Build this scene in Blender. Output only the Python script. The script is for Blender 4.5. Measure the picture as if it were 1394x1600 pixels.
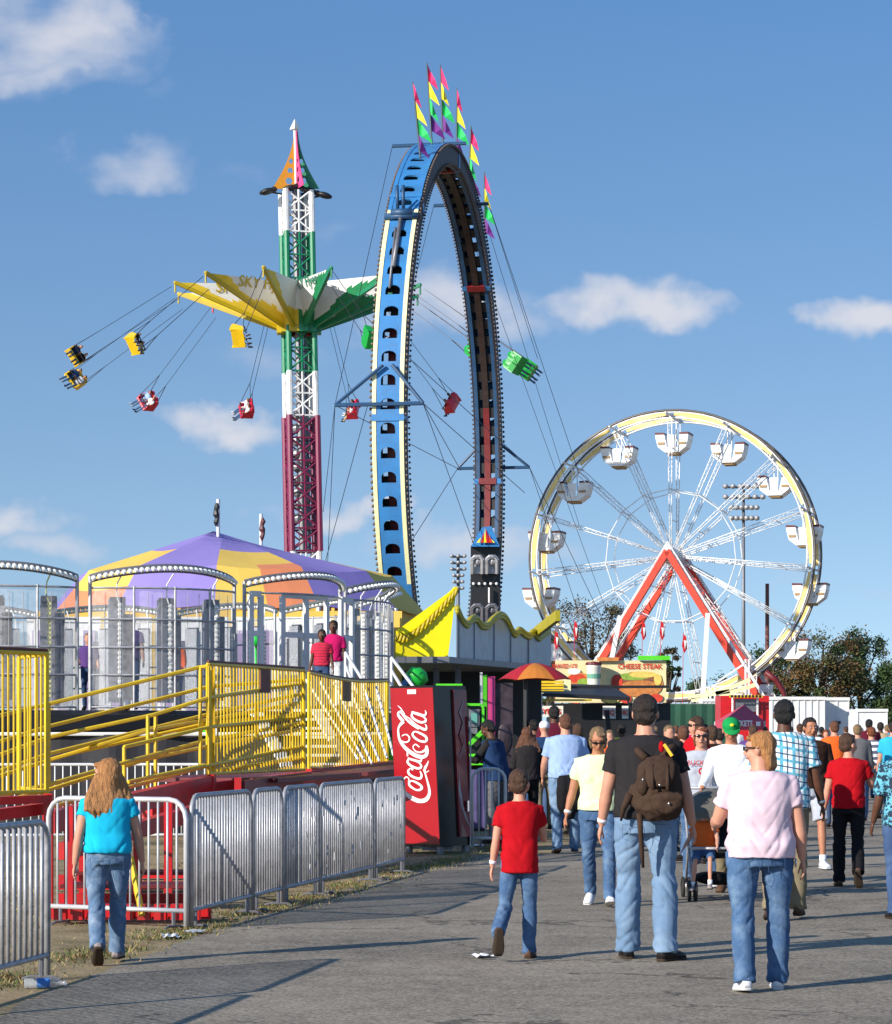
import bpy, bmesh, math, random
import numpy as np
from math import sin, cos, pi, radians, sqrt, atan2
from mathutils import Vector as V, Matrix, noise as mnoise
random.seed(7); rng = random.Random(11)
for o in list(bpy.data.objects): bpy.data.objects.remove(o)
SC = bpy.context.scene
COL = SC.collection
# ---------------------------------------------------------------- camera
FP = 4000.0; CX = 697.0; HY = 1143.0; CH = 1.6          # focal in photo pixels, horizon row, eye height
cam = bpy.data.cameras.new('camera'); camo = bpy.data.objects.new('camera', cam); COL.objects.link(camo)
camo.location = (0, 0, CH); camo.rotation_euler = (radians(90), 0, 0)
cam.sensor_fit = 'HORIZONTAL'; cam.sensor_width = 36; cam.lens = 36 * FP / 1394
cam.shift_y = (HY - 800) / 1394; cam.clip_start = 0.5; cam.clip_end = 5000
SC.camera = camo
# ---------------------------------------------------------------- light
SUN_EL = 23.0; SHX, SHY = 1.0, 0.85                      # shadows fall to the right and away
n_ = sqrt(SHX * SHX + SHY * SHY)
sd = V((-SHX / n_ * cos(radians(SUN_EL)), -SHY / n_ * cos(radians(SUN_EL)), sin(radians(SUN_EL))))
sl = bpy.data.lights.new('sun', 'SUN'); sl.energy = 4.6; sl.angle = radians(0.5); sl.color = (1.0, 0.93, 0.82)
so = bpy.data.objects.new('sun', sl); COL.objects.link(so)
so.rotation_euler = (-sd).to_track_quat('-Z', 'Y').to_euler(); so.location = (-30, -30, 40)
SC.view_settings.view_transform = 'Standard'; SC.view_settings.look = 'None'
SC.view_settings.gamma = 1.0; SC.view_settings.exposure = 0.45
# ---------------------------------------------------------------- world: sky + clouds
W = bpy.data.worlds.new('World'); SC.world = W; W.use_nodes = True
nt = W.node_tree; nt.nodes.clear()
def nn(t, kind, **kw):
    n = t.nodes.new(kind)
    for k, v in kw.items(): setattr(n, k, v)
    return n
def math_(t, op, a, b=None, c=None, clamp=False):
    n = t.nodes.new('ShaderNodeMath'); n.operation = op; n.use_clamp = clamp
    for i, x in enumerate((a, b, c)):
        if x is None: continue
        if isinstance(x, (int, float)): n.inputs[i].default_value = x
        else: t.links.new(x, n.inputs[i])
    return n.outputs[0]
out = nn(nt, 'ShaderNodeOutputWorld'); bg = nn(nt, 'ShaderNodeBackground')
sky = nn(nt, 'ShaderNodeTexSky', sky_type='NISHITA'); sky.sun_disc = False
sky.sun_elevation = radians(SUN_EL); sky.sun_rotation = atan2(sd.x, sd.y)
sky.air_density = 1.0; sky.dust_density = 0.3; sky.ozone_density = 2.2; sky.altitude = 300
tc = nn(nt, 'ShaderNodeTexCoord')
sep = nn(nt, 'ShaderNodeSeparateXYZ'); nt.links.new(tc.outputs['Generated'], sep.inputs[0])
zz = math_(nt, 'MULTIPLY_ADD', sep.outputs[2], 1.9, 0.20)
cmb = nn(nt, 'ShaderNodeCombineXYZ'); nt.links.new(sep.outputs[0], cmb.inputs[0]); nt.links.new(sep.outputs[1], cmb.inputs[1]); nt.links.new(zz, cmb.inputs[2])
nrm = nn(nt, 'ShaderNodeVectorMath', operation='NORMALIZE'); nt.links.new(cmb.outputs[0], nrm.inputs[0])
nt.links.new(nrm.outputs[0], sky.inputs[0])
tint = nn(nt, 'ShaderNodeMix', data_type='RGBA', blend_type='MULTIPLY'); tint.inputs[0].default_value = 1.0
nt.links.new(sky.outputs[0], tint.inputs[6]); tg = nn(nt, 'ShaderNodeMix', data_type='RGBA'); tg.inputs[6].default_value = (1.30, 1.14, 0.90, 1); tg.inputs[7].default_value = (0.86, 1.14, 1.27, 1)
nt.links.new(math_(nt, 'MULTIPLY', sep.outputs[2], 3.6, clamp=True), tg.inputs[0]); nt.links.new(tg.outputs[2], tint.inputs[7])
SKYTINT = tint
yy = math_(nt, 'MAXIMUM', sep.outputs[1], 0.05)
u = math_(nt, 'DIVIDE', sep.outputs[0], yy); v = math_(nt, 'DIVIDE', sep.outputs[2], yy)
c2 = nn(nt, 'ShaderNodeCombineXYZ'); nt.links.new(u, c2.inputs[0]); nt.links.new(v, c2.inputs[1])
def noise_(t, vec, scale, detail=6, rough=0.6):
    n = nn(t, 'ShaderNodeTexNoise'); n.inputs['Scale'].default_value = scale
    n.inputs['Detail'].default_value = detail; n.inputs['Roughness'].default_value = rough
    t.links.new(vec, n.inputs['Vector']); return n
wn = noise_(nt, c2.outputs[0], 26, 4, 0.55); ws = nn(nt, 'ShaderNodeSeparateXYZ'); nt.links.new(wn.outputs['Color'], ws.inputs[0])
u = math_(nt, 'ADD', u, math_(nt, 'MULTIPLY_ADD', ws.outputs[0], .075, -.0375)); v = math_(nt, 'ADD', v, math_(nt, 'MULTIPLY_ADD', ws.outputs[1], .038, -.019))
st_ = nn(nt, 'ShaderNodeMapping'); st_.inputs['Scale'].default_value = (.6, 1.2, 1); nt.links.new(c2.outputs[0], st_.inputs[0])
nA = noise_(nt, st_.outputs[0], 45, 5, 0.5); nB = noise_(nt, st_.outputs[0], 16, 4, 0.5)
# each cloud: centre and half size in degrees-like tangents, strength
clouds = [(70, 60, 210, 110, 1.05), (60, 110, 140, 40, 1.0), (205, 35, 70, 40, .8), (205, 265, 130, 52, .85), (255, 150, 60, 26, .22), (1010, 466, 165, 46, 1.25), (1365, 492, 100, 46, 1.1),
          (365, 652, 130, 42, 1.05), (540, 800, 100, 34, 1.15), (20, 812, 100, 40, 1.05), (80, 852, 110, 30, .8), (700, 485, 200, 75, .95),
          (740, 850, 180, 40, .8), (370, 275, 60, 28, .25), (1300, 920, 160, 22, .3), (520, 350, 70, 25, .2), (420, 550, 130, 42, .38), (420, 800, 60, 20, .6),
          (1640, 400, 160, 60, 1), (-300, 600, 200, 60, 1), (-500, 250, 240, 80, 1), (1900, 700, 220, 60, 1)]
mask = None
for (px, py, hx, hy, st) in clouds:
    cu, cv = (px - CX) / FP, (HY - py) / FP
    du = math_(nt, 'DIVIDE', math_(nt, 'SUBTRACT', u, cu), hx * 1.12 / FP)
    dv = math_(nt, 'DIVIDE', math_(nt, 'SUBTRACT', v, cv), hy / FP)
    r2 = math_(nt, 'ADD', math_(nt, 'MULTIPLY', du, du), math_(nt, 'MULTIPLY', dv, dv))
    m = math_(nt, 'MULTIPLY', math_(nt, 'SUBTRACT', 1.0, r2, clamp=True), st)
    mask = m if mask is None else math_(nt, 'MAXIMUM', mask, m)
na = math_(nt, 'MULTIPLY', math_(nt, 'SUBTRACT', nA.outputs[0], 0.5), 1.5)
nb = math_(nt, 'MULTIPLY', math_(nt, 'SUBTRACT', nB.outputs[0], 0.5), 1.1)
gate = math_(nt, 'MULTIPLY', mask, 5.0, clamp=True)
dens = math_(nt, 'MULTIPLY', math_(nt, 'ADD', math_(nt, 'ADD', mask, math_(nt, 'MULTIPLY', na, 0.75)), math_(nt, 'SUBTRACT', nb, 0.03)), gate)
cover = nn(nt, 'ShaderNodeMapRange', interpolation_type='SMOOTHSTEP'); nt.links.new(dens, cover.inputs[0])
cover.inputs[1].default_value = 0.0; cover.inputs[2].default_value = 1.25; cover.inputs[3].default_value = 0; cover.inputs[4].default_value = 0.85
cmix = nn(nt, 'ShaderNodeMix', data_type='RGBA'); nt.links.new(cover.outputs[0], cmix.inputs[0])
nt.links.new(tint.outputs[2], cmix.inputs[6])
ccol = nn(nt, 'ShaderNodeMix', data_type='RGBA'); nt.links.new(math_(nt, 'MULTIPLY', dens, 0.9, clamp=True), ccol.inputs[0])
ccol.inputs[6].default_value = (2.6, 3.0, 3.9, 1); ccol.inputs[7].default_value = (4.0, 4.0, 4.25, 1)
nt.links.new(ccol.outputs[2], cmix.inputs[7])
bg.inputs[1].default_value = 0.14
nt.links.new(cmix.outputs[2], bg.inputs[0]); nt.links.new(bg.outputs[0], out.inputs[0])
# ---------------------------------------------------------------- materials
MATS = {}
def mat(name, col, rough=.6, metal=0., var=.10, scale=3., bump=.0, bscale=40., spec=.5, stretch=(1, 1, 1), dirt=None, dirtamt=.0, dirtscale=2., trans=0., coat=0.):
    if name in MATS: return MATS[name]
    m = bpy.data.materials.new(name); m.use_nodes = True; t = m.node_tree; b = t.nodes['Principled BSDF']
    tcn = nn(t, 'ShaderNodeTexCoord'); mp = nn(t, 'ShaderNodeMapping'); mp.inputs['Scale'].default_value = stretch
    t.links.new(tcn.outputs['Object'], mp.inputs[0])
    n = noise_(t, mp.outputs[0], scale, 5, .6)
    mr = nn(t, 'ShaderNodeMapRange'); t.links.new(n.outputs[0], mr.inputs[0])
    mr.inputs[1].default_value = .3; mr.inputs[2].default_value = .7; mr.inputs[3].default_value = 1 - var; mr.inputs[4].default_value = 1 + var
    mul = nn(t, 'ShaderNodeVectorMath', operation='SCALE'); mul.inputs[0].default_value = col[:3]; t.links.new(mr.outputs[0], mul.inputs['Scale'])
    cs = mul.outputs[0]
    if dirt:
        n2 = noise_(t, tcn.outputs['Object'], dirtscale, 8, .7)
        mr2 = nn(t, 'ShaderNodeMapRange'); t.links.new(n2.outputs[0], mr2.inputs[0])
        mr2.inputs[1].default_value = .48; mr2.inputs[2].default_value = .68; mr2.inputs[3].default_value = 0; mr2.inputs[4].default_value = dirtamt
        mx = nn(t, 'ShaderNodeMix', data_type='RGBA'); t.links.new(mr2.outputs[0], mx.inputs[0]); t.links.new(cs, mx.inputs[6]); mx.inputs[7].default_value = (*dirt, 1)
        cs = mx.outputs[2]
    t.links.new(cs, b.inputs['Base Color'])
    b.inputs['Roughness'].default_value = rough; b.inputs['Metallic'].default_value = metal
    b.inputs['Specular IOR Level'].default_value = spec; b.inputs['Coat Weight'].default_value = coat
    if trans: b.inputs['Alpha'].default_value = 1 - trans
    if bump:
        nb_ = noise_(t, mp.outputs[0], bscale, 4, .6); bp = nn(t, 'ShaderNodeBump'); bp.inputs['Strength'].default_value = bump; bp.inputs['Distance'].default_value = .02
        t.links.new(nb_.outputs[0], bp.inputs['Height']); t.links.new(bp.outputs[0], b.inputs['Normal'])
    MATS[name] = m; return m
def M(n): return MATS[n]
# ---------------------------------------------------------------- mesh builder
class MB:
    def __init__(s): s.v = []; s.f = []; s.m = []
    def add(s, vs, fs, mi=0):
        b = len(s.v); s.v += [tuple(p) for p in vs]
        for f in fs: s.f.append([b + i for i in f]); s.m.append(mi)
    def box(s, c, sz, R=None, mi=0):
        hx, hy, hz = sz[0] / 2, sz[1] / 2, sz[2] / 2
        vs = [V((x * hx, y * hy, z * hz)) for x in (-1, 1) for y in (-1, 1) for z in (-1, 1)]
        if R is not None: vs = [R @ p for p in vs]
        c = V(c); s.add([p + c for p in vs], [(0, 1, 3, 2), (4, 6, 7, 5), (0, 4, 5, 1), (2, 3, 7, 6), (0, 2, 6, 4), (1, 5, 7, 3)], mi)
    def bar(s, a, b, w, h=None, mi=0, up=(0, 0, 1)):
        a, b = V(a), V(b); h = h or w; d = (b - a); L = d.length
        if L < 1e-6: return
        d /= L; up = V(up)
        if abs(d.dot(up)) > .98: up = V((0, 1, 0)) if abs(d.y) < .9 else V((1, 0, 0))
        x = d.cross(up).normalized(); z = x.cross(d)
        R = Matrix((x, d, z)).transposed(); s.box((a + b) / 2, (w, L, h), R, mi)
    def rings(s, rings, mi=0, cap=True, closed=False):
        n = len(rings[0]); vs = [p for r in rings for p in r]; fs = []; k = len(rings)
        for i in range(k if closed else k - 1):
            j = (i + 1) % k
            for q in range(n): fs.append((i * n + q, i * n + (q + 1) % n, j * n + (q + 1) % n, j * n + q))
        if cap and not closed: fs.append(tuple(range(n - 1, -1, -1))); fs.append(tuple((k - 1) * n + q for q in range(n)))
        s.add(vs, fs, mi)
    def path(s, pts, r, seg=6, mi=0, closed=False, ref=None, ry=None):
        pts = [V(p) for p in pts]; k = len(pts); R = []; prev = None
        for i in range(k):
            if closed: t = pts[(i + 1) % k] - pts[i - 1]
            else: t = pts[min(i + 1, k - 1)] - pts[max(i - 1, 0)]
            t.normalize()
            if ref is not None: x = V(ref) - t * t.dot(V(ref))
            elif prev is None: x = t.orthogonal()
            else: x = prev - t * t.dot(prev)
            x.normalize(); prev = x; y = t.cross(x)
            rr = r[i] if isinstance(r, (list, tuple)) else r
            r2 = rr if ry is None else (ry[i] if isinstance(ry, (list, tuple)) else ry)
            R.append([pts[i] + x * (rr * cos(2 * pi * q / seg)) + y * (r2 * sin(2 * pi * q / seg)) for q in range(seg)])
        s.rings(R, mi, True, closed)
    def tube(s, a, b, r, r2=None, seg=6, mi=0): s.path([a, b], [r, r if r2 is None else r2], seg, mi)
    def ell(s, c, r, R=None, seg=12, rg=8, mi=0):
        c = V(c); vs = []; fs = []
        rx, ry, rz = (r, r, r) if isinstance(r, (int, float)) else r
        def tr(p): return c + (R @ p if R is not None else p)
        vs.append(tr(V((0, 0, -rz))))
        for i in range(1, rg):
            a = -pi / 2 + pi * i / rg
            for q in range(seg): vs.append(tr(V((rx * cos(a) * cos(2 * pi * q / seg), ry * cos(a) * sin(2 * pi * q / seg), rz * sin(a)))))
        vs.append(tr(V((0, 0, rz)))); L = len(vs) - 1
        for q in range(seg): fs.append((0, 1 + (q + 1) % seg, 1 + q)); fs.append((L, L - seg + q, L - seg + (q + 1) % seg))
        for i in range(rg - 2):
            for q in range(seg): a = 1 + i * seg; fs.append((a + q, a + (q + 1) % seg, a + seg + (q + 1) % seg, a + seg + q))
        s.add(vs, fs, mi)
    def prism(s, pts, o, ux, uy, th, mi=0, mside=None):
        o, ux, uy = V(o), V(ux), V(uy); w = ux.cross(uy).normalized() * th; n = len(pts)
        A = [o + ux * p[0] + uy * p[1] for p in pts]; B = [p + w for p in A]
        s.add(A + B, [tuple(range(n - 1, -1, -1)), tuple(range(n, 2 * n))], mi)
        s.add(A + B, [(i, (i + 1) % n, n + (i + 1) % n, n + i) for i in range(n)], mi if mside is None else mside)
    def lathe(s, prof, c=(0, 0, 0), seg=24, mi=0, R=None):
        c = V(c); rr = []
        for (r, z) in prof:
            ring = [V((max(r, 1e-4) * cos(2 * pi * q / seg), max(r, 1e-4) * sin(2 * pi * q / seg), z)) for q in range(seg)]
            rr.append([c + (R @ p if R is not None else p) for p in ring])
        s.rings(rr, mi)
    def mesh(s, name='m', off=V((0, 0, 0))):
        me = bpy.data.meshes.new(name)
        me.from_pydata([(p[0] - off.x, p[1] - off.y, p[2] - off.z) for p in s.v], [], s.f); me.update(); return me
    def build(s, name, mats, parent=None, smooth=False, auto=False):
        off = ORG.get(parent.name, V((0, 0, 0))) if parent else V((0, 0, 0))
        me = s.mesh(name, off)
        for m in (mats if isinstance(mats, (list, tuple)) else [mats]): me.materials.append(M(m) if isinstance(m, str) else m)
        me.polygons.foreach_set('material_index', s.m)
        if smooth: me.polygons.foreach_set('use_smooth', [True] * len(me.polygons))
        o = bpy.data.objects.new(name, me); COL.objects.link(o)
        if parent: o.parent = parent; ORG[o.name] = off
        return o
ORG = {}
def tag(o, label=None, cat=None, group=None, kind=None):
    if label: o['label'] = label
    if cat: o['category'] = cat
    if group: o['group'] = group
    if kind: o['kind'] = kind
    return o
def thing(name, label, cat, loc=(0, 0, 0), rz=0, group=None, world=True):
    o = bpy.data.objects.new(name, None); COL.objects.link(o); o.location = loc; o.rotation_euler = (0, 0, rz); o.empty_display_size = .2
    ORG[o.name] = V(loc) if world else V((0, 0, 0)); return tag(o, label, cat, group)
def P(px, py, d): return V(((px - CX) / FP * d, d, CH + (HY - py) / FP * d))
def G(px, py):
    d = FP * CH / (py - HY); return V(((px - CX) / FP * d, d, 0))
def solo(mb, name, mats, label, cat, group=None, smooth=False, base=None):
    """a thing that is one mesh, its origin at its base"""
    if base is None:
        a = np.array(mb.v); base = V((float(a[:, 0].mean()), float(a[:, 1].mean()), float(a[:, 2].min())))
    ORG['__tmp'] = base
    class Q: name = '__tmp'
    me = mb.mesh(name, base)
    for m in (mats if isinstance(mats, (list, tuple)) else [mats]): me.materials.append(M(m))
    me.polygons.foreach_set('material_index', mb.m)
    if smooth: me.polygons.foreach_set('use_smooth', [True] * len(me.polygons))
    o = bpy.data.objects.new(name, me); COL.objects.link(o); o.location = base
    return tag(o, label, cat, group)
def text_into(mb, txt, o, ux, uy, h, depth=.01, mi=0, center=True, bold=.0, width=None):
    cu = bpy.data.curves.new('t', 'FONT'); cu.body = txt; cu.size = 1.0; cu.extrude = 0; cu.offset = bold; cu.resolution_u = 2
    if center: cu.align_x = 'CENTER'
    ob = bpy.data.objects.new('t', cu); COL.objects.link(ob); bpy.context.view_layer.update()
    me = bpy.data.meshes.new_from_object(ob.evaluated_get(bpy.context.evaluated_depsgraph_get()))
    bpy.data.objects.remove(ob); bpy.data.curves.remove(cu)
    o, ux, uy = V(o), V(ux), V(uy); n = ux.cross(uy).normalized() * depth
    xs = [v_.co.x for v_ in me.vertices]; k = h / .7; kx = k
    if width and xs: kx = width / (max(xs) - min(xs))
    mb.add([o + ux * (v_.co.x * kx) + uy * (v_.co.y * k) + n for v_ in me.vertices], [tuple(p.vertices) for p in me.polygons], mi)
    bpy.data.meshes.remove(me)
def dup(root, loc=None, rz=None, label=None, group=None):
    r = root.copy(); COL.objects.link(r)
    if loc is not None: r.location = loc
    if rz is not None: r.rotation_euler = (0, 0, rz)
    if label: r['label'] = label
    if group: r['group'] = group
    for ch in list(root.children):
        c = ch.copy(); COL.objects.link(c); c.parent = r
        for g in list(ch.children):
            d = g.copy(); COL.objects.link(d); d.parent = c
    return r
# ---- palette
mat('asphalt_dummy', (.2, .2, .2))
mat('galv', (.43, .43, .45), .48, .35, .18, 6, dirt=(.16, .15, .15), dirtamt=.5, dirtscale=9)
mat('galv_dark', (.20, .20, .22), .5, .5, .15, 6)
mat('white_paint', (.80, .80, .80), .4, 0, .06, 4, dirt=(.45, .42, .38), dirtamt=.5)
mat('white_dull', (.72, .72, .71), .6, 0, .06, 4, dirt=(.4, .38, .35), dirtamt=.4)
mat('yellow_paint', (.78, .52, .015), .4, 0, .10, 5, dirt=(.30, .20, .05), dirtamt=.5)
mat('yellow_bright', (.86, .72, .0), .35, 0, .04, 3)
mat('yellow_deep', (.45, .33, .0), .45, 0, .06, 3)
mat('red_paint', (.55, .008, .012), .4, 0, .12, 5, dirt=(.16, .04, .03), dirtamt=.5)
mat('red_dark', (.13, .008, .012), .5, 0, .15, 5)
mat('orange_red', (.62, .04, .012), .35, 0, .08, 3)
mat('black_paint', (.012, .012, .014), .45, 0, .2, 5)
mat('black_gloss', (.008, .008, .009), .2, 0, .1, 5)
mat('rubber', (.02, .02, .02), .8, 0, .2, 9)
mat('brown_sign', (.13, .03, .015), .6, 0, .2, 9)
mat('blue_paint', (.04, .20, .47), .35, 0, .12, 1.5, dirt=(.06, .13, .26), dirtamt=.5, dirtscale=2.5)
mat('blue_dark', (.02, .07, .16), .5, 0, .1, 2)
mat('ring_dark', (.012, .011, .013), .6, 0, .25, 3)
mat('ring_brown', (.028, .014, .012), .6, .1, .35, 4)
mat('ring_rail', (.16, .010, .012), .5, 0, .15, 3)
mat('cream', (.80, .76, .42), .45, 0, .06, 3)
mat('cream_white', (.80, .78, .68), .5, 0, .05, 3)
mat('bulb', (.85, .85, .82), .25, 0, .05, 30)
mat('bulb_yellow', (.62, .60, .20), .3, 0, .1, 30)
mat('bulb_dark', (.10, .07, .06), .4, 0, .3, 30)
mat('green_tower', (.005, .20, .09), .4, 0, .12, 3)
mat('purple_tower', (.19, .012, .06), .4, 0, .12, 3)
mat('silver_pad', (.30, .30, .34), .35, .5, .35, 60, bump=.6, bscale=90)
mat('silver_dark', (.06, .06, .085), .4, .3, .3, 60, bump=.6, bscale=90)
mat('maroon', (.10, .015, .02), .5)
mat('brown_stripe', (.33, .2, .08), .5)
mat('green_bright', (.02, .55, .06), .4)
mat('lime_paint', (.10, .62, .02), .35)
mat('pink_paint', (.72, .06, .24), .45)
mat('flag_pink', (.85, .03, .16), .7); mat('flag_yellow', (.85, .72, .02), .7); mat('flag_green', (.02, .55, .12), .7); mat('flag_purple', (.13, .015, .20), .7)
mat('tarp', (.018, .018, .024), .75, 0, .3, 3, bump=.3, bscale=5)
mat('cable', (.03, .03, .04), .5, .3, .1, 3)
mat('cable_light', (.34, .36, .42), .4, .3, .1, 3)
mat('rust_pole', (.16, .055, .04), .7)
mat('screen_vinyl', (.62, .62, .64), .15, 0, .3, 12, trans=.70)
# ---------------------------------------------------------------- ground
def ground_mat():
    m = bpy.data.materials.new('dry_grass_ground'); m.use_nodes = True; t = m.node_tree; b = t.nodes['Principled BSDF']; MATS['groundm'] = m
    c = nn(t, 'ShaderNodeTexCoord').outputs['Object']
    a = noise_(t, c, 1.3, 8, .7); f = noise_(t, c, 28, 6, .75)
    r = nn(t, 'ShaderNodeValToRGB'); t.links.new(math_(t, 'ADD', math_(t, 'MULTIPLY', a.outputs[0], .65), math_(t, 'MULTIPLY', f.outputs[0], .35)), r.inputs[0])
    e = r.color_ramp.elements; e[0].position = .33; e[0].color = (.06, .065, .02, 1); e[1].position = .58; e[1].color = (.44, .33, .19, 1)
    k = e.new(.42); k.color = (.19, .15, .065, 1); k = e.new(.49); k.color = (.34, .25, .13, 1)
    t.links.new(r.outputs[0], b.inputs['Base Color']); b.inputs['Roughness'].default_value = .95
    bp = nn(t, 'ShaderNodeBump'); bp.inputs['Strength'].default_value = .8; bp.inputs['Distance'].default_value = .05
    t.links.new(f.outputs[0], bp.inputs['Height']); t.links.new(bp.outputs[0], b.inputs['Normal'])
def asphalt_mat():
    m = bpy.data.materials.new('worn_asphalt'); m.use_nodes = True; t = m.node_tree; b = t.nodes['Principled BSDF']; MATS['asphaltm'] = m
    c = nn(t, 'ShaderNodeTexCoord').outputs['Object']
    f = noise_(t, c, 34, 4, .85); g = noise_(t, c, 3.0, 6, .65); L = noise_(t, c, .45, 4, .6); sp = noise_(t, c, 110, 2, .9)
    v1 = math_(t, 'MULTIPLY_ADD', f.outputs[0], 2.4, -1.2)
    v2 = math_(t, 'MULTIPLY_ADD', g.outputs[0], .9, -.45)
    v3 = math_(t, 'MULTIPLY_ADD', L.outputs[0], 1.1, -.55)
    v4 = math_(t, 'MULTIPLY', math_(t, 'GREATER_THAN', sp.outputs[0], .66), .35)
    vc = nn(t, 'ShaderNodeTexVoronoi'); vc.inputs['Scale'].default_value = 52; t.links.new(c, vc.inputs['Vector']); vsx = nn(t, 'ShaderNodeSeparateXYZ'); t.links.new(vc.outputs['Color'], vsx.inputs[0]); v2 = math_(t, 'ADD', v2, math_(t, 'MULTIPLY_ADD', vsx.outputs[0], .62, -.31))
    s = math_(t, 'ADD', math_(t, 'ADD', v1, v2), math_(t, 'ADD', v3, math_(t, 'ADD', v4, 1.0)))
    # cracks: edges of a warped voronoi, a few only
    w = noise_(t, c, 1.2, 5, .6); wm = nn(t, 'ShaderNodeVectorMath', operation='SCALE'); t.links.new(w.outputs['Color'], wm.inputs[0]); wm.inputs['Scale'].default_value = 1.6
    wa = nn(t, 'ShaderNodeVectorMath', operation='ADD'); t.links.new(c, wa.inputs[0]); t.links.new(wm.outputs[0], wa.inputs[1])
    vo = nn(t, 'ShaderNodeTexVoronoi', feature='DISTANCE_TO_EDGE'); vo.inputs['Scale'].default_value = .28; t.links.new(wa.outputs[0], vo.inputs['Vector'])
    gate_ = math_(t, 'GREATER_THAN', noise_(t, c, .35, 2, .5).outputs[0], .5)
    ck = math_(t, 'MULTIPLY', math_(t, 'LESS_THAN', vo.outputs['Distance'], .008), gate_)
    s2 = math_(t, 'MULTIPLY', s, math_(t, 'MULTIPLY_ADD', ck, -.5, 1.0))
    mul = nn(t, 'ShaderNodeVectorMath', operation='SCALE'); mul.inputs[0].default_value = (.262, .224, .176); t.links.new(s2, mul.inputs['Scale'])
    t.links.new(mul.outputs[0], b.inputs['Base Color']); b.inputs['Roughness'].default_value = .9; b.inputs['Specular IOR Level'].default_value = .25
    bp = nn(t, 'ShaderNodeBump'); bp.inputs['Strength'].default_value = .7; bp.inputs['Distance'].default_value = .012
    t.links.new(math_(t, 'SUBTRACT', f.outputs[0], math_(t, 'MULTIPLY', ck, 1.0)), bp.inputs['Height']); t.links.new(bp.outputs[0], b.inputs['Normal'])
ground_mat(); asphalt_mat()
mb = MB(); mb.add([(-2500, -40, 0), (2500, -40, 0), (2500, 4200, 0), (-2500, 4200, 0)], [(0, 1, 2, 3)])
tag(mb.build('ground', 'groundm'), kind='structure')
edge = [(-60, 1640), (0, 1590), (80, 1549), (200, 1502), (300, 1468), (450, 1414), (640, 1360), (740, 1337), (868, 1335)]
pts = [V((-2.3, -30, 0)), V((-2.4, 2, 0)), V((-2.45, 8, 0))] + [G(*e) for e in edge]
ptsf = []
for i in range(len(pts) - 1):
    a, b = pts[i], pts[i + 1]; k = max(2, int((b - a).length / .12))
    if (b - a).length > 15: k = 4
    for j in range(k):
        p = a.lerp(b, j / k); w = mnoise.noise(V((p.x * 2.2, p.y * 2.2, 3))) * .10 + mnoise.noise(V((p.x * 9, p.y * 9, 7))) * .035; ptsf.append(V((p.x + w, p.y, .004)))
ptsf += [V((1.5, 34, .004)), V((1.9, 38, .004)), V((2.2, 50, .004)), V((2.5, 170, .004)), V((90, 170, .004)), V((90, -30, .004))]
mb = MB(); mb.add(ptsf, [tuple(range(len(ptsf)))]); tag(mb.build('road', 'asphaltm'), kind='structure')
# grass tufts and fallen leaves along the barrier line
mat('grass_blade', (.10, .13, .03), .8, 0, .4, 3); mat('grass_dry', (.33, .25, .11), .9, 0, .3, 3); mat('leaf_litter', (.28, .12, .04), .9, 0, .4, 8)
mb = MB()
for i in range(22000):
    d = rng.uniform(14, 36); xb = -2.08 + .19 * (d - 20.5); x = xb + rng.gauss(.02, .16) if rng.random() < .6 else rng.uniform(xb - 3.2, xb + .05)
    if mnoise.noise(V((x * 1.1, d * .9, 0))) < -.05 and rng.random() < .8: continue
    h = rng.uniform(.012, .045); a = rng.uniform(0, 2 * pi); w = .006; lx, ly = rng.gauss(0, .02), rng.gauss(0, .02)
    mi = rng.choice([0, 0, 0, 1, 1]); ux, uy = cos(a) * w, sin(a) * w
    if rng.random() < .1:
        mi = 2; s_ = rng.uniform(.015, .03); mb.add([(x - s_, d, .008), (x, d - s_ * .6, .012), (x + s_, d, .02), (x, d + s_ * .6, .01)], [(0, 1, 2, 3)], mi); continue
    mb.add([(x - ux, d - uy, 0), (x + ux, d + uy, 0), (x + lx, d + ly, h)], [(0, 1, 2)], mi)
tag(mb.build('grass', ['grass_blade', 'grass_dry', 'leaf_litter']), kind='stuff')
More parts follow.
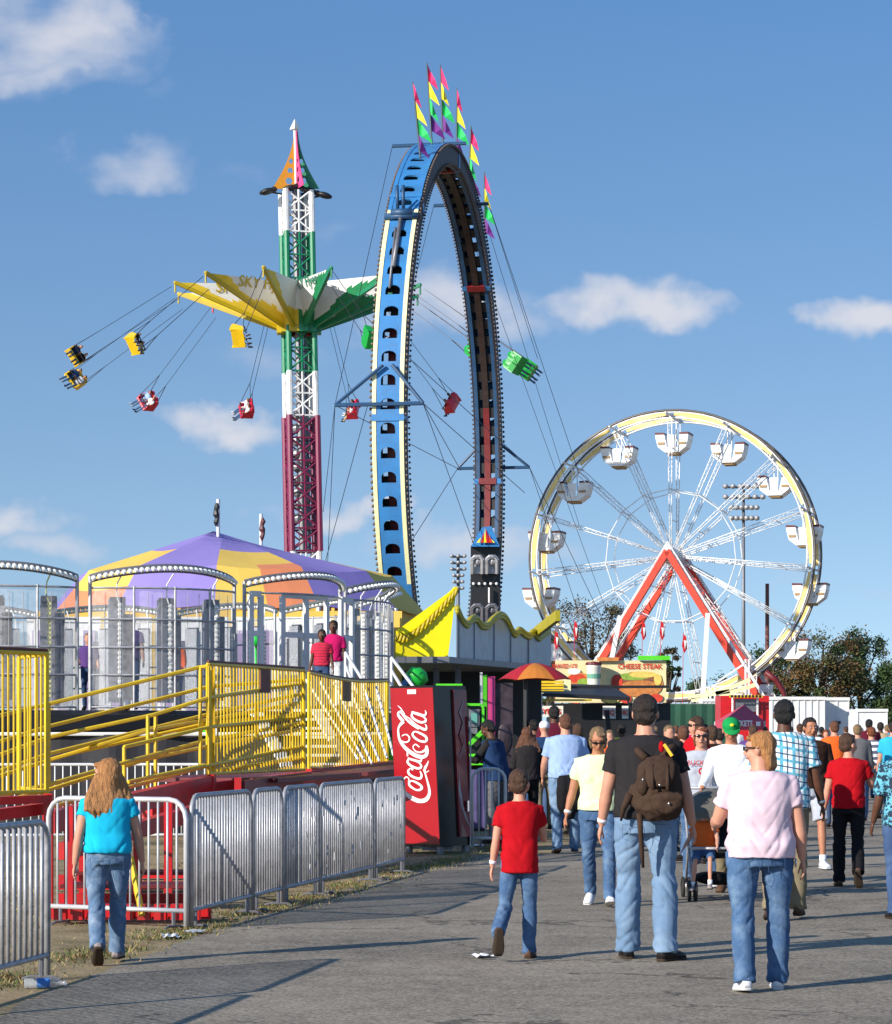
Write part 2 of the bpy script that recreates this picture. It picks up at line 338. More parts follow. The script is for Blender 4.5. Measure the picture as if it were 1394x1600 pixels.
# ---------------------------------------------------------------- trees
def leafmat(n, col):
    mat(n, col, .7, 0, .45, .35); return n
leafmat('leaf_dark', (.030, .060, .014)); leafmat('leaf_mid', (.050, .088, .018)); leafmat('leaf_rust', (.12, .065, .018)); leafmat('leaf_olive', (.085, .08, .022)); leafmat('leaf_brown', (.10, .07, .035))
mat('bark', (.09, .07, .05), .9, 0, .3, 2, bump=.5, bscale=12)
def tree(px, topy, d, wpx, label, mats, dens=1.0, seed=0, basef=.28, group=None):
    r = random.Random(seed); x = (px - CX) / FP * d; H = CH + (HY - topy) / FP * d; w = wpx / FP * d / 2
    t = thing('tree', label, 'tree', (x, d, 0), group=group)
    tb = MB(); base = V((x, d, 0)); tr = H * .028 + .08
    tb.path([base, base + V((.1, 0, H * .25)), base + V((-.1, 0, H * .5)), base + V((.1, .1, H * .8))], [tr, tr * .8, tr * .55, tr * .15], 8)
    clumps = []
    for i in range(int(30 * dens) + 10):
        while True:
            q = V((r.uniform(-1, 1), r.uniform(-1, 1), r.uniform(-1, 1)))
            if .3 < q.length < 1: break
        c = base + V((q.x * w * .88, q.y * w * .8, H * (basef + (1 - basef) / 2) + q.z * H * (1 - basef) / 2 * .86))
        rad = r.uniform(.14, .30) * min(w, H * .5); clumps.append((c, rad))
        if i < 16: k = base + V((0, 0, H * r.uniform(.2, .6))); tb.path([k, k.lerp(c, .5) + V((0, 0, -.1)), c], [tr * .35, tr * .22, tr * .06], 5)
    tb.build('trunk', 'bark', t, True)
    cb = MB(); ls = 4.2 / FP * d * .62
    for ci, (c, rad) in enumerate(clumps):
        mi = r.choice(range(len(mats)))
        for j in range(int(270 * dens)):
            q = V((r.gauss(0, .5), r.gauss(0, .5), r.gauss(0, .42))) * rad
            s_ = ls * r.uniform(.5, 1.25); a = V((r.uniform(-1, 1), r.uniform(-1, 1), r.uniform(-1, 1))).normalized(); b = a.orthogonal().normalized()
            p = c + q; m_ = mi if r.random() < .75 else r.choice(range(len(mats)))
            cb.add([p - a * s_ - b * s_ * .1, p - b * s_ * .55, p + a * s_, p + b * s_ * .5], [(0, 1, 2, 3)], m_)
    cb.build('crown', mats, t)
TG = 'trees behind the fairground'
tree(925, 918, 152, 150, 'thin brownish tree behind the left side of the big white wheel', ['leaf_brown', 'leaf_olive', 'leaf_brown'], .75, 1, .3, TG)
tree(862, 978, 156, 70, 'small bushy tree just behind the wavy grey marquee end', ['leaf_olive', 'leaf_dark'], .7, 2, .2, TG)
tree(1044, 995, 175, 40, 'small dark tree seen between the red legs of the wheel', ['leaf_dark', 'leaf_brown'], .7, 3, .3, TG)
tree(1120, 1042, 185, 110, 'low dark green tree behind the right red wheel leg', ['leaf_dark', 'leaf_mid'], .8, 4, .1, TG)
tree(1208, 1000, 190, 140, 'rust tinged tree right of the wheel beside the reddish pole', ['leaf_dark', 'leaf_rust', 'leaf_mid'], .9, 5, .12, TG)
tree(1285, 968, 186, 150, 'tall autumn tree with orange brown patches at the right', ['leaf_mid', 'leaf_rust', 'leaf_olive'], 1.1, 6, .12, TG)
tree(1345, 972, 192, 130, 'dark autumn tree with rusty top over the white trailers', ['leaf_dark', 'leaf_rust', 'leaf_dark'], 1.0, 7, .12, TG)
tree(1402, 1012, 186, 110, 'green tree cut by the right edge of the photo', ['leaf_mid', 'leaf_dark'], 1.0, 8, .1, TG)
tree(960, 1050, 190, 120, 'low brown tree line clump behind the food stand', ['leaf_brown', 'leaf_dark'], .7, 9, .1, TG)
# ---------------------------------------------------------------- far poles and light banks
def light_bank(px, topy, d, cols, rows, wpx, hpx, label, basey=1150):
    t = thing('floodlight_mast', label, 'floodlight', (P(px, HY, d).x, d, 0)); k = d / FP
    x = P(px, 0, d).x; top = P(px, topy, d).z; mb = MB(); mb.tube((x, d, 0), (x, d, top), .2, .12, 8); mb.build('pole', 'galv_dark', t, True)
    for r_ in range(rows):
        z = top - (r_ + .4) * hpx * k / rows; wr = wpx * k * (1 if r_ < rows / 2 else .68); bb = MB()
        bb.bar((x - wr / 2, d - .1, z), (x + wr / 2, d - .1, z), .18); bb.build('crossarm', 'galv_dark', t)
        for c in range(cols):
            lx = x - wr / 2 + wr * c / max(1, cols - 1); lb = MB(); R = Matrix.Rotation(radians(-115), 3, 'X')
            s_ = min(.30, wpx * k / cols * .5)
            lb.lathe([(s_ * .3, -s_ * .6), (s_ * .55, -s_ * .4), (s_, s_ * .3), (s_ * .96, s_ * .32), (.01, s_ * .05)], (lx, d - .45, z + s_ * .35), 10, 0, R)
            lb.build('lamp', 'galv', t, True)
light_bank(1162, 755, 230, 6, 4, 58, 66, 'tall floodlight mast seen through the right side of the wheel')
light_bank(716, 866, 200, 3, 6, 20, 60, 'short floodlight bank just left of the ring ride car')
mb = MB(); a = P(1199, 912, 150); mb.tube((a.x, 150, 0), a, .14, .11, 8)
solo(mb, 'pole', 'rust_pole', 'bare reddish brown pole right of the wheel in front of the trees', 'pole', base=V((a.x, 150, 0)))
# ---------------------------------------------------------------- white trailers at the back right
def trailer(name, x0, x1, topy, d, depth, label, mats='white_dull', ribs=9, side=None):
    a, b = P(x0, topy, d), P(x1, topy, d); z0 = .9
    t = thing(name, label, 'trailer', ((a.x + b.x) / 2, d, 0))
    mb = MB(); mb.box(((a.x + b.x) / 2, d + depth / 2, (a.z + z0) / 2), (b.x - a.x, depth, a.z - z0))
    for i in range(ribs + 1): x = a.x + (b.x - a.x) * i / ribs; mb.box((x, d - .02, (a.z + z0) / 2), (.06, .04, a.z - z0 - .05))
    mb.box(((a.x + b.x) / 2, d - .03, a.z - .06), (b.x - a.x + .1, .1, .14)); mb.build('body', mats, t)
    wb = MB()
    for x in (a.x + .8, a.x + 1.9, b.x - .8):
        wb.path([(x, d + .2, .45), (x, d + .5, .45)], [.45, .45], 14)
    wb.build('wheel_set', 'rubber', t)
    bb = MB(); bb.box(((a.x + b.x) / 2, d + depth / 2, z0 - .12), (b.x - a.x, depth * .8, .2)); bb.build('chassis', 'galv_dark', t)
    return t, a, b
t, a, b = trailer('box_trailer', 1196, 1288, 1089, 112, 3, 'long white box trailer with ribbed side right of the ticket booth')
t, a, b = trailer('box_trailer', 1290, 1326, 1090, 113, 3, 'grey white trailer end with a plain door beside the long trailer', 'white_dull', 2)
mb = MB(); mb.box(((a.x + b.x) / 2, 112.9, a.z - 1.1), (.3, .05, .12)); mb.build('door_latch', 'black_paint', t)
trailer('box_trailer', 1340, 1386, 1108, 120, 3, 'small white camper trailer at the far right under the trees', 'white_paint', 1)
trailer('box_trailer', 1098, 1136, 1092, 125, 3, 'white trailer behind the ticket booth left side', 'white_dull', 3)
# green windscreen fence behind the food stand
mat('green_screen', (.012, .07, .04), .8, 0, .3, .8)
a, b = P(1030, 1100, 118), P(1130, 1100, 118); t = thing('screened_fence', 'green mesh screened fence left of the ticket booth', 'fence', (a.x, 118, 0))
mb = MB(); n_ = 12
for i in range(n_):
    x0, x1 = a.x + (b.x - a.x) * i / n_, a.x + (b.x - a.x) * (i + 1) / n_; y0 = 118 + (.05 if i % 2 else 0); y1 = 118 + (0 if i % 2 else .05)
    mb.add([(x0, y0, .1), (x1, y1, .1), (x1, y1, a.z), (x0, y0, a.z)], [(0, 1, 2, 3)])
mb.build('screen', 'green_screen', t); mb = MB()
for i in range(0, n_ + 1, 3): x = a.x + (b.x - a.x) * i / n_; mb.tube((x, 118.1, 0), (x, 118.1, a.z + .1), .05)
mb.bar((a.x, 118.1, a.z), (b.x, 118.1, a.z), .05); mb.build('frame', 'galv', t)
mat('rim_grey', (.13, .11, .10), .4, .4, .3, 1)
# ================================================================ FERRIS WHEEL
D0 = 140.0; c0 = P(1047, 868, D0); yaw = radians(17); AX = V((sin(yaw), cos(yaw), 0)); UX = V((cos(yaw), -sin(yaw), 0)); UZ = V((0, 0, 1))
fw = thing('ferris_wheel', 'big white and yellow ferris wheel with red legs and white tub seats', 'ferris wheel', (c0.x, c0.y, 0))
hub = c0 + AX * 1.1; HT = 1.1; RO = 7.95; N = 15
def fp(r, ang, ax): return hub + UX * (r * cos(ang)) + UZ * (r * sin(ang)) + AX * ax
for sgn in (-1, 1):
    ax = sgn * HT; nseg = 90
    mb = MB(); mb.path([fp(RO, 2 * pi * i / nseg, ax) for i in range(nseg)], .065, 6, 1, True); mb.path([fp(RO - .11, 2 * pi * i / nseg, ax - .03) for i in range(nseg)], .035, 6, 0, True); mb.path([fp(RO - .42, 2 * pi * i / nseg, ax) for i in range(nseg)], .05, 6, 0, True)
    for i in range(75): a_ = 2 * pi * i / 75; mb.tube(fp(RO, a_, ax), fp(RO - .42, a_ + (.04 if i % 2 else -.04), ax), .025, seg=4)
    mb.build('rim', ['white_paint', 'rim_grey'], fw, True)
    for i in range(N):          # yellow neon boards run along the rim, broken at each spoke
        a0 = pi / 2 + 2 * pi * i / N + .03; a1 = a0 + 2 * pi / N - .06; k = 8; mb = MB()
        for j in range(k):
            p, q = a0 + (a1 - a0) * j / k, a0 + (a1 - a0) * (j + 1) / k
            w0 = .07 + .08 * sin(pi * j / k) ; w1 = .07 + .08 * sin(pi * (j + 1) / k)
            A = [fp(RO - .22 + w0, p, ax - .03), fp(RO - .22 + w1, q, ax - .03), fp(RO - .22 - w1, q, ax - .03), fp(RO - .22 - w0, p, ax - .03)]
            B = [x + AX * .06 for x in A]; mb.add(A + B, [(0, 1, 2, 3), (7, 6, 5, 4), (0, 4, 5, 1), (2, 6, 7, 3), (1, 5, 6, 2), (0, 3, 7, 4)])
        mb.build('light_board', 'ferris_yellow' if 'ferris_yellow' in MATS else mat('ferris_yellow', (.80, .56, .17), .45, 0, .1, 1, dirt=(.75, .7, .5), dirtamt=.8, dirtscale=.6).name and 'ferris_yellow', fw)
    for i in range(N):
        a_ = pi / 2 + 2 * pi * i / N; mb = MB()
        t_ = V((-sin(a_), 0, cos(a_))); tt = UX * t_.x + UZ * t_.z
        for o_ in (-1, 1):
            mb.tube(fp(.35, a_, ax * .8) + tt * .05 * o_, fp(RO - .4, a_, ax) + tt * .12 * o_, .027, .027, 5)
        for j in range(10):
            r0 = .5 + (RO - 1) * j / 10; r1 = .5 + (RO - 1) * (j + 1) / 10; o_ = 1 if j % 2 else -1
            mb.tube(fp(r0, a_, ax * (.8 + .2 * r0 / RO)) + tt * .08 * o_, fp(r1, a_, ax * (.8 + .2 * r1 / RO)) - tt * .08 * o_, .011, seg=4)
        mb.build('spoke', 'white_paint', fw, True)
    mb = MB()                    # bulbs on spokes
    for i in range(N):
        a_ = pi / 2 + 2 * pi * i / N
        for j in range(26): mb.ell(fp(.8 + (RO - 1.4) * j / 26, a_, ax - .1), .03, None, 5, 4)
    mb.build('light_string', 'bulb', fw)
    mb = MB(); r_ = RO * .46; c_ = [fp(r_, pi / 2 + 2 * pi * i / N, ax * .9) for i in range(N)]
    for i in range(N): mb.tube(c_[i], c_[(i + 1) % N], .028, seg=5)
    mb.build('inner_ring', 'white_paint', fw)
mb = MB()
for i in range(N):
    a_ = pi / 2 + 2 * pi * i / N
    mb.bar(fp(RO - .25, a_, -2.3), fp(RO - .25, a_, 2.3), .09, .08); mb.tube(fp(RO * .46, a_, -HT), fp(RO * .46, a_, HT), .03, seg=5)
    mb.tube(fp(RO * .75, a_, -HT), fp(RO * .75, a_, HT), .03, seg=5); mb.tube(fp(RO * .25, a_, -HT * .8), fp(RO * .25, a_, HT * .8), .03, seg=5)
mb.build('crossbar', 'white_dull', fw)
mb = MB(); mb.path([hub - AX * 1.7, hub - AX * 1.4, hub + AX * 1.4, hub + AX * 1.7], [.2, .32, .32, .2], 14); mb.ell(hub - AX * 1.1, .5, None, 14, 8); mb.build('hub', 'white_paint', fw, True)
# tubs
def tub(parent, c, first=False):
    t = MB(); o = c
    def pr(poly, ax0, ax1, mi): t.prism(poly, o + AX * ax0, UX, UZ, -(ax1 - ax0), mi)
    body = [(-.90, -.55), (-.78, -.98), (-.38, -1.28), (.38, -1.28), (.78, -.98), (.90, -.55), (.34, -.60), (.28, -1.0), (-.28, -1.0), (-.34, -.60)]
    pr(body, -.62, .62, 0)
    pr([(-.92, -.28), (-.90, -.56), (-.36, -.60), (-.42, -.30)], -.66, .66, 0); pr([(.92, -.28), (.42, -.30), (.36, -.60), (.90, -.56)], -.66, .66, 0)
    pr([(-.93, -.18), (-.93, -.30), (-.42, -.30), (-.44, -.20)], -.68, .68, 1); pr([(.93, -.18), (.44, -.20), (.42, -.30), (.93, -.30)], -.68, .68, 1)
    for s_ in (-.64, .64):
        e = .02 * (1 if s_ > 0 else -1)
        pr([(-.80, -.72), (-.77, -.84), (-.40, -.84), (-.40, -.72)], s_ - .012 + e, s_ + .012 + e, 2); pr([(.80, -.72), (.40, -.72), (.40, -.84), (.77, -.84)], s_ - .012 + e, s_ + .012 + e, 2)
    pr([(-.25, -.32), (-.2, -1.1), (.2, -1.1), (.25, -.32)], -.67, -.62, 0)
    pr([(-.35, -1.28), (-.28, -1.38), (.28, -1.38), (.35, -1.28)], -.5, .5, 2)
    for s_ in (-.6, .6): t.tube(o + AX * s_ + UZ * .62, o + AX * s_ - UZ * .6 , .035, seg=5)
    t.tube(o - AX * 1.05 + UZ * .62, o + AX * 1.05 + UZ * .62, .05, seg=6)
    return t.build('gondola', ['white_paint', 'maroon', 'brown_stripe'], parent)
for i in range(N):
    a_ = pi / 2 + 2 * pi * i / N + pi / N * 0; p = fp(RO - .35, a_, 0) - UZ * .62
    tub(fw, p)
# legs
def leg(ax, dx, name='leg'):
    mb = MB(); top = hub + AX * ax; bot = V((top.x, top.y, 0)) + UX * dx; mb.bar(top + UZ * .2, bot, .34, .36, up=UX); mb.build(name, 'orange_red', fw); return top, bot
LG = []
for ax in (-1.75, 1.75):
    for dx in (-7.1, 7.1): LG.append(leg(ax, dx))
mb = MB()
for (tp, bt) in LG:
    d_ = (bt - tp).normalized(); off = V((0, 0, 1)) * .55
    mb.tube(tp + off, bt + off, .04, seg=5); mb.tube(tp + off * 1.3, bt + off * 1.3, .04, seg=5)
    for j in range(16): mb.tube(tp.lerp(bt, j / 16) + off, tp.lerp(bt, (j + .5) / 16) + off * 1.3, .02, seg=4); mb.tube(tp.lerp(bt, (j + .5) / 16) + off * 1.3, tp.lerp(bt, (j + 1) / 16) + off, .02, seg=4)
mb.build('brace', 'white_paint', fw)
for (x0, y0, x1, y1, dd) in ((1106, 958, 1094, 1150, 137), (969, 962, 950, 1060, 137)):
    mb = MB(); a, b = P(x0, y0, dd), P(x1, y1, dd); mb.bar(a, b, .24, .2); mb.build('light_tube', 'white_paint', fw)
mb = MB(); b_ = hub + AX * 0; mb.box((b_.x, b_.y - 1.8, .55), (15, .5, .5)); mb.box((b_.x, b_.y + 2.2, .55), (15, .5, .5)); mb.box((b_.x, b_.y, .9), (5, 4, .25)); mb.build('base', 'orange_red', fw)
for (px, py) in ((898, 985), (1004, 985), (1033, 985), (1068, 1005), (868, 1000)):
    a = P(px, py - 14, 133); mb = MB(); 
    mb.add([a, a + V((.13, 0, -.1)), a + V((.20, .05, -.75)), a + V((.05, 0, -1.0)), a + V((-.08, 0, -.6))], [(0, 1, 2, 3, 4)], 0)
    mb.add([p + V((0, .03, 0)) for p in (a + V((.02, -.06, -.3)), a + V((.15, -.06, -.35)), a + V((.08, -.06, -.8)))], [(0, 1, 2)], 1); mb.tube(a + V((0, .03, .1)), V((a.x - .05, a.y, 2)), .014)
    w = solo(mb, 'pennant_flag', ['red_paint', 'white_paint'], 'x', 'flag', 'red and white pennants in front of the wheel', base=V((a.x, a.y, 0)))
    w['label'] = {898: 'red pennant flag flying left of the wheel legs near the wavy marquee', 1004: 'red and white flag between the two left red wheel legs', 1033: 'red and white flag just right of the far left wheel leg', 1068: 'dark small flag below the hub between the wheel legs', 868: 'red flag at the right tip of the wavy grey marquee'}[px]
# ================================================================ SWING TOWER
D1 = 130.0; s1 = FP / D1; tx = (475 - CX) / s1; TB = V((tx, D1, 0)); lean = -0.021
sw = thing('swing_tower', 'tall lattice swing ride tower with yellow and green star canopy', 'swing ride', TB)
def tz(py): return CH + (HY - py) / s1
def tp(x, y, z): return TB + V((x + lean * (z - 10), y, z))
def tower_part(y_top, y_bot, m, name, w=.66, inner='galv_dark'):
    z0, z1 = tz(y_bot), tz(y_top); mb = MB(); R = Matrix.Rotation(radians(14), 3, 'Z'); cs = [R @ V((a * w, b * w, 0)) for a in (-1, 1) for b in (-1, 1)]; cs = [cs[0], cs[1], cs[3], cs[2]]
    for c in cs: mb.tube(tp(c.x, c.y, z0), tp(c.x, c.y, z1), .15, seg=8)
    n = max(1, round((z1 - z0) / 1.15))
    for i in range(n):
        a, b = z0 + (z1 - z0) * i / n, z0 + (z1 - z0) * (i + 1) / n
        for k in range(4):
            p, q = cs[k], cs[(k + 1) % 4]; mb.tube(tp(p.x, p.y, a), tp(q.x, q.y, b), .045, seg=5); mb.tube(tp(q.x, q.y, a), tp(p.x, p.y, b), .045, seg=5); mb.tube(tp(p.x, p.y, a), tp(q.x, q.y, a), .05, seg=5)
            mid = (p + q) / 2; mb.tube(tp(mid.x, mid.y, a), tp(mid.x, mid.y, b), .05, seg=5)
    mb.build(name, m, sw)
tower_part(862, 1143, 'white_paint', 'mast_section'); tower_part(651, 862, 'purple_tower', 'mast_section', .72); tower_part(582, 651, 'white_paint', 'mast_section'); tower_part(365, 582, 'green_tower', 'mast_section'); tower_part(300, 365, 'white_paint', 'mast_section')
mb = MB(); mb.tube(tp(0, 0, tz(862)), tp(0, 0, tz(300)), .22, seg=10); mb.tube(tp(.3, .2, tz(862)), tp(.3, .2, tz(300)), .08); 
for i in range(18): mb.ell(tp(.25 * (-1) ** i, -.1, tz(820 - i * 10)), (.22, .2, .28), None, 8, 6)
mb.build('inner_mast', 'galv_dark', sw)
# spire: curved fins round a pole
zb, zt = tz(296), tz(205)
mb = MB(); mb.tube(tp(0, 0, tz(305)), tp(0, 0, tz(196)), .07, seg=8); mb.build('spire_pole', 'white_paint', sw)
mb = MB(); mb.lathe([(.0, 0), (.26, .02), (.23, .1), (.03, .52), (0, .56)], tp(0, 0, tz(203)), 4); mb.build('finial', 'white_paint', sw)
def fin(ang, m, name='spire_fin'):
    u_ = V((cos(ang), sin(ang), 0)); mb = MB(); H = zt - zb; holes = [(.36, .42, .17), (.30, .95, .14), (.26, 1.42, .11)]
    def edge(z): f = z / H; return .10 + 1.12 * (1 - f) ** 1.75
    n = 46; th = .02; nrmv = u_.cross(UZ) * th
    for i in range(n):
        z0, z1 = H * i / n, H * (i + 1) / n; zc = (z0 + z1) / 2; spans = [(0.05, edge(zc))]
        for (hx, hz, hr) in holes:
            if abs(zc - hz) < hr:
                k = sqrt(hr * hr - (zc - hz) ** 2); new = []
                for (a, b) in spans:
                    if hx - k > a: new.append((a, min(b, hx - k)))
                    if hx + k < b: new.append((max(a, hx + k), b))
                spans = new
        for (a, b) in spans:
            if b - a < .01: continue
            A = [tp(0, 0, zb) + u_ * x + UZ * z for x, z in ((a, z0), (b, z0), (b, z1), (a, z1))]
            mb.add([p + nrmv for p in A] + [p - nrmv for p in A], [(0, 1, 2, 3), (7, 6, 5, 4), (1, 5, 6, 2), (0, 4, 5, 1), (3, 2, 6, 7), (0, 3, 7, 4)])
    mb.build(name, m, sw)
mat('fin_orange', (.55, .24, .01), .45)
fin(radians(188), 'fin_orange'); fin(radians(-8), 'green_tower'); fin(radians(-68), 'pink_paint'); fin(radians(95), 'yellow_deep')
for (x, z, s_) in ((-1.45, 301, -1), (1.45, 307, 1), (-.3, 296, -1), (.7, 300, 1)):
    c = tp(x, -.3, tz(z)); mb = MB(); mb.ell(c, (.42, .32, .16), Matrix.Rotation(radians(15 * s_), 3, 'Y'), 10, 6); mb.bar(c, tp(x * .4, 0, tz(z) - .1), .07); mb.ell(c + V((-.35 * s_, 0, .1)), .16, None, 8, 6); mb.build('floodlight', 'black_paint', sw, True)
# star canopy
zlow, ztip, zv = tz(514), tz(452), tz(452); RT = 6.35
mat('canopy_white', (.74, .74, .72), .6, 0, .08, 1); mat('canopy_yellow', (.70, .50, .03), .5, 0, .15, 1); mat('canopy_green', (.01, .20, .07), .5, 0, .15, 1); mat('canopy_red', (.45, .03, .05), .5)
phis = [-72 + 30 * i - 0 for i in range(12)]
def cyl(r, ph, z): a = radians(ph); return tp(r * sin(a), -r * cos(a), z)
def sector_mat(ph):
    ph = (ph + 180) % 360 - 180
    return 1 if -130 < ph <= 3 else (2 if 3 < ph < 120 else 3)
for k, ph in enumerate(phis):
    mb = MB(); lo = cyl(1.05, ph, zlow); tipp = cyl(RT, ph, ztip)
    mb.bar(lo, tipp, .16, .18); mb.bar(cyl(.9, ph, zlow - .25), cyl(.9, ph, zlow + .5), .5, .4); mb.ell(tipp, .09, None, 8, 6)
    mb.tube(tipp, tipp - UZ * .5, .05)
    smi = {1: 'yellow_deep', 2: 'green_tower', 3: 'red_paint'}[sector_mat(ph)]
    mb.build('boom', smi, sw)
    for sd_ in (-1, 1):
        top = cyl(1.9, ph + sd_ * 15, zv + .1); lo2 = cyl(1.1, ph + sd_ * 15, zlow + .1); sm = sector_mat(ph + sd_ * 7); mb = MB(); n = 14
        # triangle (lo, tip, top) and (lo, top, lo2), gridded so the painted wave follows the panel
        for tri in ((lo, tipp, top), (lo, top, lo2)):
            A, B, C_ = tri
            for i in range(n):
                for j in range(n - i):
                    p00 = A + (B - A) * (i / n) + (C_ - A) * (j / n); p10 = A + (B - A) * ((i + 1) / n) + (C_ - A) * (j / n); p01 = A + (B - A) * (i / n) + (C_ - A) * ((j + 1) / n); p11 = A + (B - A) * ((i + 1) / n) + (C_ - A) * ((j + 1) / n)
                    c = (p00 + p10 + p01) / 3; w_ = (c.z - zlow) / (zv - zlow); rr = (i / n)
                    thr = .30 + .12 * sin(rr * 9 + k) ; 
                    if tri[1] is tipp: wv = j / n * 1.25; mi = 1 if wv < thr - .05 else 0
                    else: mi = 1 if w_ < .38 else 0
                    mb.add([p00, p10, p01], [(0, 1, 2)], 1 if mi else 0)
                    if j < n - i - 1: mb.add([p10, p11, p01], [(0, 1, 2)], mi)
        mb.build('canopy_panel', ['canopy_white', ['', 'canopy_yellow', 'canopy_green', 'canopy_red'][sm]], sw)
# lettering on the panels that face the crowd
for (ph, sd_, m) in ((-42, 1, 'yellow_deep'), (-72, 1, 'yellow_deep'), (18, 1, 'green_tower'), (18, -1, 'green_tower'), (48, 1, 'green_tower')):
    tipp = cyl(RT, ph, ztip); top = cyl(1.9, ph + sd_ * 15, zv + .1); lo = cyl(1.05, ph, zlow)
    nrmv = (tipp - lo).cross(top - lo); nrmv = nrmv if nrmv.y < 0 else -nrmv; nrmv.normalize()
    ux = (top - tipp) if sd_ * 1 > 0 and ph < 0 else (tipp - top); ux = ux if ux.x > 0 else -ux; ux.normalize(); uy = nrmv.cross(ux); 
    o = lo * .20 + top * .56 + tipp * .24; mb = MB(); text_into(mb, 'SKY Flyer', o, ux, uy, .55, .05, bold=.01); mb.build('lettering', m, sw)
mat('seat_yellow', (.80, .50, .01), .35); mat('seat_green', (.004, .30, .04), .35); mat('seat_red', (.55, .01, .04), .35)
SEATS = [(-66, 'seat_yellow'), (-96, 'seat_yellow'), (-38, 'seat_yellow'), (-10.6, 'seat_yellow'), (20, 'seat_green'), (50, 'seat_green'), (68, 'seat_green'), (80, 'seat_green'), (-132, 'seat_red'), (-162, 'seat_red'), (169, 'seat_red'), (139, 'seat_red')]
SEATF = []
for (ph, m) in SEATS:
    a = radians(ph); r_ = 11.9; z = tz(592) + (.25 if abs(ph) < 60 else 0) + (-.3 if abs(ph) > 120 else 0)
    if ph == -66: z += .35
    c = cyl(r_, ph, z); tipp = cyl(RT, round((ph + 72) / 30) * 30 - 72, ztip - .5); up = (tipp - c).normalized()
    f = V((cos(a), sin(a), 0)); f = (f - up * f.dot(up)).normalized(); s_ = f.cross(up).normalized()   # s_: rider's right
    R = Matrix((s_, f, up)).transposed(); SEATF.append((c, R, m, ph))
    mb = MB(); W2 = .44
    back = [(-.02, 0), (-.30, .02), (-.36, .3), (-.34, .66), (-.26, .72), (-.23, .66), (-.27, .4), (-.20, .12), (.30, .10), (.34, .02), (.30, -.05)]
    def L(x, y, z_): return c + R @ V((x, y, z_))
    mb.prism([(p[0], p[1]) for p in back], L(-W2, 0, 0), R @ V((0, 1, 0)), R @ V((0, 0, 1)), 2 * W2 * 1.0)
    for s2 in (-1, 1):
        mb.prism([(-.36, .0), (-.36, .55), (-.2, .6), (.25, .3), (.32, 0)], L(s2 * W2 - .02, 0, 0), R @ V((0, 1, 0)), R @ V((0, 0, 1)), .05)
        mb.ell(L(s2 * .23, -.26, .48), (.21, .12, .34), R, 12, 8)
    st = mb.build('swing_seat', m, sw)
    mb = MB()
    for s2 in (-1, 1):
        for yy_ in (-.3, .25): mb.tube(L(s2 * W2, yy_, .3), L(s2 * W2 * .9, 0, 1.9), .018, seg=4)
        mb.tube(L(s2 * W2 * .9, 0, 1.9), tipp + s_ * s2 * .35, .016, seg=4)
    mb.tube(L(-W2, .3, .35), L(W2, .3, .35), .03, seg=5)
    mb.build('chain', 'cable', st)
# ================================================================ RING OF FIRE style loop
D2 = 77.5; RC = V((-.03, D2, 10.0)); bt = radians(9.6); RU = V((sin(bt), cos(bt), 0)); RX = V((cos(bt), -sin(bt), 0)); RR = 9.16
rg_ = thing('ring_coaster', 'giant blue upright ring ride with cream edges and black riding car', 'ring ride', (RC.x, RC.y, 0))
def rp(a, r, w): return RC + RU * (r * -cos(a)) + UZ * (r * sin(a)) + RX * w     # a=0 near side, 90 top, 180 far side
NR = 88; HWd = .43
side = MB(); skin = MB(); inner = MB(); strip = MB(); bulbs = MB(); rail = MB(); raild = MB(); creamm = MB(); creamb = MB()
def quad3(mb, a0, a1, r0, r1, w0, w1, mi=0):
    A = [rp(a0, r0, w0), rp(a0, r0, w1), rp(a0, r1, w1), rp(a0, r1, w0)]; B = [rp(a1, r0, w0), rp(a1, r0, w1), rp(a1, r1, w1), rp(a1, r1, w0)]
    mb.add(A + B, [(0, 1, 2, 3), (7, 6, 5, 4), (0, 4, 5, 1), (1, 5, 6, 2), (2, 6, 7, 3), (3, 7, 4, 0)], mi)
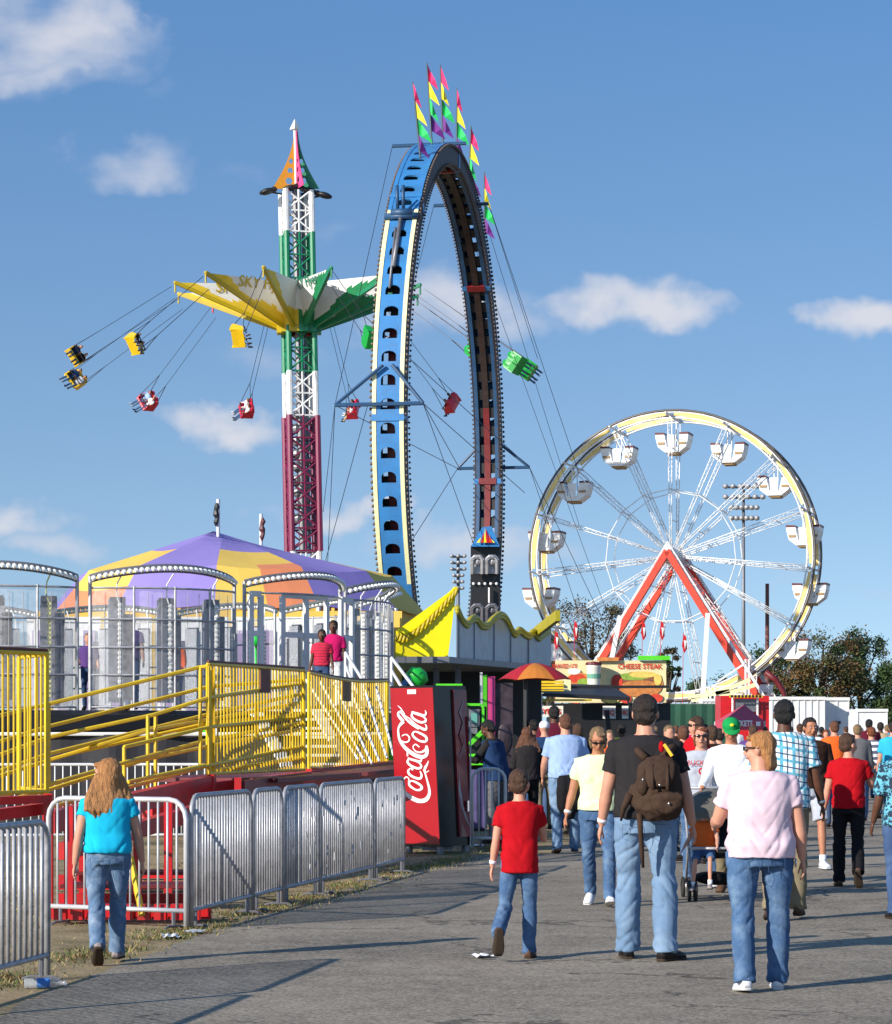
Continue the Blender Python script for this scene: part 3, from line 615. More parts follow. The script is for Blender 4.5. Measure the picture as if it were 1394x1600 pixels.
for i in range(NR):
    a0, a1 = 2 * pi * i / NR, 2 * pi * (i + 1) / NR; am = (a0 + a1) / 2
    if -sin(am) > .985: pass
    for s_ in (-1, 1):
        w0, w1 = sorted((s_ * HWd, s_ * (HWd - .05))); quad3(side, a0, a1, RR - .62, RR, w0, w1)
        w0, w1 = sorted((s_ * (HWd - .05), s_ * (HWd - .17))); quad3(side, a0, a1, RR - .62, RR - .55, w0, w1, 1)
        w0, w1 = sorted((s_ * (HWd + .002), s_ * (HWd - .11)))
        deg = math.degrees(am) % 360
        quad3(creamm if (deg < 42 or deg > 330) else creamb, a0, a1, RR, RR + .02, w0, w1, 0)
        for q in range(4):
            a_ = a0 + (a1 - a0) * (q + .5) / 4; p = rp(a_, RR - .05, s_ * (HWd + .05)); bulbs.ell(p, (.045, .045, .05), None, 5, 4)
            p = rp(a_, RR - .60, s_ * (HWd + .04)); bulbs.ell(p, .035, None, 5, 4)
    # outer skin: one plate per segment with an arched opening
    L_ = RR * (a1 - a0); hw = HWd - .11
    hole = [(-.20, .22), (.20, .22)] + [(.20 * cos(t_), .22 + .20 + .10 * sin(t_) if False else .38 + .14 * sin(t_)) for t_ in [pi * k / 6 for k in range(7)]]
    mi = 0
    def sp(p, r): return rp(a0 + p[1] / RR, r, p[0])
    def sq(*q): skin.add([sp(p, RR) for p in q], [(0, 1, 2, 3)], mi)
    arch_ = hole[2:]                                  # from right to left over the top
    sq((-hw, 0), (hw, 0), (hw, .22), (-hw, .22)); sq((-hw, .22), (-.20, .22), (-.20, L_), (-hw, L_)); sq((.20, .22), (hw, .22), (hw, L_), (.20, L_))
    for k in range(len(arch_) - 1): sq(arch_[k], arch_[k + 1], (arch_[k + 1][0], L_), (arch_[k][0], L_))
    n_ = len(hole)
    for k in range(n_): k2 = (k + 1) % n_; skin.add([sp(hole[k], RR), sp(hole[k2], RR), sp(hole[k2], RR - .05), sp(hole[k], RR - .05)], [(0, 1, 2, 3)], mi)
    # inner: centre rail plus crossties leave pairs of slots
    quad3(rail if rp(am, RR, 0).z < 12.5 else raild, a0, a1, RR - .62, RR - .42, -.10, .10)
    quad3(inner, a0, a0 + (a1 - a0) * .55, RR - .56, RR - .50, -hw, hw)
    quad3(inner, a0, a1, RR - .56, RR - .5, -hw - .0, -hw + .07); quad3(inner, a0, a1, RR - .56, RR - .5, hw - .07, hw)
    if i % 11 == 0: quad3(rail, a0 - .012, a0 + .012, RR - .66, RR - .40, -.3, .3); quad3(side, a0 - .01, a0 + .01, RR - .63, RR + .035, -HWd - .02, HWd + .02, 2)
side.build('side_plate', ['ring_brown', 'blue_dark', 'blue_paint'], rg_); skin.build('outer_skin', ['blue_paint', 'black_paint'], rg_); creamm.build('edge_trim', 'cream', rg_); creamb.build('edge_rail', 'blue_paint', rg_)
inner.build('crosstie', 'ring_dark', rg_); rail.build('centre_rail', 'ring_rail', rg_); raild.build('upper_rail', 'ring_brown', rg_); bulbs.build('light_string', 'bulb_dark', rg_)
def ang_near(py): # angle of the near arc at image row py
    best = None
    for i in range(0, 1600):
        a = -pi / 2 + pi * i / 1600; p = rp(a, RR, 0)
        y = HY - (p.z - CH) / p.y * FP
        if best is None or abs(y - py) < best[0]:
            if p.y < D2: best = (abs(y - py), a)
    return best[1]
def ang_far(py):
    best = None
    for i in range(0, 1600):
        a = pi / 2 + pi * i / 1600; p = rp(a, RR - .3, 0); y = HY - (p.z - CH) / p.y * FP
        if best is None or abs(y - py) < best[0]: best = (abs(y - py), a)
    return best[1]
# joint collar near the top
a_ = ang_near(338); mb = MB(); p = rp(a_, RR + .14, 0); mb.path([p - RX * .28, p + RX * .30], .11, 10); mb.path([p - RX * .1 + UZ * .1, p - RX * .12 + UZ * .75], .05, 6); mb.path([p + RX * .06 + UZ * .1, p + RX * .05 + UZ * .75], .05, 6)
mb.bar(p - RX * .46 - UZ * .1, p + RX * .46 - UZ * .1, .14, .16); mb.build('joint_collar', 'blue_dark', rg_, True)
mb = MB(); mb.tube(rp(ang_near(345), RR + .1, .0), rp(ang_near(420), RR + .1, -.02), .06); mb.tube(rp(ang_near(360), RR + .1, -.1), rp(ang_near(452), RR + .06, -.08), .035); mb.build('hydraulic_ram', 'galv_dark', rg_, True)
# outrigger bars and stays
def outr(a, wl, wr, r=RR, brace=None, name='outrigger'):
    mb = MB(); L_, R_ = rp(a, r, -wl), rp(a, r, wr); mb.tube(L_, R_, .055, seg=6)
    if brace:
        for (e, s_) in ((L_, -1), (R_, 1)): mb.tube(e, rp(a + brace, r, s_ * .12), .05, seg=6)
    mb.build(name, 'blue_dark', rg_); return L_, R_
cab = MB()
l1, r1 = outr(ang_near(632), 1.42, .98, RR + .12, .115); l2, r2 = outr(ang_near(243) if False else radians(86), 1.5, .75, RR + .1)
l3, r3 = outr(ang_far(328), .98, .78, RR - .1); l4, r4 = outr(ang_far(731), 1.1, 1.35, RR - .1, -.11)
cab.tube(l2, l1, .012, seg=4); 
for (p, q) in ((l1, P(505, 800, 70)), (l1, P(512, 880, 72)), (l1 + RX * .9, P(505, 890, 72)), (r1, P(760, 905, 88)), (r1, P(720, 735, 80)), (l4, P(640, 850, 78)), (r4, P(905, 960, 95)), (r4, P(1000, 1090, 95)), (r3, P(905, 740, 90)), (r3 , P(840, 560, 84)), (l3, P(640, 470, 78)), (l1, l4), (r4, P(640, 560, 74)), (P(740, 380, 86), P(1000, 1100, 95)), (P(745, 300, 86), P(905, 820, 92)), (r1, P(820, 770, 84))):
    cab.tube(p, q, .011, seg=4)
cab.build('stay_cable', 'cable', rg_)
# flags on top
mat('flagpole', (.05, .08, .10), .5, .3)
def ang_px(px):
    return min((abs(CX + FP * rp(radians(q / 4), RR, .05).x / rp(radians(q / 4), RR, .05).y - px), radians(q / 4)) for q in range(200, 640))[1]
def triple_flag(bpx, tipx, tipy, label):
    base = rp(ang_px(bpx), RR, .05); top = P(tipx, tipy, base.y)
    t = thing('streamer_flag', label, 'flag', base, group='streamer flags on top of the ring'); mb = MB(); mb.tube(base, top, .03, .02, 6); mb.build('pole', 'flagpole', t)
    L_ = base - top; n = 4; cols = ['flag_pink', 'flag_yellow', 'flag_green', 'flag_purple']; ln_ = min(L_.length * .92, 1.95); h = L_.normalized() * (ln_ / n)
    for k in range(n):
        p0 = top + h * k; w = (.19 + .05 * k ** .5) * (1 + .25 * sin(tipx + k * 2.1)); yb = .10 * sin(k * 2.3 + tipx)
        A = [p0, p0 + h * .5 + RX * w * .42 + V((0, yb, 0)), p0 + h * 1.05 + RX * w * .9 + V((0, -yb, 0)), p0 + h * 1.62 + RX * w * 1.25 + V((0, yb, 0)), p0 + h * 1.22 + RX * w * .35 + V((0, yb * .5, 0)), p0 + h * 1.08]
        mb = MB(); mb.add(A, [(0, 1, 5), (1, 2, 4, 5), (2, 3, 4)]); mb.build('streamer', cols[k], t)
FL = [(657, 645, 128, 'leftmost of the six pink yellow green streamers on the ring top'), (675, 667, 98, 'second streamer flag from the left, tallest on the ring top'), (692, 688, 101, 'third streamer flag from the left beside the tallest one'), (713, 714, 138, 'fourth streamer flag from the left on the ring crown'), (731, 736, 197, 'fifth streamer flag, on the far shoulder of the ring'), (757, 757, 269, 'lowest and rightmost streamer flag on the far side of the ring')]
for (bp0, tx_, ty_, lb) in FL: triple_flag(bp0, tx_, ty_, lb)
# car climbing the far side, low
a_ = ang_far(900); cr = MB(); 
def cp(px, py, d=84.2): return P(px, py, d)
def carbox(x0, x1, y0, y1, d0, d1, mi, b=cr):
    A, B = P(x0, y0, d0), P(x1, y1, d0); b.box(((A.x + B.x) / 2, (d0 + d1) / 2, (A.z + B.z) / 2), (B.x - A.x, d1 - d0, A.z - B.z), None, mi)
carbox(736, 782, 852, 958, 83.6, 84.6, 0); cr.build('car_shell', ['black_paint'], rg_)
hb = MB(); A = P(759, 822, 84.2)
bl, br, tl, tr_ = P(736, 854, 83.2), P(781, 854, 83.2), P(753, 824, 83.9), P(768, 822, 83.9); bl2, br2, tl2, tr2 = [p + V((0, 1.4, 0)) for p in (bl, br, tl, tr_)]
hb.add([bl, br, tr_, tl, bl2, br2, tr2, tl2], [(0, 1, 2, 3), (4, 7, 6, 5), (0, 4, 5, 1), (3, 2, 6, 7), (0, 3, 7, 4), (1, 5, 6, 2)]); hd = hb.build('car_hood', 'blue_paint', rg_)
hb = MB(); o = P(759, 852, 83.15); k = 83.2 / FP
for (x, w_, h, m) in ((-12, 5, 14, 1), (-5, 6, 22, 0), (2, 7, 28, 2), (8, 5, 20, 0), (-1, 4, 30, 1), (13, 3, 12, 1)):
    up_ = 1; b_ = V((x * k, .0, 6 * k)); f_ = .7 / (30 * k)
    hb.add([o + V(((x - w_ / 2) * k, 0 - .02, 4 * k)), o + V(((x + w_ / 2) * k, -.02, 4 * k)), o + V(((x * .6) * k, h * k * f_ - .02, h * k))], [(0, 1, 2)], m)
hb.build('flame_decal', ['orange_red', 'flag_yellow', 'red_paint'], hd)
for j, yy_ in enumerate((872, 872, 948, 948)):
    sx = 746 if j % 2 == 0 else 769
    sb = MB(); a, b = P(sx - 8, yy_ + 8, 83.0), P(sx + 8, yy_ + 8, 83.0)
    sb.path([P(sx - 8, yy_ + 24, 83.2), P(sx - 8, yy_ + 2, 83), P(sx - 4, yy_ - 2, 83), P(sx + 4, yy_ - 2, 83), P(sx + 8, yy_ + 2, 83), P(sx + 8, yy_ + 24, 83.2)], .075, 6)
    sb.ell(P(sx, yy_ + 5, 83.1), (.13, .1, .13), None, 8, 6); sb.box(P(sx, yy_ + 16, 83.3), (.28, .1, .35)); sb.build('seat_restraint', 'galv_dark' if j > 1 else 'galv', rg_)
sb = MB()
for i in range(5): sb.ell(P(740 + i * 9, 912, 83.5), .05, None, 6, 4)
sb.box(P(764, 930, 83.4), (.05, .1, .5)); sb.build('car_lamp', 'bulb', rg_)
mb = MB(); mb.bar(P(600, 1060, 77), P(800, 1060, 77), .8, .5); mb.box((RC.x, RC.y, .5), (3, 18, .5)); mb.build('base', 'blue_dark', rg_)
# ================================================================ PURPLE AND YELLOW TENT
TD = 62.0; k = TD / FP; tc_ = P(370, 1000, TD); R0 = 4.65; zr = P(0, 836, TD).z; ze = P(0, 958, TD).z; zm_ = P(0, 899, TD).z
mat('tent_purple', (.26, .20, .52), .7, 0, .08, .6, bump=.3, bscale=2); mat('tent_yellow', (.76, .50, .09), .7, 0, .08, .6, bump=.3, bscale=2); mat('tent_orange', (.70, .23, .10), .7, 0, .08, .6, bump=.3, bscale=2)
tt = thing('striped_tent', 'low purple yellow and orange peaked tent behind the drum ride', 'tent', (tc_.x, TD, 0)); mb = MB(); NG = 12
def tent(u_, a):   # u_ 0 at ridge .. 1 at eave ; ridge runs from the main peak to a second one behind right
    ang = 2 * pi * a / NG + .5
    ridge0 = V((P(341, 0, TD).x, TD - 1.2, zr)); ridge1 = V((P(415, 0, TD).x, TD + 1.5, zr - .22)); s_ = .5 + .5 * cos(ang - .4); rdg = ridge0.lerp(ridge1, s_ ** 1.5)
    ev = V((tc_.x + R0 * cos(ang) * .98, TD + R0 * sin(ang), ze)); p = rdg.lerp(ev, u_); p.z = rdg.z + (zm_ - rdg.z) * u_ / .8 if u_ <= .8 else zm_ + (ze - zm_) * (u_ - .8) / .2; return p
for a in range(NG):
    for s_ in range(4):
        for j in range(10):
            u0, u1 = j / 10, (j + 1) / 10; b0, b1 = a + s_ / 4, a + (s_ + 1) / 4
            sag = lambda p, f: p + V((0, 0, -.12 * sin(pi * f) * 1))
            lim = .34 if a % 2 == 0 else 9; mi = 0
            if a % 2 == 0 and u0 >= .32: mi = 1
            if a in (8,) and u0 >= .7 and s_ > 1: mi = 2
            if a == 6 and u0 >= .85: mi = 2
            mb.add([tent(u0, b0) - UZ * .1 * sin(pi * (s_ / 4)) * u0, tent(u0, b1) - UZ * .1 * sin(pi * ((s_ + 1) / 4)) * u0, tent(u1, b1) - UZ * .1 * sin(pi * ((s_ + 1) / 4)) * u1, tent(u1, b0) - UZ * .1 * sin(pi * (s_ / 4)) * u1], [(0, 1, 2, 3)], mi)
mb.build('roof', ['tent_purple', 'tent_yellow', 'tent_orange'], tt, True)
mb = MB()
for a in range(NG):
    p = tent(1, a); q = tent(1, a + 1); mb.add([p, q, q - UZ * .45, p - UZ * .45], [(0, 1, 2, 3)], a % 2)
mb.build('valance', ['tent_yellow', 'tent_orange'], tt); mb = MB()
for a in range(NG): p = tent(1, a); mb.tube((p.x, p.y, 0), p, .06)
mb.build('pole', 'white_paint', tt)
# white painted panels of the carousel-like stage inside the tent
mb = MB(); mb2 = MB(); mb3 = MB()
for i in range(14):
    x = P(60 + i * 40, 0, 57).x; mb.box((x, 57, 2.6), (.50, .08, 3.1)); mb3.box((x, 56.93, 2.9), (.26, .05, 1.9)); mb2.box((x + .29, 57, 2.7), (.07, .1, 3.3))
mb.build('panel', 'white_paint', tt); mb3.build('panel_inset', mat('lavender', (.36, .27, .45), .5).name, tt); mb2.build('panel_post', 'tent_yellow', tt)
mb = MB(); mb.box((P(330, 0, 57).x, 57.2, 1.0), (8.8, .1, .9)); mb.build('skirt', 'lime_paint', tt); mb = MB(); mb.box((P(340, 0, 57).x, 57.4, 2.7), (8.2, .06, 3.2)); mb.build('back_cloth', 'tent_yellow', tt)
for (px, t0, t1, dd, lb) in ((341, 780, 836, TD - 1.2, 'flagpole with furled flag on the main tent peak'), (408, 803, 853, TD + 1.5, 'shorter flagpole with furled flag on the second tent peak')):
    t = thing('flagpole', lb, 'flagpole', P(px, t1, dd), group='tent flagpoles'); mb = MB(); mb.tube(P(px, t1 + 3, dd), P(px, t0, dd), .045); mb.build('pole', 'white_dull', t)
    mb = MB(); mb.path([P(px - 3 + (5 if px > 400 else 0), t0 + 6 + i * 6, dd - .06) + V((.02 * sin(i * 2), 0, 0)) for i in range(7)], [.03, .07, .05, .08, .05, .06, .02], 6); mb.build('furled_flag', 'maroon' if px > 400 else 'black_paint', t)
# ================================================================ DRUM RIDE with curved cages
DC = V((P(33, 0, 46).x, 46, 0)); DR = 6.44; zf, ztop = 1.93, 4.02
dr = thing('drum_ride', 'round standing ride of curved wire cages with bulb arches and grey pads', 'drum ride', DC)
def dp(ph, r, z): a = radians(ph); return DC + V((r * sin(a), -r * cos(a), z))
mb = MB(); mb.lathe([(.1, 1.5), (DR + .3, 1.5), (DR + .35, 1.62), (DR + .35, 1.86), (DR + .2, zf), (.1, zf)], DC, 56); mb.build('deck', 'black_paint', dr)
mb = MB(); mb.lathe([(2.2, 0), (2.2, 1.5), (2.4, 1.5)], DC, 20)
for i in range(8): a = i * 45; mb.bar(dp(a, 1, .5), dp(a, DR, 1.5), .25)
mb.build('pedestal', 'black_paint', dr)
mb = MB()
for i, (px, m) in enumerate(((62, 0), (75, 1), (92, 2), (106, 1), (128, 3), (150, 4), (310, 4), (322, 5), (335, 4), (210, 3), (240, 3))):
    c = P(px, 1148 if i < 6 else 1143, 40.0); mb.box(c, (.10, .05, .12), None, m)
mb.build('underlight', ['orange_red', 'yellow_paint', 'red_paint', 'galv', 'white_paint', 'lime_paint'], dr)
BA = 24.0; e0 = 18.0
def bayarc(k, z, nseg=12, bulge=.34, lift=0.0, r=DR):
    a0 = e0 + k * BA + .9; a1 = a0 + BA - 1.8; pts = []
    for i in range(nseg + 1): f = i / nseg; pts.append(dp(a0 + (a1 - a0) * f, r + bulge * sin(pi * f) ** .8 * (1 if f not in (0, 1) else 0), z + lift * sin(pi * f) ** .8 if f not in (0, 1) else z))
    return pts
for k in range(-2, 8):
    door = (k == 1); cage = MB(); arch = MB(); bl = MB(); back = k >= 3
    pts = bayarc(k, ztop, 24, .42, .17); arch.path(pts, .032, 6); arch.path([p - V((0, 0, .09)) for p in pts], .018, 5)
    for i in range(30):
        f = (i + .5) / 30 * 24; j = int(f); p = pts[j].lerp(pts[j + 1], f - j); rad = (p - DC); rad.z = 0; rad.normalize(); bl.ell(p + rad * .05 - UZ * .045, .042, None, 8, 6)
    arch.build('arch_rail', 'galv_dark', dr); bl.build('light_string', 'bulb' if not back else 'bulb', dr)
    for z in ((zf + .05, ztop - .18) if door else (zf + .05, zf + .55, zf + .98, zf + 1.42, ztop - .18)): cage.path(bayarc(k, z, 12, .34), .018, 5)
    for f in ((0, 1) if door else (0, .27, .5, .73, 1)):
        i = int(round(f * 12)); a = bayarc(k, zf, 12, .34)[i]; b = bayarc(k, ztop - (0 if f in (0, 1) else .15), 12, .34)[i]; cage.tube(a, b, .032 if f in (0, 1) else .02, seg=6)
    if not door:
        p1, p2 = bayarc(k, zf + .1, 12), bayarc(k, ztop - .25, 12)
        for i in range(0, 12, 1): cage.tube(p1[i], p2[i], .0055, seg=3)
    cage.build('cage', 'galv', dr)
    if not door:
        mb = MB(); p1, p2 = bayarc(k, zf + .08, 12, .31), bayarc(k, ztop - .2, 12, .31)
        for i in range(12): mb.add([p1[i], p1[i + 1], p2[i + 1], p2[i]], [(0, 1, 2, 3)])
        mb.build('clear_screen', 'screen_vinyl', dr, True)
        for f in (.2, .5, .8):
            a = e0 + k * BA + BA * f; mb = MB(); c = dp(a, DR - .05, (zf + 3.7) / 2 + .05); R = Matrix.Rotation(radians(a), 3, 'Z')
            mb.box(c, (.26, .06, 1.62), R, 0); mb.box(c + R @ V((0, -.05, .78)), (.24, .07, .12), R, 1); mb.box(c + R @ V((.17, -.02, -.1)), (.16, .05, 1.35), R, 1)
            mb.build('back_pad', ['silver_pad', 'silver_dark'], dr)
            mb = MB(); o = dp(a, DR + .12, zf + .2)
            mb.tube(o, o + UZ * 1.45, .02)
            for i in range(20): mb.ell(o + UZ * (.02 + i * .075) + R @ V((0, -.035, 0)), (.042, .035, .036), None, 6, 5)
            mb.path([o + UZ * 1.45, o + UZ * 1.6 + R @ V((-.05, 0, 0)), o + UZ * 1.78 + R @ V((-.04, 0, 0)), o + UZ * 1.95 + R @ V((.03, -.1, 0))], .012, 5)
            mb.build('bulb_strip', 'bulb_yellow' if k == -1 else 'bulb', dr)
    else:
        for (a0, a1) in ((43, 44.8), (49, 59), (63, 66.5)):
            mb = MB()
            for a in ((a0, a1) if a0 != 49 else (a0, (a0 + a1) / 2, a1)): mb.box(dp(a, DR + .15, (zf + ztop) / 2 - .1), (.09, .06, 1.85), Matrix.Rotation(radians(a), 3, 'Z'))
            for z in (zf + .05, zf + .55, zf + 1.25, ztop - .2): mb.bar(dp(a0, DR + .15, z), dp(a1, DR + .15, z), .05, .09)
            mb.build('gate_frame', 'white_dull', dr)
        for (px0, py0, px1, py1) in ((540, 1020, 570, 1068), (612, 1028, 655, 1085)):
            mb = MB(); mb.tube(P(px0, py0, 40.5), P(px1, py1, 38.5), .025); mb.tube(P(px0, py0 + 20, 40.5), P(px1 - 12, py1 + 14, 38.5), .025); mb.tube(P(px0, py0, 40.5), P(px0, py0 + 48, 40.5), .025); mb.build('handrail', 'white_paint', dr)
mb = MB(); o = P(400, 1000, 45); mb.lathe([(0, .14), (.06, .13), (.11, .04), (.12, -.1), (0, -.1)], o, 12); mb.tube((o.x, o.y, zf), o, .02); mb.build('button_post', 'green_bright', dr, True)
mb = MB()
for i in range(6): a = 100 + i * 20; mb.bar(dp(a, 1.2, zf + .02), dp(a, DR - .4, zf + .02), .9, .03)
mb.build('floor_mat', 'lime_paint', dr)
# dark tarp below the deck, on a frame
a, b = P(-60, 1110, 39.0), P(600, 1110, 39.0); t = thing('dark_tarp', 'dark grey skirt tarp hanging below the drum ride deck', 'tarp', (a.x, 39, 0)); mb = MB(); n_ = 60
rows = [1.55, 1.2, .8, .4, .05]
for i in range(n_):
    x0, x1 = a.x + (b.x - a.x) * i / n_, a.x + (b.x - a.x) * (i + 1) / n_
    for j in range(4):
        w = lambda x, z: 39 + .06 * sin(x * 3.1 + z) + .03 * sin(x * 7.7)
        mb.add([(x0, w(x0, rows[j]), rows[j]), (x1, w(x1, rows[j]), rows[j]), (x1, w(x1, rows[j + 1]), rows[j + 1]), (x0, w(x0, rows[j + 1]), rows[j + 1])], [(0, 1, 2, 3)])
mb.build('sheet', 'tarp', t, True); mb = MB(); mb.tube((a.x, 38.95, 1.56), (b.x, 38.95, 1.56), .03); mb.build('top_rail', 'white_dull', t)
# ================================================================ YELLOW FENCED RAMP PLATFORM
yp = thing('ramp_platform', 'red steel ramp platform with yellow railings in front of the drum ride', 'ramp', (-2.6, 28, 0))
def panel(x0, d0, x1, d1, z0, z1, nb, name='fence_panel', sag=0, sign=None, zb=None):
    mb = MB(); A, B = V((x0, d0, 0)), V((x1, d1, 0))
    def q(f, z): p = A.lerp(B, f); return V((p.x, p.y, z - sag * sin(pi * f)))
    zb = zb or z0
    mb.path([q(i / 8, z1) for i in range(9)], .022, 6); mb.path([q(i / 8, z0 + .02) for i in range(9)], .018, 6)
    for i in range(nb + 1): f = i / nb; mb.tube(q(f, z0), q(f, z1), .0105 if i not in (0, nb) else .024, seg=5)
    o = mb.build(name, 'yellow_paint', yp)
    mb = MB(); mb.path([q(i / 8, z1 + .025) + V((0, -.01, 0)) for i in range(9)], .018, 6); mb.build('top_cap', 'brown_sign', o)
    if sign is not None:
        mb = MB(); mb.box(q(sign, z1 - .14) + V((-.01, -.04, 0)), ((B - A).length * .10, .02, .30), Matrix.Rotation(atan2(B.y - A.y, B.x - A.x), 3, 'Z')); mb.build('sign_plate', 'brown_sign', o)
x_ = lambda px, d: (px - CX) / FP * d
panel(x_(325, 28), 28, x_(475, 31), 31, 1.12, 2.34, 32, sign=.58)
panel(x_(483, 33), 33, x_(605, 38.5), 38.5, 1.12, 2.36, 34, sag=.05, sign=.45)
panel(x_(-22, 21.6), 21.6, x_(73, 22.3), 22.3, 1.06, 2.28, 11, 'fence_panel')
panel(x_(30, 23.5), 23.5, x_(73, 22.4), 22.4, 1.06, 2.28, 3, 'fence_panel')
def rail(pts, r=.022): mb_.path([P(*p) for p in pts], r, 6)
for grp in ([[(-30, 1125, 26), (76, 1100, 27), (310, 1043, 28), (326, 1041, 28)], [(-30, 1168, 27), (76, 1135, 28), (326, 1073, 29.5), (470, 1062, 31)], [(-30, 1190, 26), (76, 1152, 27), (240, 1117, 27.6), (326, 1090, 28), (470, 1068, 31)]],
            [[(-30, 1215, 26), (76, 1178, 27), (326, 1116, 29), (472, 1084, 31)], [(-30, 1222, 26.3), (76, 1188, 27.3), (230, 1142, 27.8), (470, 1098, 31.2)], [(100, 1180, 28), (326, 1130, 29), (470, 1116, 31)], [(194, 1167, 27), (326, 1136, 28), (470, 1120, 31)]],
            [[(-30, 1250, 25), (76, 1226, 26), (200, 1190, 27), (326, 1156, 28.5), (470, 1130, 31)], [(-10, 1256, 25.6), (76, 1234, 26.4), (230, 1186, 27.4), (326, 1166, 28.8), (470, 1140, 31.5)], [(76, 1262, 25), (194, 1232, 26.5), (326, 1196, 28), (470, 1166, 31)], [(200, 1222, 26.5), (320, 1196, 27.6)], [(326, 1206, 28.3), (470, 1184, 31)]]):
    mb_ = MB()
    for L_ in grp: rail(L_)
    mb_.build('ramp_railing', 'yellow_paint', yp)
for (px, y0, y1, d) in ((231, 1118, 1235, 27.5), (243, 1115, 1237, 27.7), (194, 1167, 1225, 27), (313, 1043, 1196, 28), (326, 1041, 1213, 28), (331, 1045, 1213, 28.2), (400, 1100, 1150, 30), (455, 1068, 1190, 31), (76, 1100, 1230, 26)): mb_ = MB(); mb_.tube(P(px, y0, d), P(px, y1, d), .022); mb_.build('ramp_post', 'yellow_paint', yp)
mb_ = MB()    # stairs seen through the right panel: white stringers and treads, light handrails
for o_ in (0, 1):
    mb_.bar(P(398 + o_ * 96, 1110, 34 + o_ * 5), P(450 + o_ * 96, 1200, 33 + o_ * 5), .16, .05); mb_.build('stair_stringer', 'white_dull', yp); mb_ = MB()
for o_ in (0, 22, 44, 66, 90, 110): mb_.tube(P(478 + o_, 1062 + o_ * .1, 37), P(560 + o_ * .5, 1195 - abs(o_ - 40) * .2, 36), .018)
for i in range(7): mb_.box(P(486 + i * 4, 1110 + i * 14, 38), (.5, .25, .04))
mb_.build('staircase', 'white_dull', yp)
rb = MB()
def rbeam(a, b, h=.2, w=.12): rb.bar(P(*a), P(*b), w, h)
rbeam((300, 1232, 27.9), (480, 1212, 31.3), .10); rbeam((480, 1208, 33), (622, 1193, 39), .10); rbeam((230, 1262, 27.5), (480, 1224, 31.5), .22); rbeam((480, 1218, 33), (622, 1203, 39), .18)
rbeam((-20, 1252, 22), (76, 1248, 22.4), .07); rbeam((-20, 1275, 22.2), (78, 1262, 22.6), .10)
rbeam((76, 1285, 23.5), (330, 1225, 28), .20); rbeam((100, 1330, 23.8), (330, 1262, 28), .16)
for (px, y0, y1, d) in ((108, 1260, 1445, 22.5), (263, 1250, 1425, 24), (215, 1270, 1400, 25), (76, 1240, 1280, 22.4), (330, 1210, 1395, 27.9), (480, 1205, 1335, 32), (372, 1215, 1385, 27.5), (556, 1200, 1310, 36), (615, 1190, 1305, 39), (130, 1262, 1400, 25)): rb.bar(P(px, y0, d), V((x_(px, d), d, 0)), .075, .075)
rb.build('frame', 'red_paint', yp)
rb = MB()
for (x0, x1, y, d, h) in ((80, 330, 1443, 21.6, .10), (90, 320, 1412, 23.4, .10), (90, 320, 1391, 25.6, .08), (120, 330, 1372, 27.6, .08), (90, 190, 1350, 27, .07)): a, b = P(x0, y, d), P(x1, y, d); a.z = b.z = h / 2 + .02; rb.bar(a, b, .10, h)
for i in range(9): a = P(95 + i * 26, 1443, 21.3); a.z = .1; rb.box(a, (.10, .12, .13))
rb.build('outrigger_foot', 'red_paint', yp)
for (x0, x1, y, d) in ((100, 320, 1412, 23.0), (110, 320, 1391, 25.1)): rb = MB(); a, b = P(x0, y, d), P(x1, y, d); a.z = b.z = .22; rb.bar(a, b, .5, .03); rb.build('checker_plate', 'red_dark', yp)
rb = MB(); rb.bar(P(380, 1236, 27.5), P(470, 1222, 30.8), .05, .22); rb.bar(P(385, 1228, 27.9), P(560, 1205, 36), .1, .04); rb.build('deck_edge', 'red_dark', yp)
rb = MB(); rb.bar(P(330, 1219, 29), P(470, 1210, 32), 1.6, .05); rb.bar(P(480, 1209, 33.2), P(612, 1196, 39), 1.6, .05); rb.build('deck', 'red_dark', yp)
mb = MB(); mb.tube(P(204, 1340, 21.5), P(222, 1430, 21.2), .028); solo(mb, 'prop_bar', 'yellow_paint', 'leaning yellow bar behind the girl by the red frame', 'bar')
# ================================================================ CROWD BARRIERS
mat('galv_pale', (.58, .58, .60), .45, .3, .12, 6)
def barrier(a, b, label, group, z0=.16, z1=1.08, sp_=.105, feet=True, roundc=.16, r=.021, br=.0105, m='galv'):
    a, b = V((a[0], a[1], 0)), V((b[0], b[1], 0)); L_ = (b - a).length; t = thing('crowd_barrier', label, 'barrier', a, atan2(b.y - a.y, b.x - a.x), group, world=False)
    mb = MB(); pts = [(0, 0, .03), (0, 0, z1 - roundc)] + [(roundc * (1 - cos(u_ * pi / 8)), 0, z1 - roundc + roundc * sin(u_ * pi / 8)) for u_ in (1, 2, 3, 4)]
    pts += [(L_ - p[0], 0, p[2]) for p in reversed(pts)]; mb.path(pts, r, 8); mb.tube((0, 0, z0), (L_, 0, z0), r * .9, seg=8); mb.build('frame', m, t, True)
    mb = MB(); n = max(2, round(L_ / sp_))
    for i in range(1, n):
        x = L_ * i / n; e = min(x, L_ - x); zt_ = z1 - (roundc - sqrt(max(0, roundc ** 2 - (roundc - e) ** 2)) if e < roundc else 0); mb.tube((x, 0, z0), (x, 0, zt_), br, seg=6)
    mb.build('bar', m, t, True) ['kind'] = 'stuff'
    if feet:
        for x in (.12, L_ - .12):
            mb = MB(); mb.path([(x, -.13, .012), (x, -.08, .03), (x, .08, .03), (x, .13, .012)], .011, 6); mb.tube((x, 0, .03), (x, 0, z0), .016); mb.build('foot', 'galv_dark', t)
    return t
def bl_(px): d = 5.975 / (.19 + (697 - px) / 4000); return (x_(px, d), d)
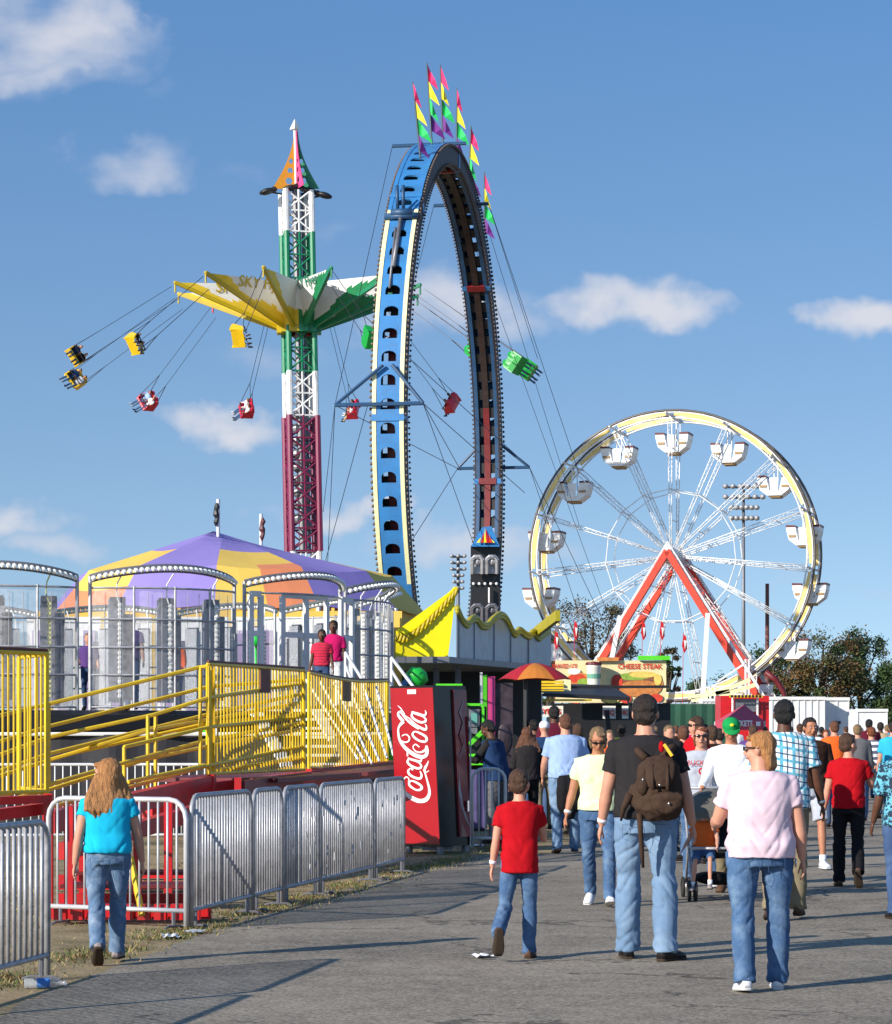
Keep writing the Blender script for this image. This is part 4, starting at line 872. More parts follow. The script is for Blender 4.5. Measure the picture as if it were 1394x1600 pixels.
GB = 'steel crowd barriers along the ramp'
names = ['first panel of the slanting barrier row, nearest the girl', 'narrow second panel of the slanting barrier row, seen almost edge on', 'third panel of the slanting barrier row, in the middle below the left yellow fence', 'long fourth panel of the slanting barrier row with torn paper scraps', 'last panel of the slanting barrier row, touching the red drink machine']
edges_ = [297, 393, 441, 498, 583, 632]
for i in range(5):
    a, b = bl_(edges_[i] + 2), bl_(edges_[i + 1] - 1); barrier(a, b, names[i], GB, sp_=.085, br=.012)
barrier((x_(76, 21.2), 21.2), (x_(291, 20.6), 20.6), 'pale barrier facing the crowd right behind the girl in the turquoise shirt', GB, z0=.155, z1=1.05, sp_=.088, r=.022, br=.0095, m='galv_pale')
barrier((-2.99, 14.1), (-2.57, 16.5), 'grey barrier at the lower left corner of the photo', GB, sp_=.105, z1=1.02, br=.0135)
barrier((-3.5, 11.2), (-3.0, 14.05), 'barrier continuing out of the photo past the lower left corner', GB, sp_=.105, z1=1.02)
for i, (x0, x1) in enumerate(((-40, 158), (160, 330))):
    barrier((x_(x0, 35.5), 35.5 + i * .2), (x_(x1, 35.5), 35.7), ['pale barrier behind the ramps left of the girl head', 'pale barrier behind the ramps right of the girl head'][i], 'pale barriers behind the yellow ramps', z1=1.14, sp_=.11, m='white_dull')
barrier((x_(738, 34.5), 34.5), (x_(790, 34.5), 34.6), 'pale barrier with purple sheet between the drink machine and the man in the blue vest', GB, z1=1.1, sp_=.09, m='white_dull')
mb = MB(); a = P(739, 1203, 34.9); mb.box((x_(748, 34.9), 34.9, .68), (.24, .02, .8)); solo(mb, 'sheet_panel', mat('purple_sheet', (.10, .08, .22), .6, 0, .3, 5).name, 'dark purple sheet hung on the barrier beside the drink machine', 'panel')
# paper scraps stuck in the 3rd to 5th panel are pale rags
mb = MB(); r_ = random.Random(5)
for i in range(46):
    px = r_.uniform(455, 628); q = bl_(px); z = r_.choice([r_.gauss(.42, .10), r_.gauss(.80, .08)]); s_ = r_.uniform(.012, .035); mb.box((q[0] + .012, q[1], z), (.004, s_ * 1.2, s_ * 3.0), Matrix.Rotation(-.19, 3, 'Z') @ Matrix.Rotation(r_.uniform(-.4, .4), 3, 'X'))
tag(solo(mb, 'paper_scraps', 'galv_pale', 'pale paper scraps stuck between the bars of the far barriers', 'scraps'), kind='stuff')
# ================================================================ COKE MACHINE
mat('coke_red', (.36, .003, .011), .3, 0, .04, 2, coat=.3); mat('coke_front', (.20, .01, .015), .25, 0, .5, 3, coat=.5); mat('decal_white', (.82, .80, .80), .5, 0, .03, 3)
dc = 33.3; corner = V((x_(689, dc), dc, 0)); th_ = radians(37)
LU = V((-cos(th_), sin(th_), 0)); RU_ = V((sin(th_ + .07), cos(th_ + .07), 0))     # along the red side (left, away) ; along the front (right, away)
Wl, Wr = .72, .64; zb_, zt_ = .10, 2.20
mc = thing('vending_machine', 'tall red and black drink vending machine with white Coca-Cola script', 'vending machine', corner); tilt = V((-.045, 0, 0))
def mp_(l, r, z): return corner + LU * l + RU_ * r + UZ * z + tilt * z
mb = MB(); A = [mp_(l, r, z) for z in (zb_, zt_) for (l, r) in ((0, 0), (Wl, 0), (Wl, Wr), (0, Wr))]
mb.add(A, [(0, 3, 2, 1), (4, 5, 6, 7), (0, 1, 5, 4), (1, 2, 6, 5), (2, 3, 7, 6), (3, 0, 4, 7)]); mb.build('cabinet', 'black_gloss', mc)
nL = -(RU_); nR = -(LU)
mb = MB(); mb.prism([(.01, .03), (Wl - .01, .03), (Wl - .01, 2.07), (.01, 2.07)], mp_(0, 0, zb_) + nL * .004, LU, UZ + tilt, 0.004); sp2 = mb.build('side_panel', 'coke_red', mc)
# front (right-hand, foreshortened): black jamb then glossy dark red door
mb = MB(); mb.prism([(.36, .12), (.62, .12), (.62, 2.05), (.36, 2.05)], mp_(0, 0, zb_) + nR * .03, RU_, UZ + tilt, -.035); door = mb.build('door', 'coke_front', mc)
mb = MB(); pth = [mp_(0, .38 + .3 * f, zb_ + .25 + 1.6 * f) + nR * .045 for f in (0, .1, .2, .3)] + [mp_(0, .5 - .08 * sin(f * 7), zb_ + .9 + 1.0 * f) + nR * .045 for f in (0, .2, .4, .6, .8, 1)]
mb.path([mp_(0, r, z) + nR * .034 for r, z in ((.40, 1.05), (.39, .85), (.43, .62), (.50, .45), (.56, .35))], [.006, .016, .020, .014, .004], 6, ref=UZ, ry=.004); mb.path([mp_(0, r, z) + nR * .034 for r, z in ((.42, 1.25), (.50, 1.42), (.44, 1.55), (.52, 1.72), (.46, 1.85), (.55, 2.0))], [.004, .016, .02, .016, .02, .005], 6, ref=UZ, ry=.004); mb.build('door_reflection', 'galv', door)  # thin grey streaks modelled on the door to stand for a reflection
mb = MB(); mb.box(mp_(0, .61, .95) + nR * .04, (.02, .04, 1.7)); mb.box(mp_(0, .54, .62) + nR * .04, (.03, .10, .14)); mb.build('door_trim', 'galv', mc)
mb = MB()
for (l, r) in ((.05, .05), (.6, .1), (.05, .55)): mb.path([mp_(l, r, 0), mp_(l, r, zb_)], .045, 8)
mb.box(mp_(.3, .3, .07), (.4, .4, .05)); mb.build('foot', 'galv_dark', mc)
mb = MB(); mb.box(mp_(.15, .5, zt_ + .015), (.35, .25, .025)); mb.build('top_cover', 'lime_paint', mc)
# script lettering: strokes of a broad pen, drawn in a frame s (up the machine) / t (towards its left)
S2 = []
def sp_pt(X, Y): return ((1090 - Y) / 250., (335 - X) / 250.)
def bez(pts, n=10):
    out_ = []; k = len(pts)
    for i in range(k - 1):
        p0, p1, p2, p3 = pts[max(0, i - 1)], pts[i], pts[i + 1], pts[min(k - 1, i + 2)]
        for j in range(n):
            t_ = j / n; out_.append(tuple(.5 * ((2 * p1[c]) + (-p0[c] + p2[c]) * t_ + (2 * p0[c] - 5 * p1[c] + 4 * p2[c] - p3[c]) * t_ ** 2 + (-p0[c] + 3 * p1[c] - 3 * p2[c] + p3[c]) * t_ ** 3) for c in range(len(p1))))
    out_.append(tuple(pts[-1])); return out_
# strokes as (X, Y, half-width) in enlarged-photo units
ST = [
 [(130, 905, 4), (118, 940, 7), (122, 985, 12), (150, 1020, 15), (195, 1052, 17), (250, 1072, 16), (300, 1062, 16), (328, 1022, 12), (330, 975, 9), (318, 920, 7), (306, 872, 6), (298, 845, 6), (302, 812, 10), (318, 785, 7), (329, 756, 2)],
 [(305, 850, 4), (325, 838, 3), (333, 830, 1.5)], [(297, 846, 4), (288, 832, 2.5), (284, 825, 1)],
 [(130, 905, 4), (150, 885, 5), (172, 900, 4), (165, 925, 3)],
 [(258, 985, 10), (225, 985, 7), (185, 960, 9), (172, 935, 8), (190, 915, 6), (225, 925, 8), (262, 948, 9), (272, 970, 10), (258, 985, 9)],
 [(186, 815, 4), (168, 838, 8), (178, 865, 9), (215, 888, 9), (258, 896, 9), (274, 872, 8), (262, 838, 4)], [(186, 815, 4), (200, 822, 8), (205, 832, 5)],
 [(172, 745, 7), (166, 770, 9), (190, 795, 9), (235, 815, 9), (266, 812, 9), (272, 792, 7), (250, 770, 5), (205, 752, 5), (175, 742, 6)], [(168, 738, 8), (215, 752, 9), (262, 762, 9), (276, 745, 6), (270, 722, 3)],
 [(166, 722, 6), (166, 690, 6)],
 [(262, 650, 5), (232, 628, 5), (212, 650, 4), (232, 682, 5), (272, 690, 7), (312, 668, 10), (318, 640, 9), (322, 690, 13), (300, 722, 14), (250, 722, 15), (190, 690, 15), (140, 645, 13), (108, 595, 10), (98, 545, 8), (100, 500, 7), (118, 470, 11), (142, 448, 13)],
 [(142, 448, 10), (120, 425, 12), (100, 395, 9), (112, 372, 7), (150, 400, 5), (190, 425, 4)], [(112, 372, 6), (130, 360, 5), (118, 340, 3), (98, 322, 1)], [(150, 415, 6), (148, 385, 4), (125, 350, 3), (98, 322, 1.5)],
 [(125, 600, 4), (145, 612, 6), (175, 605, 6), (186, 580, 6), (170, 555, 5), (145, 552, 4), (125, 565, 3)],
 [(312, 608, 9), (265, 600, 8), (222, 570, 9), (212, 545, 8), (232, 528, 6), (270, 540, 8), (312, 565, 9), (322, 588, 10), (312, 608, 8)],
 [(190, 425, 5), (235, 470, 7), (290, 505, 10), (318, 510, 9), (322, 485, 5), (312, 468, 3)], [(120, 375, 5), (165, 430, 8), (215, 475, 9), (265, 505, 9)],
 [(212, 385, 7), (210, 408, 9), (235, 435, 9), (280, 455, 9), (314, 448, 9), (318, 430, 7), (295, 410, 5), (245, 392, 5), (214, 380, 6)], [(208, 374, 8), (258, 388, 9), (305, 402, 9), (322, 385, 6), (316, 362, 3)],
]
mb = MB(); kz = 1.0 / (5 * 120.); 
def lp(X, Y, off): # map enlarged photo units to the side panel plane
    z = 2.17 - (Y - 185) / 5 / 120. * 1.0; l = (378 + (Y - 185) * .021 - X) / 5 / 120. / cos(th_); return mp_(max(l, .0), 0, z) + nL * off
for si, st in enumerate(ST):
    pts_ = bez(st, 8); n = len(pts_); Lf = []
    for i in range(n):
        a, b = pts_[max(0, i - 1)], pts_[min(n - 1, i + 1)]; dx, dy = b[0] - a[0], b[1] - a[1]; q = sqrt(dx * dx + dy * dy) or 1; nx, ny = -dy / q, dx / q; w = pts_[i][2]
        Lf.append((lp(pts_[i][0] + nx * w, pts_[i][1] + ny * w, .010 + si * .0004), lp(pts_[i][0] - nx * w, pts_[i][1] - ny * w, .010 + si * .0004)))
    for i in range(n - 1): mb.add([Lf[i][0], Lf[i + 1][0], Lf[i + 1][1], Lf[i][1]], [(0, 1, 2, 3)])
mb.build('script_lettering', 'decal_white', sp2)
mb = MB(); mb.add([lp(176, 198, .0105), lp(244, 198, .0105), lp(244, 232, .0105), lp(176, 232, .0105)], [(0, 1, 2, 3)]); mb.build('sticker', 'decal_white', sp2)
# ================================================================ GAME / RIDE MARQUEE (yellow prow, grey wavy wall)
mq = thing('marquee_booth', 'dark ride booth with pointed yellow prow and wavy grey painted marquee', 'booth', (x_(760, 52), 52, 0))
dm = 50.0
mb = MB(); prow = [(618, 1032), (699, 1031), (702, 1012), (714, 916), (619, 986)]
o = P(618, 1032, dm); pts_ = [(P(a, b, dm).x - o.x, P(a, b, dm).z - o.z) for a, b in prow]; mb.prism(pts_, o, (1, 0, 0), (0, 0, 1), -.15); pw = mb.build('prow', 'yellow_bright', mq)
mb = MB(); cur = [(620, 990), (632, 993), (650, 982), (668, 966), (684, 950), (700, 932), (712, 919)]
for i in range(15):
    f = i / 14 * 5.99; j = int(f); a, b = cur[j], cur[j + 1]; px, py = a[0] + (b[0] - a[0]) * (f - j), a[1] + (b[1] - a[1]) * (f - j)
    c = P(px + 1, py + 6, dm - .08); mb.ell(c, (.035, .03, .11), Matrix.Rotation(radians(20), 3, 'Y'), 8, 6)
mb.build('bulb_cap', 'yellow_deep', pw, True)
mb = MB(); mb.path([P(a, b - 1, dm) for a, b in cur], .03, 6); mb.build('trim', 'yellow_bright', pw)
mb = MB()
for i in range(14): mb.ell(P(623 + i * 6, 1034, dm - .05), .035, None, 6, 5)
mb.build('light_string', 'bulb', pw)
# wavy wall receding right
topc = [(714, 950), (722, 968), (730, 975), (736, 968), (744, 966), (752, 976), (762, 977), (770, 968), (782, 960), (792, 968), (800, 985), (806, 990), (812, 984), (820, 990), (828, 993), (834, 987), (842, 996), (850, 990), (858, 985)]
def wd(px): return 50 + (px - 700) / 160 * 6.5
m = bpy.data.materials.new('painted_mural'); m.use_nodes = True; t = m.node_tree; b = t.nodes['Principled BSDF']; MATS['mural'] = m
cN = nn(t, 'ShaderNodeTexCoord').outputs['Object']; mp2 = nn(t, 'ShaderNodeMapping'); mp2.inputs['Scale'].default_value = (3.2, 3.2, .9); t.links.new(cN, mp2.inputs[0]); nz = noise_(t, mp2.outputs[0], 2.6, 9, .85)
cr_ = nn(t, 'ShaderNodeValToRGB'); t.links.new(nz.outputs[0], cr_.inputs[0]); e = cr_.color_ramp.elements; e[0].position = .3; e[0].color = (.05, .06, .10, 1); e[1].position = .75; e[1].color = (.36, .42, .50, 1)
for ps, cl in ((.42, (.20, .24, .28, 1)), (.5, (.27, .28, .36, 1)), (.57, (.24, .34, .44, 1)), (.64, (.34, .36, .42, 1))): k = e.new(ps); k.color = cl
t.links.new(cr_.outputs[0], b.inputs['Base Color']); b.inputs['Roughness'].default_value = .35
mb = MB(); fine = bez([(a, b) for a, b in topc], 4); 
for i in range(len(fine) - 1):
    (a, b), (c, d) = fine[i], fine[i + 1]; A = [P(a, 1035 + (a - 700) * .07, wd(a)), P(c, 1035 + (c - 700) * .07, wd(c)), P(c, d, wd(c)), P(a, b, wd(a))]; B = [p + V((.05, .12, 0)) for p in A]
    mb.add(A + B, [(0, 1, 2, 3), (7, 6, 5, 4), (3, 2, 6, 7), (0, 4, 5, 1)])
mb.build('mural_wall', 'mural', mq)
mb = MB(); mb.path([P(a, b - 1, wd(a)) for a, b in fine], .06, 8); mb.path([P(a, b + 4, wd(a) - .04) for a, b in fine], .045, 8); mb.build('wavy_trim', mat('olive_trim', (.40, .34, .02), .4, 0, .15, 3).name, mq, True)
mb = MB(); mb.bar(P(838, 988, 55.8), P(872, 962, 53.5), .1, .22); mb.build('end_board', 'olive_trim', mq)
mb = MB()
for px in (741, 772, 798, 826): mb.bar(P(px, 972 if px < 800 else 994, wd(px) - .03), P(px, 1036 + (px - 700) * .07, wd(px) - .03), .03)
mb.build('panel_seam', 'galv_dark', mq)
mb = MB(); a, b = P(618, 1036, 50), P(862, 1049, 56.3)
fl = [V((P(618, 0, 50).x, 49.8, a.z)), V((P(702, 0, 50).x, 49.8, a.z)), V((b.x, 56.2, b.z)), V((b.x, 59, b.z)), V((P(618, 0, 50).x, 59, a.z))]
mb.add(fl + [p + UZ * .12 for p in fl], [(0, 1, 2, 3, 4), (9, 8, 7, 6, 5)] + [(i, (i + 1) % 5, 5 + (i + 1) % 5, 5 + i) for i in range(5)]); mb.build('roof_slab', 'galv_dark', mq)
mb = MB(); mb.box((x_(700, 56), 57.5, 1.5), (4.2, .1, 3.0)); mb.build('back_wall', 'black_paint', mq)
mb = MB()
for px in (682, 716): mb.box((x_(px, 52), 52, 1.45), (.12, .12, 2.9))
mb.build('post', 'galv_dark', mq)
mb = MB(); mb.box((x_(787, 50), 50, 1.45), (.36, .08, 2.2)); mb.ell((x_(787, 50), 49.95, 1.45), (.16, .05, .3), None, 12, 8); mb.build('dark_panel', mat('dark_mural', (.055, .035, .045), .5, 0, .6, 6).name, mq)
mb = MB(); mb.box((x_(768, 49.9), 49.9, 1.72), (.14, .06, 1.9)); mb.build('pink_trim', 'pink_paint', mq)
mb = MB(); mb.box((x_(758, 49.9), 49.9, 1.45), (.075, .06, 2.5)); mb.build('green_trim', 'lime_paint', mq)
mb = MB(); mb.box((x_(752, 49.9), 49.9, 2.2), (.05, .06, 1.1)); mb.build('white_trim', 'white_dull', mq)
g = thing('game_cabinet', 'dark green framed game cabinet between the drink machine and the blue vest man', 'game cabinet', (x_(742, 41), 41, 0)); dg = 41
mb = MB(); mb.box((x_(741, dg), dg + .3, 1.0), (.40, .5, 2.0)); mb.build('body', 'black_paint', g)
mb = MB(); fr = [(727, 1101), (752, 1101), (755, 1106), (755, 1180), (727, 1180)]
for i in range(4): mb.bar(P(*fr[i], dg), P(*fr[i + 1], dg), .04)
mb.bar(P(732, 1165, dg - .1), P(756, 1141, dg - .1), .07); mb.box(P(742, 1189, dg), (.32, .3, .13)); mb.build('frame', 'lime_paint', g)
mb = MB(); mb.box(P(741, 1122, dg), (.17, .04, .28)); mb.box(P(741, 1122, dg - .02), (.1, .04, .16), None, 1); mb.box(P(741, 1142, dg - .02), (.1, .04, .1), None, 0); mb.build('screen', ['galv_dark', mat('screen_teal', (.12, .35, .3), .3).name], g)
mb = MB(); mb.ell(P(733, 1192, dg - .1), (.08, .06, .08)); mb.build('button', 'orange_red', g, True)
# green dragon like ride parts under the roof are shapes of bright green and blue
mb = MB(); mb.path([P(636, 1062, 47), P(645, 1055, 47), P(656, 1060, 47), P(668, 1057, 47)], [.1, .16, .2, .08], 8); o_ = solo(mb, 'ride_car', ['green_bright'], 'bright green rounded ride car seen above the drink machine', 'ride car', smooth=True, base=V((x_(650, 47), 47, 0)))
mb = MB(); mb.bar(P(622, 1080, 46), P(640, 1058, 46), .12, .1); solo(mb, 'ride_arm', 'blue_paint', 'short blue ride arm behind the left top corner of the drink machine', 'ride arm', base=V((x_(630, 46), 46, 0)))  # short piece of another ride's arm, kept as its own object
# ================================================================ UMBRELLA
du = 44.0; uc = P(836, 1036, du); um = thing('umbrella', 'red and orange parasol standing in front of the food stand', 'umbrella', (uc.x, du, 0)); mb = MB(); n = 6; Ru = .64
for i in range(n):
    a0 = 2 * pi * i / n; a1 = a0 + 2 * pi / n
    for s_ in range(4):
        b0, b1 = a0 + (a1 - a0) * s_ / 4, a0 + (a1 - a0) * (s_ + 1) / 4
        for j in range(6):
            def up_(f, a, fr_): r_ = Ru * f * (1 - .05 * sin(pi * fr_)); return uc + V((r_ * cos(a), r_ * sin(a), -.30 * f ** 1.7 + .03 * sin(pi * fr_) * f))
            A = [up_(j / 6, b0, s_ / 4), up_(j / 6, b1, (s_ + 1) / 4), up_((j + 1) / 6, b1, (s_ + 1) / 4), up_((j + 1) / 6, b0, s_ / 4)]
            mb.add(A, [(0, 1, 2, 3)], 1 if i % 2 == 0 else 0)
mb.build('canopy', [mat('umb_red', (.36, .008, .02), .7).name, mat('umb_orange', (.52, .17, .02), .7).name], um, True)
mb = MB(); mb.tube((uc.x - .16, du, 0), (uc.x - .16, du, uc.z - .1), .045); mb.build('pole', 'black_paint', um)
# ================================================================ FOOD STAND
fs = thing('food_stand', 'cheese steak food stand with cream picture boards and dark awning', 'food stand', (x_(930, 74), 74, 0)); df = 72.0
def board(x0, x1, y0, y1, d, m, name, par, th=.08):
    a, b = P(x0, y1, d), P(x1, y0, d); mb = MB(); mb.box(((a.x + b.x) / 2, d + th / 2, (a.z + b.z) / 2), (b.x - a.x, th, b.z - a.z)); return mb.build(name, m, par)
mat('board_cream', (.78, .66, .36), .6, 0, .12, 1.5)
bd = board(868, 1041, 1032, 1098, df, 'board_cream', 'sign_board', fs)
mb = MB(); text_into(mb, 'CHEESE STEAK', P(1000, 1045, df - .03), (1, 0, 0), (0, 0, 1), .14, .0, width=1.25, bold=.02); text_into(mb, 'SHAVED ICE', P(882, 1044, df - .03), (1, 0, 0), (0, 0, 1), .12, .0, width=.7, bold=.02); mb.build('sign_lettering', 'orange_red', bd)
def el2(mb, px, py, rx, ry, d, mi, rot=0, n=20):
    c = P(px, py, d); k = d / FP; mb.add([c + V(((rx * cos(t_) * cos(rot) - ry * sin(t_) * sin(rot)) * k, 0, (rx * cos(t_) * sin(rot) + ry * sin(t_) * cos(rot)) * k)) for t_ in [2 * pi * q / n for q in range(n)]], [tuple(range(n))], mi)
mb = MB()
for (px, py, rx, ry, mi) in ((999, 1069, 38, 20, 0), (1000, 1062, 31, 10, 1), (990, 1057, 24, 6, 2), (1005, 1054, 22, 5, 3), (1000, 1076, 34, 13, 4), (964, 1066, 9, 12, 5), (1028, 1062, 6, 9, 3), (955, 1090, 15, 9, 3), (978, 1092, 9, 7, 5), (1025, 1091, 11, 7, 5), (905, 1064, 20, 13, 0), (902, 1060, 14, 7, 5), (912, 1066, 10, 6, 2), (897, 1049, 10, 5, 6)):
    el2(mb, px, py, rx, ry, df - .02 - .003 * len(mb.f), mi)
mb.build('sign_picture', [mat('pic_bun', (.55, .20, .05), .6, 0, .3, 8).name, mat('pic_meat', (.25, .09, .04), .7, 0, .4, 14).name, mat('pic_green', (.25, .38, .05), .6, 0, .3, 12).name, mat('pic_cheese', (.78, .55, .12), .6, 0, .2, 12).name, 'pic_bun', mat('pic_red', (.62, .05, .02), .6, 0, .3, 10).name, 'decal_white'], bd)
mb = MB(); mb.box(P(1022, 1028, df - .1), (.9, .1, .12)); mb.box(P(950, 1030, df - .1), (.6, .1, .1), None, 1); mb.build('sign_topper', ['lime_paint', 'pic_bun'], fs)
mb = MB(); o = P(928, 0, df - .4); mb.lathe([(.16, 0), (.17, .1), (.20, .72), (.21, .74), (.21, .80), (0, .82)], (o.x, o.y, P(0, 1084, df).z), 16); cup = mb.build('display_cup', 'cream_white', fs, True)
mb = MB(); mb.lathe([(.196, .42), (.202, .55)], (o.x, o.y, P(0, 1084, df).z), 16); mb.build('cup_band', mat('cup_green', (.15, .4, .28), .5).name, cup); mb = MB(); mb.lathe([(.24, .80), (.22, .87), (0, .90)], (o.x, o.y, P(0, 1084, df).z), 16); mb.build('cup_lid', 'red_dark', cup)
mb = MB(); mb.box((x_(950, 74), 74, 1.3), (3.4, 2.5, 2.2)); mb.build('body', 'black_paint', fs)
mb = MB()
for (x0, x1, y0, y1) in ((836, 880, 1103, 1120), (942, 962, 1103, 1123), (972, 982, 1103, 1123)):
    a, b = P(x0, y1, 71), P(x1, y0, 71); mb.box(((a.x + b.x) / 2, 71, (a.z + b.z) / 2), (b.x - a.x, .05, b.z - a.z), None, 0)
    text_into(mb, 'GYROS' if x0 < 900 else 'BBQ', P((x0 + x1) / 2, (y0 + y1) / 2 + 4, 70.95), (1, 0, 0), (0, 0, 1), .14, 0, 1, width=(b.x - a.x) * .85, bold=.03)
mb.build('menu_board', ['cream_white', 'orange_red'], fs)
mb = MB(); A = [P(840, 1088, 68), P(985, 1095, 68), P(955, 1076, 70), P(872, 1074, 70)]; mb.add(A + [p + UZ * .1 for p in A], [(0, 1, 2, 3), (7, 6, 5, 4), (0, 4, 5, 1), (1, 5, 6, 2), (2, 6, 7, 3), (3, 7, 4, 0)]); mb.build('awning', 'black_paint', fs)
mb = MB(); mb.bar(P(845, 1094, 67.9), P(925, 1094, 67.9), .05); mb.build('awning_trim', 'yellow_deep', fs)
mb = MB(); mb.bar(P(860, 1074, 66), P(1046, 1073, 66), .07); mb.bar(P(980, 1092, 68), P(1012, 1180, 68), .05); mb.bar(P(948, 1110, 69), P(956, 1180, 69), .12); mb.build('awning_bar', 'black_paint', fs)
# yellow stand behind the umbrella
ys = thing('yellow_kiosk', 'small yellow slatted kiosk roof with white railings behind the parasol', 'kiosk', (x_(850, 60), 60, 0))
for i in range(4): board(802, 881, 1064 + i * 4.6, 1067.4 + i * 4.6, 60 - i * .08, 'yellow_paint', 'roof_slat', ys)
board(880, 892, 1062, 1080, 60, 'cream', 'side_board', ys); board(803, 819, 1092, 1110, 60, 'yellow_paint', 'counter', ys)
mb = MB()
for i in range(8): mb.tube(P(804 + i * 6, 1082, 60), V((x_(804 + i * 6, 60), 60, 0)), .025)
mb.tube(P(802, 1082, 60), P(850, 1082, 60), .03); mb.tube(P(815, 1082, 60), P(850, 1115, 60), .03); mb.build('railing', 'white_paint', ys)
# ================================================================ TICKET BOOTH
tb_ = thing('ticket_booth', 'red ticket booth with pointed red canopy and bulb edged frame', 'ticket booth', (x_(1162, 100), 100, 0)); dt = 100
mb = MB(); mb.box((x_(1165, dt), dt + 1.2, 1.5), (1.9, 2, 3.0)); mb.build('body', 'red_paint', tb_); board(1148, 1182, 1092, 1112, dt, 'galv_dark', 'window', tb_)
mb = MB()
for i in range(11):
    for x in (1145, 1184): mb.ell(P(x, 1092 + i * 3, dt - .05), .05, None, 6, 5)
mb.build('light_string', 'bulb', tb_)
board(1140, 1192, 1086, 1090, dt - .3, 'yellow_paint', 'cornice', tb_)
mb = MB()
for i in range(9): mb.ell(P(1144 + i * 5.5, 1088, dt - .5), .055, None, 6, 5)
mb.build('light_string', 'black_paint', tb_)
mb = MB(); ap = P(1163, 1101, 95); q = [P(1131, 1127, 93.5), P(1195, 1127, 93.5), P(1195, 1127, 96.5), P(1131, 1127, 96.5)]; q[2].x, q[3].x = q[1].x, q[0].x; q[2].z = q[3].z = q[0].z
mb.add([ap] + q, [(0, 1, 2), (0, 2, 3), (0, 3, 4), (0, 4, 1)]); mb.add([q[0], q[1], q[1] - UZ * .32, q[0] - UZ * .32, q[3], q[3] - UZ * .32, q[2], q[2] - UZ * .32], [(0, 1, 2, 3), (0, 4, 5, 3), (1, 6, 7, 2)])
cn = mb.build('canopy', mat('canopy_rose', (.55, .06, .10), .6).name, tb_); mb = MB(); text_into(mb, 'TICKETS', P(1160, 1134.5, 93.4), (1, 0, 0), (0, 0, 1), .20, .0, bold=.03, width=.75); a = P(1185, 1131, 93.45); mb.box(a, (.16, .02, .16)); mb.build('lettering', 'decal_white', cn)
mb = MB()
for p in q: mb.tube(p, (p.x, p.y, 0), .04)
mb.build('canopy_post', 'galv', cn)
# loading platform of the wheel, white frames
lp_ = thing('loading_gantry', 'white and yellow loading gantry at the foot of the ferris wheel', 'gantry', (x_(1140, 128), 128, 0)); mb = MB()
for (a, b) in (((1110, 1072), (1110, 1150)), ((1117, 1074), (1117, 1150)), ((1165, 1030), (1165, 1095)), ((1170, 1030), (1170, 1095)), ((1110, 1073), (1166, 1073)), ((1120, 1066), (1165, 1036)), ((1111, 1085), (1160, 1085))): mb.bar(P(*a, 128), P(*b, 128), .09)
mb.build('frame', 'white_paint', lp_); mb = MB()
for (a, b) in (((1075, 1090), (1140, 1080)), ((1118, 1084), (1172, 1062)), ((1125, 1088), (1180, 1070)), ((1080, 1094), (1106, 1092))): mb.bar(P(*a, 127), P(*b, 127), .2, .2)
mb.build('boom', 'cream', lp_)
mb = MB(); mb.path([P(1196, 1050, 126), P(1212, 1062, 126), P(1224, 1080, 126), P(1229, 1105, 126), P(1229, 1180, 126)], [.16, .15, .13, .12, .12], 8)
solo(mb, 'curved_arm', 'red_dark', 'curved red steel arm in front of the white trailer beside the wheel leg', 'arm', smooth=True, base=V((x_(1229, 126), 126, 0)))
# litter
mb = MB(); c = V((x_(38, 15.9), 15.9, .035)); c2 = c + V((.26, .03, 0)); mb.path([c + (c2 - c) * f for f in (0, .02, .25, .7, .8, .92, .93, 1)], [.028, .032, .032, .032, .02, .012, .016, .016], 12); bt_ = thing('water_bottle', 'crushed clear plastic water bottle lying at the lower left barrier', 'bottle', (c.x, c.y, 0)); mb.build('bottle_body', mat('clear_plastic', (.55, .58, .62), .1, 0, .1, 30, trans=.6).name, bt_, True)
mb = MB(); mb.path([c + (c2 - c) * f for f in (.3, .6)], .0335, 12); mb.build('bottle_label', mat('label_blue', (.05, .18, .5), .5).name, bt_)
def scrap(px, py, w, h, rz, label):
    g_ = G(px, py); mb = MB(); n = 6; vs = []
    for i in range(n + 1):
        for j in range(3): x, y = (i / n - .5) * w, (j / 2 - .5) * h; vs.append(g_ + Matrix.Rotation(rz, 3, 'Z') @ V((x + .01 * sin(j * 3), y, .012 + .018 * abs(sin(i * 1.9 + j)))))
    mb.add(vs, [(i * 3 + j, (i + 1) * 3 + j, (i + 1) * 3 + j + 1, i * 3 + j + 1) for i in range(n) for j in range(2)]); solo(mb, 'paper_scrap', 'decal_white', label, 'paper', 'paper litter on the ground', base=V((g_.x, g_.y, 0)))
scrap(266, 1466, .13, .30, .2, 'paper scrap on the dirt just right of the girl'); scrap(304, 1459, .12, .2, -.4, 'paper scrap at the foot of the slanting barrier row'); scrap(751, 1497, .15, .16, .5, 'white paper scrap lying on the asphalt left of the boy shoe'); scrap(745, 1323, .2, .4, 0, 'white paper scrap on the dirt right of the drink machine')
